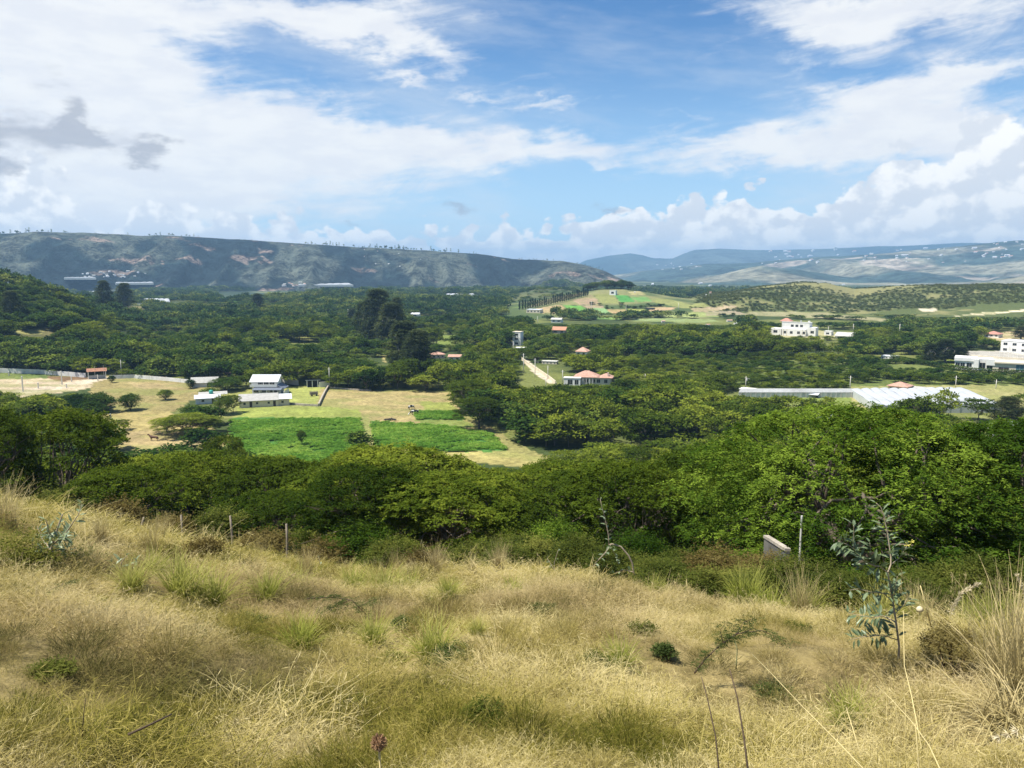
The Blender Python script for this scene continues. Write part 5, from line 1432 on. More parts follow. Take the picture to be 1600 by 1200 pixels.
# --- the wood in the hollow and beside the fields: single trees
def grp(px, d):
    if d < 125:
        row = 'front' if d < 62 else 'middle' if d < 90 else 'rear'
        part = 'below the dry clearing' if px < 360 else 'below the left crop' if px < 600 else 'below the right crop' if px < 860 else 'left of the huge tree' if px < 1120 else 'behind the huge tree'
        return (f"feathery acacia in the {row} row of the wood {part}", f"acacias in the {row} of the wood {part}")
    if px > 840:
        row = 'near' if d < 165 else 'middle' if d < 210 else 'far'
        part = 'beside the pasture corner' if px < 960 else 'in front of the orchard' if px < 1160 else 'before the long low shed' if px < 1340 else 'below the big greenhouse'
        return (f"flat-crowned acacia of the right-hand wood {part}, {row} rows", f"acacias {part}, {row} rows")
    if px > 360: return ("low acacia at the lower edge of the bright crops", "acacias at the lower edge of the bright crops")
    return ("acacia of the wood left of the bright crops", "acacias of the wood left of the bright crops")
P = candidates(36, 120, 6.8); P = np.vstack([P, candidates(120, 255, 8.2)])
n = len(P); Hs = rng.uniform(5.6, 10.2, n); Rs = rng.uniform(3.6, 6.8, n)
d0 = np.hypot(P[:, 0], P[:, 1]); be = np.arctan2(P[:, 0], P[:, 1]); de0 = np.interp(be, _eb, _ed)
ok = (d0 > de0 + 9); Hs = np.where(d0 < de0 + 20, Hs * .7, Hs); Rs = np.where(d0 < de0 + 20, Rs * .75, Rs)
near_t = prune(P[ok], Hs[ok], Rs[ok])
x_, z_, H_, R_, d_ = near_t
ppx, ppt = project(x_[:, 0], x_[:, 1], z_ + H_)
vis = (ppx > -60) & (ppx < 1660)
order = np.argsort(d_ + np.where(vis, 0, 1e4))
N_SINGLE = 290
chosen = {}
for k in order[:N_SINGLE]: chosen.setdefault(grp(ppx[k], d_[k])[1], []).append(k)
ORDN = ['leftmost', 'second from left', 'third from left', 'fourth from left', 'fifth from left', 'sixth from left', 'seventh from left', 'eighth from left', 'ninth from left', 'tenth from left']
for k in order[:N_SINGLE]:
    x, y = x_[k]; lod = 0 if d_[k] < 85 else 1
    kind = 'round' if (d_[k] > 95 and fbm(x / 30, y / 30, 2, 201) > .74) else 'acacia'
    lab, g = grp(ppx[k], d_[k])
    if kind == 'round':
        lab = lab.replace('feathery acacia', 'darker round tree').replace('flat-crowned acacia', 'darker round tree').replace('acacia', 'darker round tree'); g = g.replace('acacias', 'darker round trees')
    mem = sorted(chosen[grp(ppx[k], d_[k])[1]], key=lambda q: ppx[q])
    if len(mem) <= 10:
        lab = (ORDN[mem.index(k)] + ' ' + lab).replace('feathery ', '').replace('flat-crowned ', '').replace('darker ', '')
    nt_ = 4 if kind == 'acacia' else 3
    place_tree(kind, lod, int(rngt.integers(nt_)), kind + '_tree', x, y, H_[k], R_[k] * (1 if kind == 'acacia' else .8), rngt.uniform(0, 6.28), lab, 'tree', g)
rest = order[N_SINGLE:]; rest = rest[vis[rest] | True]
print("near trees", len(order), "farthest single", d_[order[min(N_SINGLE, len(order)) - 1]])
def put(name, coll, parts, label, cat, hz):
    pts = np.vstack([np.column_stack([p[:, 0], p[:, 1], z]) for p, z, H, R in parts]); n = len(pts)
    H = np.concatenate([q[2] for q in parts]); R = np.concatenate([q[3] for q in parts])
    rot = np.zeros((n, 3)); rot[:, 2] = rng.uniform(0, 6.28, n)
    return pts, H, R, rot, n
parts = [(x_[rest], z_[rest], H_[rest], R_[rest])]
P = candidates(255, 640, 7.6); n = len(P)
Hs = rng.uniform(3.6, 7.2, n) * (1 + .35 * (fbm(P[:, 0] / 40, P[:, 1] / 40, 2, 210) - .5)); Rs = rng.uniform(3.6, 5.4, n)
gm = fbm(P[:, 0] / 34, P[:, 1] / 34, 3, 260); Hs = Hs * (.6 + 1.0 * sstep((gm - .25) * 2)); Rs = Rs * (.75 + .5 * sstep((gm - .25) * 2))
kk = (gm > .34) | (rng.uniform(0, 1, n) < .35); P, Hs, Rs = P[kk], Hs[kk], Rs[kk]
# the orchard: low, small crowns
pxa, pya = project(P[:, 0], P[:, 1], height(P[:, 0], P[:, 1]))
orch = (pxa > 960) & (pya > 560) & (pxa < 1660) & (pya < 612)
Hs = np.where(orch, Hs * .48, Hs); Rs = np.where(orch, Rs * .55, Rs)
q = prune(P, Hs, Rs, outline=False); parts.append(q[:4])
P2 = candidates(255, 470, 5.6, 6, 36); a2, b2 = project(P2[:, 0], P2[:, 1], height(P2[:, 0], P2[:, 1])); P2 = P2[(a2 > 960) & (a2 < 1640) & (b2 > 560) & (b2 < 612)]; n2 = len(P2)
q = prune(P2, rng.uniform(1.6, 3.2, n2), rng.uniform(1.5, 2.6, n2), outline=False); parts.append(q[:4])
pts, H, R, rot, n = put('w', None, parts, '', '', 0)
kindn = fbm(pts[:, 0] / 45, pts[:, 1] / 45, 3, 205)
dd = np.hypot(pts[:, 0], pts[:, 1])
isac = (kindn + (pts[:, 0] > 20) * .12 - (dd > 330) * .12) > .5
pick = np.where(isac, rng.integers(0, 4, n), 4 + rng.integers(0, 4, n))
isac = np.where((pts[:, 0] > 5) & (dd < 370), rng.uniform(0, 1, n) < .93, isac)
pick = np.where(isac, rng.integers(0, 4, n), 4 + rng.integers(0, 4, n))
size = np.stack([R / np.where(isac, 5.2, 3.6)] * 2 + [H / np.where(isac, 7., 5.5)], 1)
scatter('woods', COLL_MID, pts, rot, size, pick, 'dense green wood of low trees covering the near valley floor', 'wood')
P = np.vstack([candidates(640, 1150, 9.5), candidates(1150, 2150, 14, -34, 24)]); n = len(P)
Hs = rng.uniform(4.5, 8.5, n); Rs = rng.uniform(4.2, 6.5, n)
gm = fbm(P[:, 0] / 70, P[:, 1] / 70, 4, 261); Hs = Hs * (.55 + 1.1 * sstep((gm - .25) * 2)); kk = (gm > .36) | (rng.uniform(0, 1, n) < .4); P, Hs, Rs = P[kk], Hs[kk], Rs[kk]
q = prune(P, Hs, Rs, outline=False); P_, z_, H_, R_, d_ = q
zz, cc = height(P_[:, 0], P_[:, 1], cls=True)
hn = fbm(P_[:, 0] / 70, P_[:, 1] / 70, 5, 81)
far_k = (cc == 0) | ((cc == 1) & (hn < .44)) | ((cc == 3) & (rng.uniform(0, 1, len(cc)) < .5)) | ((cc == 5) & (hn < .52) & (d_ < 2150))
n = far_k.sum(); sz = np.where(cc == 3, .5, 1.0)[far_k]
dn = np.where(d_[far_k] > 1150, 1.5, 1.0)
size = np.stack([R_[far_k] / 4.8 * sz * dn] * 2 + [H_[far_k] / 6 * sz * np.sqrt(dn)], 1); rot = np.zeros((n, 3)); rot[:, 2] = rng.uniform(0, 6.28, n)
scatter('woods', COLL_FAR, np.column_stack([P_, z_])[far_k], rot, size, rng.integers(0, 5, n), 'dark green woods covering the far valley floor up to the ridge', 'wood')
# scrub on the right hills and the terraced hill's flanks
P = candidates(640, 1330, 5.2, 8, 40); n = len(P); q = prune(P, rng.uniform(.8, 2.2, n), rng.uniform(1.0, 2.3, n), outline=False)
P_, z_, H_, R_, d_ = q; zz, cc = height(P_[:, 0], P_[:, 1], cls=True)
hn = fbm(P_[:, 0] / 70, P_[:, 1] / 70, 5, 81); hf = fbm(P_[:, 0] / 14, P_[:, 1] / 14, 4, 82)
bare = np.clip((hn * .5 + hf * .5 - .53) * 7, 0, 1) + 1.3 * np.exp(-(((P_[:, 0] - 445) / 70) ** 2 + ((P_[:, 1] - 1090) / 120) ** 2))
k = (cc == 4) & (rng.uniform(0, 1, len(cc)) > bare * .85); n = k.sum()
size = np.stack([R_[k] / 2.0] * 2 + [H_[k] / 2.2], 1); rot = np.zeros((n, 3)); rot[:, 2] = rng.uniform(0, 6.28, n)
scatter('scrub', COLL_SCRUB, np.column_stack([P_, z_])[k], rot, size, rng.integers(0, 4, n), 'olive scrub covering the rounded hills at right', 'scrub')
print("scatter counts", len(pts), far_k.sum(), n)
# --- crops: rows of leafy plants
COLL_CROP = source_coll("crop_plants")
for i in range(3):
    pads = [(rg.normal(0, .2), rg.normal(0, .2), .38, .34, .22) for _ in range(4)]
    V, F, t = foliage(pads, 10, 3, .2, .24, .15, rg, up=.5, droop=.5); source(f"e{i}", np_mesh("crop_plant", V, F, [M_CROP], fcol=t))
def crop(poly, label, step=.8, gap=0.1, hs=1.0, thin=None):
    x0, y0 = poly.min(0); x1, y1 = poly.max(0)
    gx, gy = np.meshgrid(np.arange(x0, x1, step), np.arange(y0, y1, step))
    row = np.round(gy / 1.25) * 1.25 + gx * .06
    x = gx.ravel() + rng.uniform(-.3, .3, gx.size); y = row.ravel() + rng.uniform(-.16, .16, gx.size)
    k = inpoly(x, y, poly); g = fbm(x / 6, y / 3, 3, 230); k &= (g > .37) | (rng.uniform(0, 1, len(x)) > .8)
    if thin: k &= rng.uniform(0, 1, len(x)) > thin * (g < .58)
    x, y = x[k], y[k]; n = len(x); s = rng.uniform(.7, 1.35, n) * hs * (.6 + .8 * fbm(x / 7, y / 5, 3, 231))
    rot = np.zeros((n, 3)); rot[:, 2] = rng.uniform(0, 6.28, n)
    scatter('crop_field', COLL_CROP, np.column_stack([x, y, height(x, y) - .02]), rot, np.stack([s * 1.25, s * 1.25, s], 1), rng.integers(0, 3, n), label, 'crop field')
crop(PZ_L, 'bright green leafy crop field below the farm buildings', thin=.25)
crop(PZ_R, 'bright green leafy crop field right of the narrow grass strip')
crop(PZ_S, 'small dark green crop plot beside the cows', hs=.8)
# hedge in front of the flat villa
def hedge(pts, h, th, label):
    W = [hit(*p) for p in pts]; o0 = W[0]; pads = []
    for a, b in zip(W[:-1], W[1:]):
        L = np.linalg.norm(b - a)
        for t in np.arange(0, 1, 1.0 / (L / .9)):
            p = a + (b - a) * t - o0; 
            for zz in (.25, .6, .9): pads.append((p[0] + rc.normal(0, .1), p[1] + rc.normal(0, .1), p[2] + h * zz, th, .55))
    V, F, t = foliage(pads, 16, 3, .35, .5, .3, rc, up=.3)
    tag(link('hedge', np_mesh('hedge', V, F, [M_ROUND], fcol=t), None, o0), label, 'hedge')
hedge([(1393, 562), (1430, 568), (1470, 575), (1520, 583), (1570, 586), (1640, 587)], 2.2, .8, "long clipped dark hedge in front of the flat-roofed villa")
# ================================================================ the dry slope
def grass_mat(name, stops, wscale=.45, trans=.25, pink=True, inst=False):
    m, nt, out = new_mat(name)
    at = nt.nodes.new("ShaderNodeAttribute"); at.attribute_name = 'tint'; tint = S(at.outputs['Fac'])
    oi = nt.nodes.new("ShaderNodeObjectInfo"); rnd = S(oi.outputs['Random'])
    g = pos_vec(nt, 'World')
    n = noise3(nt, g, wscale, 3); n2 = noise3(nt, g, wscale * 3.3, 2)
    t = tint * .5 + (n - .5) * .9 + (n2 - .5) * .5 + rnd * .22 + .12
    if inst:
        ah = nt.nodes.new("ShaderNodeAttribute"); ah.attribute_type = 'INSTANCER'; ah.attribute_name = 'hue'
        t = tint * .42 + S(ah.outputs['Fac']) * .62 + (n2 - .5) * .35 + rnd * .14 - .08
    cr = nt.nodes.new("ShaderNodeValToRGB"); nt.links.new(t.s, cr.inputs[0])
    cr.color_ramp.elements[0].position = stops[0][0]; cr.color_ramp.elements[0].color = stops[0][1] + (1,)
    cr.color_ramp.elements[1].position = stops[-1][0]; cr.color_ramp.elements[1].color = stops[-1][1] + (1,)
    for p, c in stops[1:-1]: e = cr.color_ramp.elements.new(p); e.color = c + (1,)
    c = cr.outputs[0]
    if pink:
        ap = nt.nodes.new("ShaderNodeAttribute"); ap.attribute_type = 'INSTANCER'; ap.attribute_name = 'pink'
        c = s_mix(S(ap.outputs['Fac']) * s_smooth(tint, .1, .8, .35, .85), c, (.36, .265, .16))
    df = nt.nodes.new("ShaderNodeBsdfDiffuse"); tr = nt.nodes.new("ShaderNodeBsdfTranslucent")
    nt.links.new(c, df.inputs[0]); nt.links.new(c, tr.inputs[0])
    mx = nt.nodes.new("ShaderNodeMixShader"); mx.inputs[0].default_value = trans
    nt.links.new(df.outputs[0], mx.inputs[1]); nt.links.new(tr.outputs[0], mx.inputs[2]); nt.links.new(mx.outputs[0], out.inputs['Surface'])
    return m
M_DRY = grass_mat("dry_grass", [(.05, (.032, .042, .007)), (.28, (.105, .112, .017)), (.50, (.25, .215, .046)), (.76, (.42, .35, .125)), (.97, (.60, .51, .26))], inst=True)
M_LIME = grass_mat("lime_grass", [(.1, (.11, .14, .02)), (.45, (.30, .33, .06)), (.9, (.50, .46, .16))], pink=False, trans=.45)
M_STRAW = grass_mat("tall_straw", [(.1, (.17, .15, .05)), (.5, (.38, .31, .14)), (.9, (.60, .50, .27))], pink=False)
M_BLUE = leaf_mat("blue_green_leaf", (0.084, 0.126, 0.059), (0.160, 0.218, 0.109), (0.269, 0.319, 0.185), .3, 2.0, gloss=.05)
M_STEMG = plain("green_stem", (.22, .24, .12), .7, .2, 5)
M_STEMP = plain("pale_stem", (.34, .28, .20), .8, .2, 5)
M_STEMD = plain("dark_dry_stalk", (.10, .07, .045), .9, .3, 8)
M_STEMS = plain("straw_stalk", (.52, .43, .20), .8, .2, 8)
M_FEATH = leaf_mat("feathery_seedling_leaf", (0.025, 0.042, 0.012), (0.059, 0.084, 0.024), (0.109, 0.134, 0.038), .25, 1.5)
M_SEED = plain("brown_seed_head", (.36, .22, .12), .95, .35, 40, bump=.004)
M_YEL = plain("yellow_flower", (.62, .56, .12), .7, .15, 10)
M_PLUME = plain("pale_plume", (.62, .54, .36), .95, .2, 30)

def blades(n, rb, L, W, lean, curve, rng, seg=3, base_z=-.02, az=None, tip=.15, elev=None):
    w = rng.uniform(0, 2 * PI, n) if az is None else az
    r = rb * np.sqrt(rng.uniform(0, 1, n)); pw = rng.uniform(0, 2 * PI, n)
    b = np.stack([np.cos(pw) * r, np.sin(pw) * r, np.full(n, base_z) if elev is None else elev], 1)
    L = rng.uniform(*L, n); W = rng.uniform(*W, n); th = np.abs(rng.normal(0, lean, n)) if np.isscalar(lean) else rng.uniform(*lean, n)
    cv = rng.uniform(*curve, n)
    out = np.stack([np.cos(w), np.sin(w), np.zeros(n)], 1); up = np.array([0, 0, 1.])
    sidew = w + PI / 2 + rng.uniform(-.9, .9, n)
    sd = np.stack([np.cos(sidew), np.sin(sidew), np.zeros(n)], 1)
    P = [b]; a = th.copy()
    for k in range(seg):
        a = a + cv / seg
        P.append(P[-1] + (out * np.sin(a)[:, None] + up * np.cos(a)[:, None]) * (L / seg)[:, None])
    V = []
    for k, p in enumerate(P):
        ww = (W * (1 - (1 - tip) * (k / seg) ** 1.5) / 2)[:, None]
        V += [p - sd * ww, p + sd * ww]
    V = np.stack(V, 1)                 # n, 2(seg+1), 3
    F = []
    for k in range(seg): F.append([2 * k, 2 * k + 1, 2 * k + 3, 2 * k + 2])
    F = np.array(F)[None] + (np.arange(n) * (2 * (seg + 1)))[:, None, None]
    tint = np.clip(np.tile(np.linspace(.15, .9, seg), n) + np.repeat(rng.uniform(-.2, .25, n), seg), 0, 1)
    return V.reshape(-1, 3), F.reshape(-1, 4), tint, P[-1], out
def merge(parts):
    V = []; F = []; T = []; o = 0
    for v, f, t in parts: V.append(v); F.append(f + o); T.append(t); o += len(v)
    return np.vstack(V), np.vstack(F), np.concatenate(T)
def fluff(rng, n=130, m=400, L=(.09, .24), R=.13, fine=1.0):
    v, f, t, tips, out = blades(n, R, L, (.0012 * fine, .0023 * fine), .65, (.3, 2.6), rng)
    # branching seed hairs near the blade tips
    k = rng.integers(0, n, m); hgt = rng.uniform(0, .45, m)[:, None]; root = v.reshape(n, -1, 3)[:, 0]; w = rng.uniform(0, 2 * PI, m)
    th = rng.uniform(.1, 2.2, m); l = rng.uniform(.015, .045, m)
    d = np.stack([np.cos(w) * np.sin(th), np.sin(w) * np.sin(th), np.cos(th)], 1)
    sd = unit(np.cross(d, rng.normal(0, 1, (m, 3))))
    V2, F2 = leaf_quads(tips[k] * (1 - hgt) + root[k] * hgt, d, sd, l, np.full(m, .0021 * fine))
    return merge([(v, f, t), (V2, F2, np.clip(rng.uniform(.5, 1.1, m), 0, 1))])
rf = np.random.default_rng(42)
COLL_G = source_coll("grass_tufts")
for i in range(6):
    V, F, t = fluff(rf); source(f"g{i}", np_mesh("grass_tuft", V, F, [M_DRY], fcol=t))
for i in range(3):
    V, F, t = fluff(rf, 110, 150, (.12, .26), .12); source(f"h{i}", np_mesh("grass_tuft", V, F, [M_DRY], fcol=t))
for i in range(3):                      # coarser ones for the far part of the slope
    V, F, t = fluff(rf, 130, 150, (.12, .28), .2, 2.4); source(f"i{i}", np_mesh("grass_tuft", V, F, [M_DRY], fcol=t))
SLOTS = []
HUES = [(110, 1045, 110, 30, -.5), (340, 1085, 150, 42, -.5), (190, 1185, 120, 30, -.35), (1190, 1120, 170, 48, -.4), (640, 1150, 120, 30, -.3), (700, 1075, 60, 20, -.35), (860, 1095, 110, 24, -.2), (1350, 1180, 90, 30, -.25),
        (60, 1110, 60, 30, .2), (760, 1060, 120, 22, .3), (1000, 1130, 120, 30, .25), (480, 1180, 130, 30, .2), (1150, 930, 260, 30, .35), (1500, 1150, 100, 40, .25), (300, 1010, 220, 16, .15), (1060, 1060, 140, 16, .2)]
def cushion(rng, n=620, R=.24, H=.20):
    w = rng.uniform(0, 2 * PI, n); u = rng.uniform(0, 1, n); ph = np.arccos(1 - u)          # over a dome
    d0 = np.stack([np.sin(ph) * np.cos(w), np.sin(ph) * np.sin(w), np.cos(ph) + .15], 1)
    b = d0 * np.array([R, R, H]) * rng.uniform(.25, .8, n)[:, None]; b[:, 2] -= .03
    d = unit(d0 + rng.normal(0, .38, (n, 3)) + np.array([0, 0, .25])); L = rng.uniform(.05, .14, n)
    sd = unit(np.cross(d, rng.normal(0, 1, (n, 3)))); V = []; F = []; T = []
    V1, F1 = leaf_quads(b, d, sd, L, rng.uniform(.0018, .0032, n)); tip = b + d * L[:, None]
    m = n * 2; k = rng.integers(0, n, m); d2 = unit(d[k] + rng.normal(0, .8, (m, 3)))
    V2, F2 = leaf_quads(tip[k] - d[k] * (L[k] * rng.uniform(0, .5, m))[:, None], d2, unit(np.cross(d2, rng.normal(0, 1, (m, 3)))), rng.uniform(.015, .045, m), np.full(m, .0021))
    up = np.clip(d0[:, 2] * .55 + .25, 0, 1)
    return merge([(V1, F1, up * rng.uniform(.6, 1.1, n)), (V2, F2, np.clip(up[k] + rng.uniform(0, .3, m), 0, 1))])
COLL_G2 = source_coll("grass_cushions")
for i in range(4):
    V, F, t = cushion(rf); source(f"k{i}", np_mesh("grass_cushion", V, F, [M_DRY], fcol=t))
def hue_of(P, d, nn):
    hue = .40 + 2.1 * (fbm(P[:, 0] / .7, P[:, 1] / .7, 3, 301 + 40) - .5) + .9 * (nn - .5) + .5 * (fbm(P[:, 0] / 3, P[:, 1] / 3, 2, 345) - .5)
    px, py = project(P[:, 0], P[:, 1], height(P[:, 0], P[:, 1]))
    for qx, qy, rx, ry, a in HUES:
        c = hit(qx, qy); dc = math.hypot(c[0], c[1]); wx = rx * dc / F_PX; wy = abs(np.hypot(*hit(qx, qy - ry)[:2]) - dc) + .05
        b0 = math.atan2(c[0], c[1]); u = (P[:, 0] * math.cos(b0) - P[:, 1] * math.sin(b0)) / wx; v = (P[:, 0] * math.sin(b0) + P[:, 1] * math.cos(b0) - dc) / wy
        hue = hue + a * np.exp(-(u * u + v * v))
    hue = np.clip(hue, 0, 1)
    pink = np.clip(sstep((d - 4.6) / 1.6) * (1 - sstep((d - 13) / 5)) * .7 * sstep((fbm(P[:, 0] / 2.5, P[:, 1] / 2.5, 3, 350) - .3) * 3.2), 0, 1)
    return hue, pink
def grass():
    global rng
    P = np.vstack([candidates(1.1, 3.2, .115, -46, 46), candidates(3.2, 6, .13, -45, 45), candidates(6, 12, .165, -44, 44), candidates(12, 22, .30, -43, 43), candidates(22, 52, .44, -42, 42)])
    d = np.hypot(P[:, 0], P[:, 1]); b = np.arctan2(P[:, 0], P[:, 1]); de = np.interp(b, _eb, _ed)
    k = d < de + 7; P, d = P[k], d[k]; n = len(P)
    nn = fbm(P[:, 0] / .8, P[:, 1] / .8, 3, 301); big = fbm(P[:, 0] / 3.5, P[:, 1] / 3.5, 2, 302)
    bare = fbm(P[:, 0] / .8, P[:, 1] / .8, 2, 303) < .24
    s = (.6 + 1.1 * sstep((nn - .25) * 2)) * (.75 + .6 * big) * rng.uniform(.75, 1.25, n) * np.where(d > 20, 1.45, np.where(d > 11, 1.15, 1.0))
    s = np.where(bare, s * .65, s)
    s = np.where(d < 3.8, np.minimum(s, .62 + .1 * d), s)
    for gx, gy, gr in SLOTS:
        q = np.hypot(P[:, 0] - gx, P[:, 1] - gy); s = s * np.where(q < gr, .42, 1.0)
    hue, pink = hue_of(P, d, nn)
    pick = np.where(d > 15, 9 + rng.integers(0, 3, n), np.where(rng.uniform(0, 1, n) < .16, 6 + rng.integers(0, 3, n), rng.integers(0, 6, n)))
    rot = np.stack([rng.normal(0, .16, n), rng.normal(0, .16, n), rng.uniform(0, 6.28, n)], 1)
    z = height(P[:, 0], P[:, 1])
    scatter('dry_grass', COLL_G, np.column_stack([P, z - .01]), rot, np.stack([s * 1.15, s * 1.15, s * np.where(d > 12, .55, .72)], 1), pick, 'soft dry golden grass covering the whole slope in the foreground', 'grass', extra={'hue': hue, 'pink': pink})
    print("grass tufts", n)
    P = np.vstack([candidates(1.4, 5, .32, -45, 45), candidates(5, 12, .42, -44, 44), candidates(12, 30, .7, -43, 43)])
    d = np.hypot(P[:, 0], P[:, 1]); b = np.arctan2(P[:, 0], P[:, 1]); de = np.interp(b, _eb, _ed)
    k = (d < de + 2) & (rng.uniform(0, 1, len(P)) < .72)
    for gx, gy, gr in SLOTS: k &= np.hypot(P[:, 0] - gx, P[:, 1] - gy) > gr + .12
    P, d = P[k], d[k]; n = len(P); nn = fbm(P[:, 0] / .8, P[:, 1] / .8, 3, 301); hue, pink = hue_of(P, d, nn)
    hue = np.clip(hue + rng.normal(-.04, .2, n), 0, 1)
    s = rng.uniform(.4, 1.2, n) * np.where(d > 12, 1.35, np.where(d > 6, 1.05, .9)); z = height(P[:, 0], P[:, 1])
    rot = np.stack([rng.normal(0, .2, n), rng.normal(0, .2, n), rng.uniform(0, 6.28, n)], 1)
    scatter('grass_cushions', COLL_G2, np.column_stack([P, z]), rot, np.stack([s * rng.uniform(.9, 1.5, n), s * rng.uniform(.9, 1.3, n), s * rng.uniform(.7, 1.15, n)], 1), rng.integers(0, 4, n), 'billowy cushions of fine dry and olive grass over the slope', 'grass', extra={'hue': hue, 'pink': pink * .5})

# --- tussocks ---------------------------------------------------------------
def tussock_mesh(rng, kind):
    if kind == 'lime': v, f, t, a, b = blades(330, .12, (.28, .60), (.006, .012), .42, (.2, 1.3), rng, 4); m = M_LIME; nm = 'lime_tussock'
    elif kind == 'tall': v, f, t, a, b = blades(230, .16, (.55, 1.15), (.005, .010), .20, (.1, 1.1), rng, 5); m = M_STRAW; nm = 'straw_tussock'
    else: v, f, t, a, b = blades(230, .2, (.3, .7), (.006, .011), .6, (.5, 2.0), rng, 5); m = M_STRAW; nm = 'straw_tussock'
    if kind == 'tall':
        pts = [(v, f, t)]
        for k in range(26):
            q = a[k * 7]; m_ = 26; d = unit(rng.normal(0, .35, (m_, 3)) + np.array([0, 0, .8]) + b[k * 7] * .5)
            bb = q + np.array([0, 0, 1.]) * rng.uniform(-.14, .02, m_)[:, None]; V2, F2 = leaf_quads(bb, d, unit(np.cross(d, rng.normal(0, 1, (m_, 3)))), rng.uniform(.02, .05, m_), np.full(m_, .004)); pts.append((V2, F2, rng.uniform(.6, 1, m_)))
        v, f, t = merge(pts)
    return np_mesh(nm, v, f, [m], fcol=t)
TM = {k: [tussock_mesh(rf, k) for _ in range(3)] for k in ('lime', 'tall', 'arch')}
def tussock(px, py, hpx, kind, label, group=None, wide=1.0, name=None):
    p = hit(px, py); d = math.hypot(p[0], p[1]); h = hpx * pxm(p); SLOTS.append((p[0], p[1], .22 * h + .16)); SLOTS.append((p[0] * (1 - .5 * h / d), p[1] * (1 - .5 * h / d), .22 * h + .14)); SLOTS.append((p[0] * (1 - 1.1 * h / d), p[1] * (1 - 1.1 * h / d), .2 * h + .14)); ref = {'lime': .48, 'tall': .95, 'arch': .45}[kind]
    o = link(name or {'lime': 'lime_tussock', 'tall': 'tall_grass_clump', 'arch': 'straw_tussock'}[kind], TM[kind][int(rf.integers(3))], None, p, rf.uniform(0, 6.28))
    s = 1.25 * h / ref; o.scale = (s * wide, s * wide, s); return tag(o, label, 'grass tussock', group)
for q in [(598, 932, 46, "lime green tussock in the middle of the row near the brow, the fullest one"), (552, 924, 38, "lime tussock just left of the fullest one"), (465, 926, 38, "lime tussock near the brow at the left end of the bright pair"),
          (416, 938, 44, "lime tussock left of the bright pair, slightly nearer"), (330, 946, 56, "pale lime tussock at the left of the brow row"), (285, 930, 60, "tall pale lime tussock behind the leftmost one"), (700, 934, 32, "small lime tussock right of the fullest one"),
          (672, 950, 24, "very small lime tussock in front of the small one on the brow"), (801, 937, 32, "solitary lime tussock on the brow right of the middle"), (470, 1014, 48, "upright lime tussock at centre left of the slope"), (583, 1008, 46, "lime tussock beside the feathery green spray"),
          (677, 1032, 60, "pale lime tussock in the centre of the slope"), (967, 1046, 44, "lime tussock beside the dark green cushion"), (745, 992, 26, "thin lime tussock up-slope of the centre one"), (640, 925, 30, "pale tussock just right of the fullest lime one"),
          (205, 922, 46, "yellowish tussock below the left shrub"), (235, 905, 44, "yellowish tussock right of the left shrub"), (1330, 1140, 60, "thin green tussock low on the right between golden stems")]:
    tussock(q[0], q[1], q[2], 'lime', q[3], 'lime green tussocks on the slope')
for q in [(1592, 1100, 175, "big dry tall grass clump at the right edge"), (1556, 1075, 120, "dry tall grass clump left of the big one at the right edge"), (1600, 1040, 120, "dry tall grass clump behind the big one at the right edge"),
          (1530, 975, 62, "thin dry grass clump on the brow near the right edge"), (1575, 980, 70, "dry grass clump on the brow at the right edge"), (1450, 985, 55, "tawny grass clump on the brow right of the blue-green plant"), (1490, 975, 45, "greenish grass clump right of the tawny one"),
          (12, 830, 70, "tall straw clump at the left edge of the brow"), (235, 872, 50, "tall straw clump left of the fence posts"), (160, 850, 44, "straw clump above the blue-green left plant"), (318, 880, 42, "straw clump in front of the fence posts"),
          (145, 905, 52, "straw clump at the right foot of the left shrub"), (95, 800, 30, "thin straw clump on the far left brow"), (400, 905, 36, "thin straw clump behind the lime row"), (250, 850, 40, "pale straw clump near the leaning post"),
          (740, 905, 36, "thin straw clump on the brow by the middle weeds"), (480, 900, 40, "straw clump on the brow behind the bright lime pair"), (680, 900, 44, "straw clump on the brow with brown flower heads")]:
    tussock(q[0], q[1], q[2], 'tall', q[3], 'tall dry grass clumps', .9)
for q in [(120, 880, 46, "arching straw tussock in front of the left shrub"), (225, 900, 34, "arching straw tussock near the lime row's left end"), (1585, 1135, 70, "arching straw tussock at the foot of the big dry clump")]:
    tussock(q[0], q[1], q[2], 'arch', q[3], 'arching straw tussocks', 1.2)
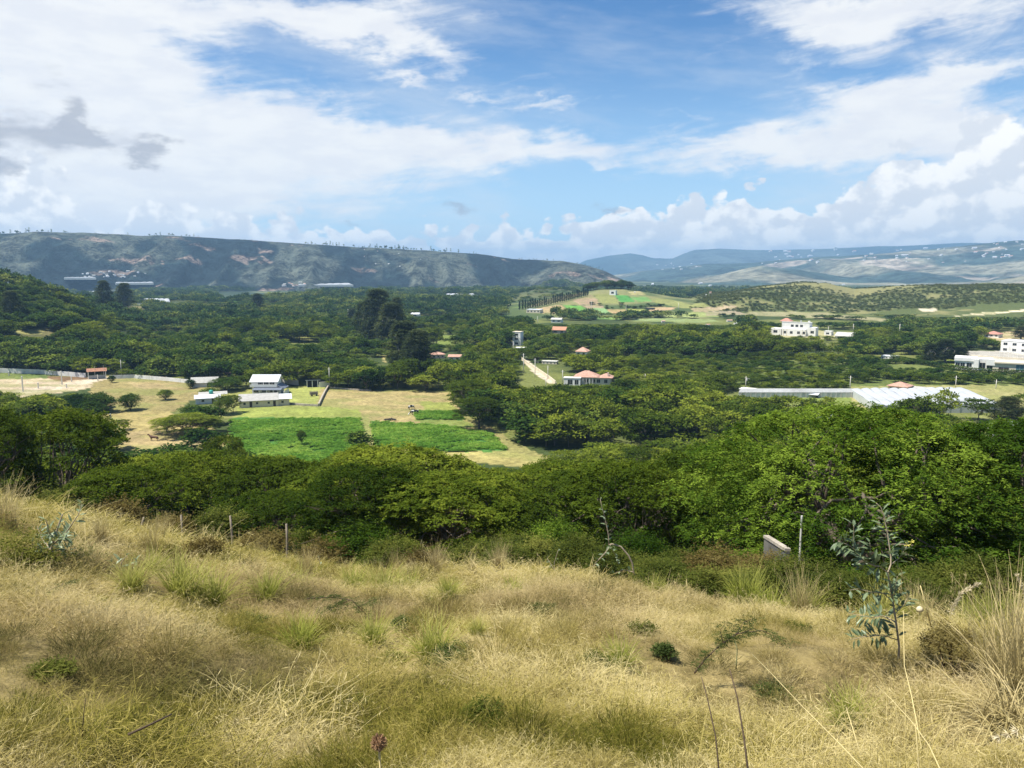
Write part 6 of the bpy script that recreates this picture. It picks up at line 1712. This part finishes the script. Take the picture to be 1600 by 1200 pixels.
# --- leafy stems --------------------------------------------------------------
def stem_pts(spec, d0):
    return [Vector(ray_at(q[0], q[1], d0 + (q[2] if len(q) > 2 else 0))) for q in spec]
def resample(pts, step):
    out = []; tan = []
    for a, b in zip(pts[:-1], pts[1:]):
        L = (b - a).length; n = max(1, int(L / step))
        for k in range(n): out.append(a.lerp(b, k / n)); tan.append((b - a).normalized())
    out.append(pts[-1]); tan.append(tan[-1]); return out, tan
def leafy_plant(name, base_px, stems, d, leaf, label, cat, mleaf, mstem, rs, step=.06, t0=.15, lift=.35, parts=True, tips=None):
    r = empty(name, hit(*base_px), 0, label, cat); o = Vector(r.location)
    st = MB(); lf = MB(); rr = random.Random(rs)
    for sp, r0, r1, dens in stems:
        pts = [p - o for p in stem_pts(sp, d)]
        q, tn = resample(pts, step)
        n = len(q); st.tube(q, [lerp(r0, r1, i / max(1, n - 1)) for i in range(n)], 6)
        if dens <= 0: continue
        for i in range(int(n * t0), n):
            for _ in range(2 if rr.random() < dens - 1 else 1):
                if rr.random() > dens: continue
                w = rr.uniform(0, 2 * PI); t = tn[i]
                a = t.orthogonal().normalized(); b = t.cross(a)
                dr = (a * math.cos(w) + b * math.sin(w)) + t * rr.uniform(.1, .5); dr.z += lift * rr.uniform(0, 1)
                dr.y *= .8; dr.normalize()
                L = leaf[0] * rr.uniform(.65, 1.2) * (1 - .35 * i / n); W = leaf[1] * rr.uniform(.8, 1.15) * (1 - .3 * i / n)
                sd = dr.cross(Vector((rr.gauss(0, .3), rr.gauss(0, .3), 1)))
                p0 = q[i] + dr * L * .12
                lf.tube([q[i], p0], [.0016, .0012], 3, cap=False)
                lf.leafq(p0, dr, sd, L, W, .12)
    st.build('stem', mstem, r, True)
    me = lf.mesh('leaves', mleaf); a = me.attributes.new('tint', 'FLOAT', 'FACE'); a.data.foreach_set('value', [rr.uniform(.1, .9) for _ in me.polygons])
    link('leaves', me, r)
    if tips:
        fl = MB()
        for tp in tips:
            c = Vector(ray_at(tp[0], tp[1], d)) - o
            for k in range(6):
                dr = Vector((rr.gauss(0, 1), rr.gauss(0, 1), rr.gauss(0.3, 1))).normalized(); fl.tube([c, c + dr * .028], [.002, .004], 5)
        fl.build('flowers', M_YEL, r)
    return r
leafy_plant('tobacco_plant', (1404, 1026),
    [([(1404, 1030), (1405, 1010), (1400, 972), (1395, 940), (1390, 910), (1387, 895)], .011, .007, .25), ([(1387, 895), (1392, 882, .05), (1392, 870, .07), (1387, 835, .1), (1381, 805, .1), (1376, 792, .1), (1369, 786, .1)], .007, .003, 1.0),
     ([(1387, 895), (1375, 885, -.1), (1365, 884, -.15), (1352, 877, -.2), (1340, 867, -.25), (1334, 857, -.28), (1334, 820, -.3)], .006, .002, 1.3), ([(1366, 884, -.15), (1361, 870, -.1), (1359, 848, -.1)], .004, .002, 1.4),
     ([(1392, 882, .05), (1405, 872, .15), (1417, 853, .2)], .004, .002, 1.2), ([(1395, 940), (1380, 927, -.1), (1360, 925, -.25), (1342, 920, -.3), (1328, 922, -.35)], .005, .002, 1.0),
     ([(1400, 972), (1380, 962, .1), (1362, 965, .2), (1325, 958, .25)], .005, .002, 1.3), ([(1402, 1000), (1380, 992, -.1), (1350, 995, -.2), (1330, 999, -.25)], .005, .002, 1.5),
     ([(1398, 960), (1412, 945, .1), (1420, 930, .15)], .004, .002, 1.4), ([(1395, 940), (1399, 915, -.1), (1402, 900, -.1)], .004, .002, 1.4), ([(1334, 857, -.28), (1322, 850, -.3), (1310, 846, -.32)], .003, .002, 1.5), ([(1352, 877, -.2), (1345, 890, -.22)], .003, .002, 1.5)],
    7.6, (.135, .040), "tall blue-green leafed plant with branching stems standing before the huge tree", 'plant', M_BLUE, M_STEMP, 1, .016, .2, .3, tips=[(1418, 852), (1424, 847)])
leafy_plant('blue_leaf_shrub', (78, 868),
    [([(78, 872), (82, 850), (90, 825), (98, 803)], .02, .008, 1.0), ([(80, 860), (66, 842, .2), (58, 822, .3)], .012, .005, 1.3), ([(84, 850), (105, 830, -.3), (122, 805, -.4), (128, 788, -.4)], .012, .004, 1.3),
     ([(82, 846), (75, 826, -.3), (72, 812, -.3)], .01, .004, 1.3), ([(88, 838), (104, 846, .3), (116, 842, .4)], .01, .004, 1.3), ([(80, 862), (95, 858, .3), (108, 862, .4)], .01, .004, 1.2), ([(78, 866), (62, 858, -.2), (50, 850, -.3)], .01, .004, 1.2)],
    11.2, (.14, .045), "blue-green leafy shrub at the left on the dry slope", 'shrub', M_BLUE, M_STEMP, 2, .03, .2, .4)
leafy_plant('bent_plant', (991, 896),
    [([(991, 900), (988, 880), (982, 868), (970, 854), (957, 850), (951, 851)], .022, .016, 0), ([(951, 851), (951, 837), (945, 808), (940, 790), (938, 780)], .014, .006, 1.5), ([(955, 851), (945, 864, -.3), (935, 874, -.4)], .010, .005, 1.3),
     ([(952, 851), (962, 868, .3), (966, 882, .4)], .010, .005, 1.2), ([(948, 862), (930, 880, -.2), (924, 892, -.2)], .008, .004, 1.3), ([(990, 894), (975, 890, .2), (960, 896, .2)], .009, .004, 1.1)],
    18.5, (.13, .07), "thin leafy plant with an arched bare stem on the brow right of centre", 'plant', M_BLUE, M_STEMP, 3, .09, .1, .2)
leafy_plant('white_flowered_weed', (870, 905), [([(868, 905), (866, 880), (872, 860)], .012, .005, .8), ([(866, 890), (855, 872, .2)], .008, .004, .9)], 20, (.12, .06), "small pale-leaved weed on the brow left of the arched stem", 'plant', M_BLUE, M_STEMP, 5, .1, .3)
leafy_plant('grey_weed', (505, 920), [([(505, 922), (503, 895), (498, 870)], .012, .005, .6), ([(504, 905), (515, 890, .2)], .008, .004, .8)], 19, (.12, .05), "thin blue-leaved weed behind the bright lime pair", 'plant', M_BLUE, M_STEMP, 6, .1, .3)
leafy_plant('blue_leaf_sprig', (185, 895), [([(185, 898), (190, 878), (198, 868)], .012, .004, 1.2), ([(186, 892), (175, 880, .2)], .008, .004, 1.2), ([(188, 885), (205, 882, .1), (215, 878)], .008, .004, 1.2)], 11.5, (.15, .055), "little blue-leaved sprig right of the left shrub", 'plant', M_BLUE, M_STEMP, 8, .06, .1)
leafy_plant('pale_weed', (1272, 1010), [([(1150, 1045), (1152, 1015), (1148, 1000)], .006, .003, .2)], 7.0, (.05, .02), "thin weed on the right half of the slope", 'plant', M_BLUE, M_STEMG, 9, .05, .1)
# feathery acacia seedlings
def seedling(name, base, stems, d, label, L=.07):
    r = empty(name, hit(*base), 0, label, 'seedling'); o = Vector(r.location); st = MB(); rr = np.random.default_rng(int(base[0])); pads = []
    Vs = []; 
    for sp, r0 in stems:
        q, tn = resample([p - o for p in stem_pts(sp, d)], .035)
        st.tube(q, list(np.linspace(r0, r0 * .3, len(q))), 5)
        for i in range(2, len(q)): 
            for _ in range(2):
                pads.append(tuple(q[i] + Vector(rr.normal(0, .012, 3))) + (.02, .01))
    V, F, t = foliage(pads, 3, 11, L, .018, .007, rr, droop=.2, up=.15, spread=2.0)
    st.build('stem', M_STEMD, r, True); link('leaves', np_mesh('leaves', V, F, [M_FEATH], fcol=t), r)
seedling('acacia_seedling', (1085, 1046), [([(1085, 1052), (1100, 1032), (1125, 1008, .1), (1150, 992, .1), (1175, 983, .1)], .008), ([(1120, 1012), (1150, 990, .3), (1190, 985, .4), (1228, 1002, .5)], .006), ([(1150, 992), (1162, 972, .1), (1178, 966, .1)], .004), ([(1130, 1004), (1125, 985), (1135, 972)], .004)], 6.6,
         "arching dark feathery seedling branch on the right half of the slope", .075)
seedling('acacia_seedling', (590, 1012), [([(480, 935), (520, 933, .1), (550, 938), (572, 960), (590, 990), (592, 1012)], .007), ([(545, 938), (520, 950, .2), (505, 952)], .005), ([(575, 965), (600, 975), (612, 995)], .004), ([(560, 950), (575, 940, .2), (590, 935, .3)], .004)], 9.3,
         "feathery green branch trailing across the slope at centre left", .085)
seedling('acacia_seedling', (330, 990), [([(328, 985), (360, 975), (395, 968), (430, 965)], .006), ([(360, 975), (385, 985, .1), (410, 983, .1)], .005)], 9.0, "low feathery green spray left of the centre of the slope", .09)
seedling('acacia_seedling', (2, 1000), [([(-10, 1005), (20, 968), (50, 940), (85, 918), (120, 905)], .01), ([(20, 968), (12, 945), (18, 925)], .006), ([(50, 940), (72, 945), (90, 940)], .006), ([(35, 953), (30, 935), (42, 920)], .005)], 8.6, "long diagonal feathery branch at the left edge of the slope", .1)
seedling('acacia_seedling', (250, 925), [([(210, 920), (235, 908), (262, 903)], .006), ([(230, 910), (245, 920), (262, 922)], .005)], 12, "small feathery sprig below the blue-leaved sprig", .09)
# cushions and small dark shrubs on the slope
def small_bush(name, px, py, wpx, hpx, mat, label, cat='bush', seed=1, leaf=(.035, .016), tw=(40, 5, .14), npads=26, group=None, d=None):
    p = hit(px, py) if d is None else at_dist(px, d); dd = math.hypot(p[0], p[1]); R = wpx / 2 * pxm(p); H = hpx * pxm(p); r_ = np.random.default_rng(seed)
    pads = round_pads(H, R, npads, r_, .05)
    r = empty(name, p, 0, label, cat, group)
    V, F, t = foliage(pads, tw[0], tw[1], tw[2], leaf[0], leaf[1], r_, up=.3, droop=.2)
    link('foliage', np_mesh('foliage', V, F, [mat], fcol=t), r)
    st = MB()
    for k in range(7):
        q = pads[r_.integers(len(pads))]; st.tube(branch_pts((0, 0, -.1), (q[0], q[1], q[2]), r_, 4, .12), [.018, .015, .012, .009, .005], 5)
    st.build('stem', M_STEMD, r, True)
    return r
small_bush('green_cushion', 932, 1052, 56, 22, M_BUSH, "dark green rounded cushion on the slope right of centre", seed=3, tw=(34, 6, .09), leaf=(.03, .007), npads=16)
small_bush('dark_shrub', 1486, 1052, 90, 75, M_BUSH_DRY, "dark brownish feathery shrub left of the big dry grass clump", seed=4, tw=(34, 6, .10), leaf=(.03, .008), npads=22)
small_bush('left_shrub', 18, 905, 90, 62, M_YBUSH, "yellow-green shrub at the left edge of the slope", 'shrub', 5, tw=(13, 10, .42), leaf=(.05, .013), npads=20)
small_bush('left_shrub', 60, 900, 60, 40, M_YBUSH, "small yellowish bush between the left-edge shrub and the blue-green one", 'shrub', 15, tw=(12, 9, .36), leaf=(.05, .013), npads=14)
small_bush('left_shrub', 122, 895, 50, 24, M_BUSH, "low green shrub at the foot of the blue-green left shrub", 'shrub', 6, tw=(30, 7, .22), leaf=(.045, .015), npads=14)
small_bush('fern_clump', 48, 908, 44, 40, M_BUSH, "bright green ferny clump below the yellow-green left shrub", 'plant', 7, tw=(40, 8, .25), leaf=(.05, .02), npads=12)
small_bush('brown_weed', 322, 885, 60, 45, M_BUSH_DRY, "rusty brown weed clump on the brow behind the lime row", 'weed', 8, tw=(34, 5, .2), leaf=(.05, .018))
small_bush('brown_weed', 445, 872, 110, 40, M_BUSH_DRY, "long brown weed patch along the brow left of centre", 'weed', 9, tw=(50, 5, .25), leaf=(.06, .022), npads=40)
small_bush('green_weed', 635, 985, 40, 20, M_FEATH, "small green weed behind the centre tussock", 'weed', 10, tw=(40, 5, .06), leaf=(.03, .008), npads=12)
small_bush('green_weed', 1040, 1030, 36, 18, M_FEATH, "small green weed left of the arching seedling", 'weed', 11, tw=(40, 5, .06), leaf=(.03, .01), npads=10)
small_bush('green_weed', 705, 1040, 60, 26, M_FEATH, "dark green weed right of the centre tussock", 'weed', 12, tw=(40, 5, .07), leaf=(.03, .008), npads=14)
for k, (px, py, w, h, m_, lab) in enumerate([(385, 982, 60, 14, 'f', "low dark green weed mat left of the upright lime tussock"), (300, 1000, 40, 12, 'f', "small dark weed between the left branch and the lime tussocks"), (520, 968, 50, 14, 'f', "low green weed under the trailing feathery branch"),
        (150, 958, 44, 14, 'b', "small olive weed in the left half of the slope"), (610, 1040, 44, 16, 'b', "olive weed left of the centre tussock"), (850, 960, 40, 12, 'f', "little green weed on the right half near the brow"), (1000, 990, 36, 12, 'b', "little olive weed above the arching seedling"),
        (1240, 990, 44, 14, 'b', "olive weed right of the arching seedling"), (80, 1060, 50, 18, 'b', "olive weed low at the left edge"), (440, 1110, 60, 18, 'b', "olive weed mat low left of centre"), (760, 1130, 60, 18, 'b', "olive weed mat low at the centre"), (1210, 1090, 50, 16, 'f', "dark green weed low on the right"),
        (930, 930, 40, 12, 'b', "small weed on the brow right of centre"), (560, 1110, 30, 10, 'f', "tiny green weed low at centre left"), (1080, 905, 44, 14, 'b', "weed at the edge of the brow before the green bushes")]):
    small_bush('green_weed', px, py, w, h, {'f': M_FEATH, 'b': M_BUSH}[m_], lab, 'weed', 70 + k, tw=(26, 6, .08), leaf=(.028, .008), npads=12)
# bushes along the brow and in the hollow edge: (px, top row, distance beyond the brow, width px)
rb_ = random.Random(9)
ORD = ['first', 'second', 'third', 'fourth', 'fifth', 'sixth', 'seventh', 'eighth', 'ninth', 'tenth', 'eleventh', 'twelfth', 'thirteenth', 'fourteenth', 'fifteenth', 'sixteenth', 'seventeenth', 'eighteenth']
def zone_of(px): return 1 if px > 1150 else 2 if px > 740 else 3 if px > 380 else 4
def ordinal(w, px):
    xs = sorted((q[0], i) for i, q in enumerate(BUSHES) if zone_of(q[0]) == zone_of(px)); used = ordinal.__dict__.setdefault('u', set())
    for r, (x, i) in enumerate(xs):
        if x == px and i not in used: used.add(i); return ORD[r]
    return 'last'
k_ = 0
BUSHES = [(1040, 880, 3, 90, 'g', "yellow-green bush"), (1085, 872, 5, 100, 'g', "green bush"), (1130, 868, 5, 110, 'd', "brownish bush"), (1175, 880, 3, 100, 'g', "leafy bush"), (1215, 866, 5, 110, 'd', "dark weedy bush"), (1255, 885, 2.5, 100, 'g', "bush"),
                            (1300, 880, 3, 100, 'g', "bright bush"), (1345, 895, 2, 100, 'g', "light green bush"), (1400, 898, 2.5, 110, 'g', "leafy bush"), (1300, 905, 1.5, 80, 'g', "low bush"), (1450, 892, 3, 110, 'g', "green bush"), (1500, 885, 4, 110, 'g', "dark bush"), (1560, 880, 4, 120, 'g', "bush"), (1610, 870, 4, 120, 'g', "bush"),
                            (1190, 905, 1.8, 80, 'g', "low bush"), (1120, 902, 1.8, 80, 'g', "low bush"), (1050, 895, 1.5, 70, 'g', "low bush"),
                            (560, 812, 9, 120, 'G', "bright green rounded bush"), (500, 845, 6, 90, 'd', "weedy bush"), (610, 850, 5, 80, 'g', "bush"), (690, 812, 16, 150, 'd', "dry brown bushy mound"), (660, 860, 4, 90, 'd', "brown bush"), (740, 850, 5, 90, 'g', "olive bush"), (800, 842, 6, 90, 'g', "bush"),
                            (850, 850, 5, 80, 'g', "olive bush"), (790, 868, 2.5, 60, 'g', "low bush"), (900, 855, 4, 90, 'g', "green bush"), (960, 862, 4, 80, 'g', "bush"), (860, 815, 14, 110, 'G', "bright layered bush"), (1000, 830, 12, 120, 'G', "light green layered bush"),
                            (400, 836, 6, 90, 'd', "weedy bush"), (450, 838, 8, 90, 'g', "bush"), (330, 815, 9, 80, 'g', "bush"), (170, 790, 6, 60, 'd', "thin bush"), (90, 772, 8, 90, 'g', "pale bush"), (250, 800, 6, 70, 'd', "dry bush")]
for px, top, dd, w, mt, lab in BUSHES:
    px0 = px; top += rb_.uniform(-12, 16); w *= rb_.uniform(.6, 1.0)
    b, _ = px_ang(px, 880); de = float(np.interp(b, _eb, _ed)); d = de + dd
    p = at_dist(px, d); H = float(ray_at(px, top, d)[2] - p[2]); k_ += 1
    if H < .3: H = .5
    near_what = {1: "beside the huge tree's shade", 2: "on the brow at centre right", 3: "on the brow left of centre", 4: "near the fence posts on the left brow"}[1 if px > 1150 else 2 if px > 740 else 3 if px > 380 else 4]
    sz = d / 16
    small_bush('bush', px, 0, w, H / pxm(p), {'g': M_BUSH, 'd': M_BUSH_DRY, 'G': M_BIG}[mt], f"{lab} {near_what}, {ordinal(near_what, px)} from the left there", 'bush', 40 + k_, leaf=(.055 * sz, .02 * sz), tw=(34, 8, .36 * sz), npads=40, group='bushes ' + near_what, d=d)
rw = random.Random(21)
for k in range(26):                     # rank weeds standing up out of the bushes along the brow
    px = rw.choice([rw.uniform(280, 900), rw.uniform(960, 1600)]); b, _ = px_ang(px, 900); de = float(np.interp(b, _eb, _ed)); p = at_dist(px, de + rw.uniform(-1.0, 3.5))
    o = link('rank_weed', TM['tall'][k % 3] if k % 2 else TM['lime'][k % 3], None, p, rw.uniform(0, 6)); q = rw.uniform(.55, 1.05) * (1 if k % 2 else 1.7); o.scale = (q * .8, q * .8, q)
    tag(o, "thin weedy grass standing up among the bushes along the brow", 'weed', 'rank weeds among the bushes along the brow')
# --- stalks, seed heads -------------------------------------------------------
def stalk(name, spec, d, r0, r1, mat, label, cat='stalk', dk=None):
    pts = stem_pts(spec, d) if dk is None else [Vector(ray_at(q[0], q[1], t)) for q, t in zip(spec, dk)]
    o = pts[0].copy(); n = len(pts)
    return tag(MB().tube([p - o for p in pts], list(np.linspace(r0, r1, n)), 6).build(name, mat, None, True, loc=o), label, cat)
stalk('dry_stalk', [(1172, 1230), (1162, 1150), (1152, 1090), (1140, 1045)], 0, .004, .0018, M_STEMD, "dark bare stalk standing upright low on the right", dk=[2.6, 2.7, 2.75, 2.8])
stalk('dry_stalk', [(1126, 1230), (1118, 1150), (1105, 1090), (1096, 1058)], 0, .0032, .0014, M_STEMD, "thin dark stalk left of the upright bare one", dk=[2.7, 2.8, 2.85, 2.9])
stalk('dry_stalk', [(128, 1150), (131, 1115), (134, 1090)], 0, .0032, .0014, M_STEMD, "short dark stalk low on the left", dk=[4, 4, 4])
stalk('dry_stalk', [(200, 1148), (235, 1132), (268, 1116)], 0, .005, .003, M_STEMD, "dark twig lying slanted in the grass low on the left", dk=[3.1, 3.1, 3.15])
for i, (sp, dk) in enumerate([([(1362, 1215), (1310, 1160), (1255, 1105), (1205, 1052), (1175, 1022)], [2.6, 2.8, 3.1, 3.5, 3.9]), ([(1475, 1215), (1452, 1165), (1425, 1128), (1392, 1092), (1368, 1070)], [2.6, 2.8, 3.0, 3.3, 3.5]),
                              ([(1440, 1170), (1425, 1090), (1413, 1040), (1412, 985), (1412, 955)], [3.2, 3.4, 3.6, 3.8, 3.9]), ([(1345, 1180), (1330, 1130), (1322, 1105)], [3, 3.1, 3.2]), ([(1436, 1205), (1432, 1150), (1430, 1130)], [2.8, 2.9, 2.9]),
                              ([(1075, 950), (1072, 920), (1073, 905)], [14, 14, 14]), ([(1455, 980), (1445, 940), (1438, 915)], [9, 9, 9])]):
    stalk('golden_stem', sp, 0, .0022 if dk[0] < 8 else .008, .0013 if dk[0] < 8 else .005, M_STEMS, ["long golden grass stem leaning left across the lower right", "golden stem right of the long leaning one", "tall straight golden stem in front of the blue-green plant", "short golden stem between the leaning ones",
          "short golden stem at the lower edge on the right", "pale thin stem on the brow right of the arched plant", "pale stem on the brow right of the blue-green plant"][i], 'grass stem', dk=dk)
def plume(spec, dk, r, label):
    pts = [Vector(ray_at(q[0], q[1], t)) for q, t in zip(spec, dk)]; o = pts[0].copy(); q, tn = resample([p - o for p in pts], .02)
    root = empty('seed_plume', o, 0, label, 'seed head'); h = len(q) // 3
    MB().tube(q[:h + 2], .002, 5).build('stem', M_STEMS, root); rr = np.random.default_rng(int(spec[0][0]))
    base = np.array([list(q[i]) for i in range(h, len(q)) for _ in range(26)]); tt = np.array([list(tn[i]) for i in range(h, len(q)) for _ in range(26)]); n = len(base)
    d = unit(tt * .9 + rr.normal(0, .45, (n, 3))); V, F = leaf_quads(base, d, unit(np.cross(d, rr.normal(0, 1, (n, 3)))), rr.uniform(.6, 1.4, n) * r * 1.6, np.full(n, r * .22))
    link('plume', np_mesh('plume', V, F, [M_PLUME]), root)
plume([(1478, 985), (1488, 950), (1502, 926), (1528, 913)], [8, 8, 8, 8], .022, "pale arching seed plume above the brow right of the blue-green plant")
plume([(1620, 1200), (1607, 1160), (1590, 1142), (1562, 1152)], [2.6, 2.6, 2.6, 2.6], .012, "pale curved seed plume at the lower right edge")
plume([(1598, 965), (1602, 930), (1590, 900)], [9, 9, 9], .02, "thin seed plume at the right edge of the brow")
for px, py, dd, lab in [(1437, 952, 9, "round pale seed head right of the blue-green plant")]:
    p = ray_at(px, py, dd); g = hit(px, py + 60) if dd < 12 else at_dist(px, dd); r = empty('dried_flower', p, 0, lab, 'seed head')
    k = dd / 9; MB().tube([(0, 0, -.035 * k), (0, 0, -.02 * k), (0, 0, 0), (0, 0, .02 * k), (0, 0, .033 * k)], [.008 * k, .028 * k, .034 * k, .026 * k, .006 * k], 10).build('head', M_PLUME if dd < 12 else M_SEED, r, True)
    MB().tube([(0, 0, -.035 * k), (.01, 0, min(-.3, float(g[2] - p[2]) - .1))], [.004 * k, .005 * k], 5).build('stem', M_STEMS, r)
def round_head():
    p = Vector(ray_at(592, 1160, 2.25)); r = empty('round_seed_head', p, 0, "round spiky brown seed head on a stem near the bottom edge", 'seed head')
    rr = np.random.default_rng(2); n = 420; d = unit(rr.normal(0, 1, (n, 3))); V, F = leaf_quads(d * .014, d, unit(np.cross(d, rr.normal(0, 1, (n, 3)))), rr.uniform(.009, .016, n), np.full(n, .004))
    link('spikes', np_mesh('spikes', V, F, [M_SEED]), r)
    MB().tube([(0, 0, -.015), (0, 0, -.009), (0, 0, 0), (0, 0, .009), (0, 0, .015)], [.004, .012, .016, .012, .003], 10).build('head', M_SEED, r, True)
    g = float(height(p.x, p.y)); MB().tube([(0, 0, -.014), (.004, 0, -.15), (.0, .01, g - p.z - .02)], [.003, .003, .004], 6).build('stem', M_STEMS, r, True)
round_head()
# --- fence posts and the old wall ----------------------------------------------
for px, top, ddm, tilt, lab in [(18, 786, 1.5, .16, "leaning fence post at the far left brow"), (50, 786, 1.5, .08, "fence post right of the far left one"), (197, 800, 1, .35, "strongly leaning short fence post"), (270, 796, 1.5, 0.01, "upright weathered fence post, left one of the upright pair"),
                                (351, 797, 1.5, -.03, "upright weathered fence post, right one of the upright pair"), (437, 808, 2, .02, "thin fence post half hidden by brown weeds")]:
    b, _ = px_ang(px, 830); de = float(np.interp(b, _eb, _ed)); d = de + ddm - 1.2; p = at_dist(px, d); H = min(1.7, max(1.0, float(ray_at(px, top + 10, d)[2] - p[2])))
    mb = MB(); mb.tube([(0, 0, -.4), (tilt * H * .3, 0, H * .3), (tilt * H * .65 + .01, .01, H * .65), (tilt * H, 0, H)], [.048, .045, .042, .038], 7)
    tag(mb.build('fence_post', M_WOOD, None, True, loc=p), lab, 'fence post', 'old fence posts along the brow')
def old_wall():
    A = Vector(ray_at(1197, 836, 22.5)); B = Vector(ray_at(1231, 857, 20.4)); n = (B - A); n.z = 0; n.normalize(); m = Vector((-n.y, n.x, 0)) * .05
    r = empty('old_concrete_wall', A, 0, "slanting weathered concrete wall end in the weeds under the huge tree", 'wall'); b = B - A
    def slab(z0, z1, k):
        v = [tuple(q) for q in (-m * k + Vector((0, 0, z0)), b - m * k + Vector((0, 0, z0)), b + m * k + Vector((0, 0, z0)), m * k + Vector((0, 0, z0)), -m * k + Vector((0, 0, z1)), b - m * k + Vector((0, 0, z1)), b + m * k + Vector((0, 0, z1)), m * k + Vector((0, 0, z1)))]
        return MB().add(v, [(0, 3, 2, 1), (4, 5, 6, 7), (0, 1, 5, 4), (1, 2, 6, 5), (2, 3, 7, 6), (3, 0, 4, 7)])
    slab(-2.2, -.08, 1).build('wall', M_CONC, r); slab(-.077, 0, 1.5).build('coping', M_STONE, r)
    p = Vector(ray_at(1253, 806, 23)); g = float(height(p.x, p.y)); r2 = empty('white_rail_post', (p.x, p.y, g), 0, "thin white post with a crossbar standing under the huge tree", 'post'); h = p.z - g
    MB().tube([(0, 0, -.3), (0, 0, h)], .03, 8).build('post', M_TRIM, r2); MB().box(-.22, .22, -.025, .025, h * .5, h * .5 + .06).build('crossbar', M_TRIM, r2)
old_wall()
grass()
# ================================================================ the air between here and the mountains
def make_haze():
    mb = MB(); zt = float(max(GZ[GC >= 5].max(), GZ.max())) + 25
    mb.box(-12900, 12900, -12900, 12900, float(GZ.min()) - 1.5, zt)
    m = bpy.data.materials.new("haze_air"); m.use_nodes = True; nt = m.node_tree
    for n in list(nt.nodes): nt.nodes.remove(n)
    out = nt.nodes.new("ShaderNodeOutputMaterial"); v = nt.nodes.new("ShaderNodeVolumePrincipled")
    v.inputs['Color'].default_value = (.40, .68, 1.0, 1); v.inputs['Density'].default_value = HAZE; v.inputs['Anisotropy'].default_value = .1
    nt.links.new(v.outputs[0], out.inputs['Volume'])
    o = mb.build('haze', m); tag(o, 'thin bluish haze filling the air over the valley', 'haze', kind='stuff')
    o.display_type = 'WIRE'
HAZE = 0.00012
make_haze()
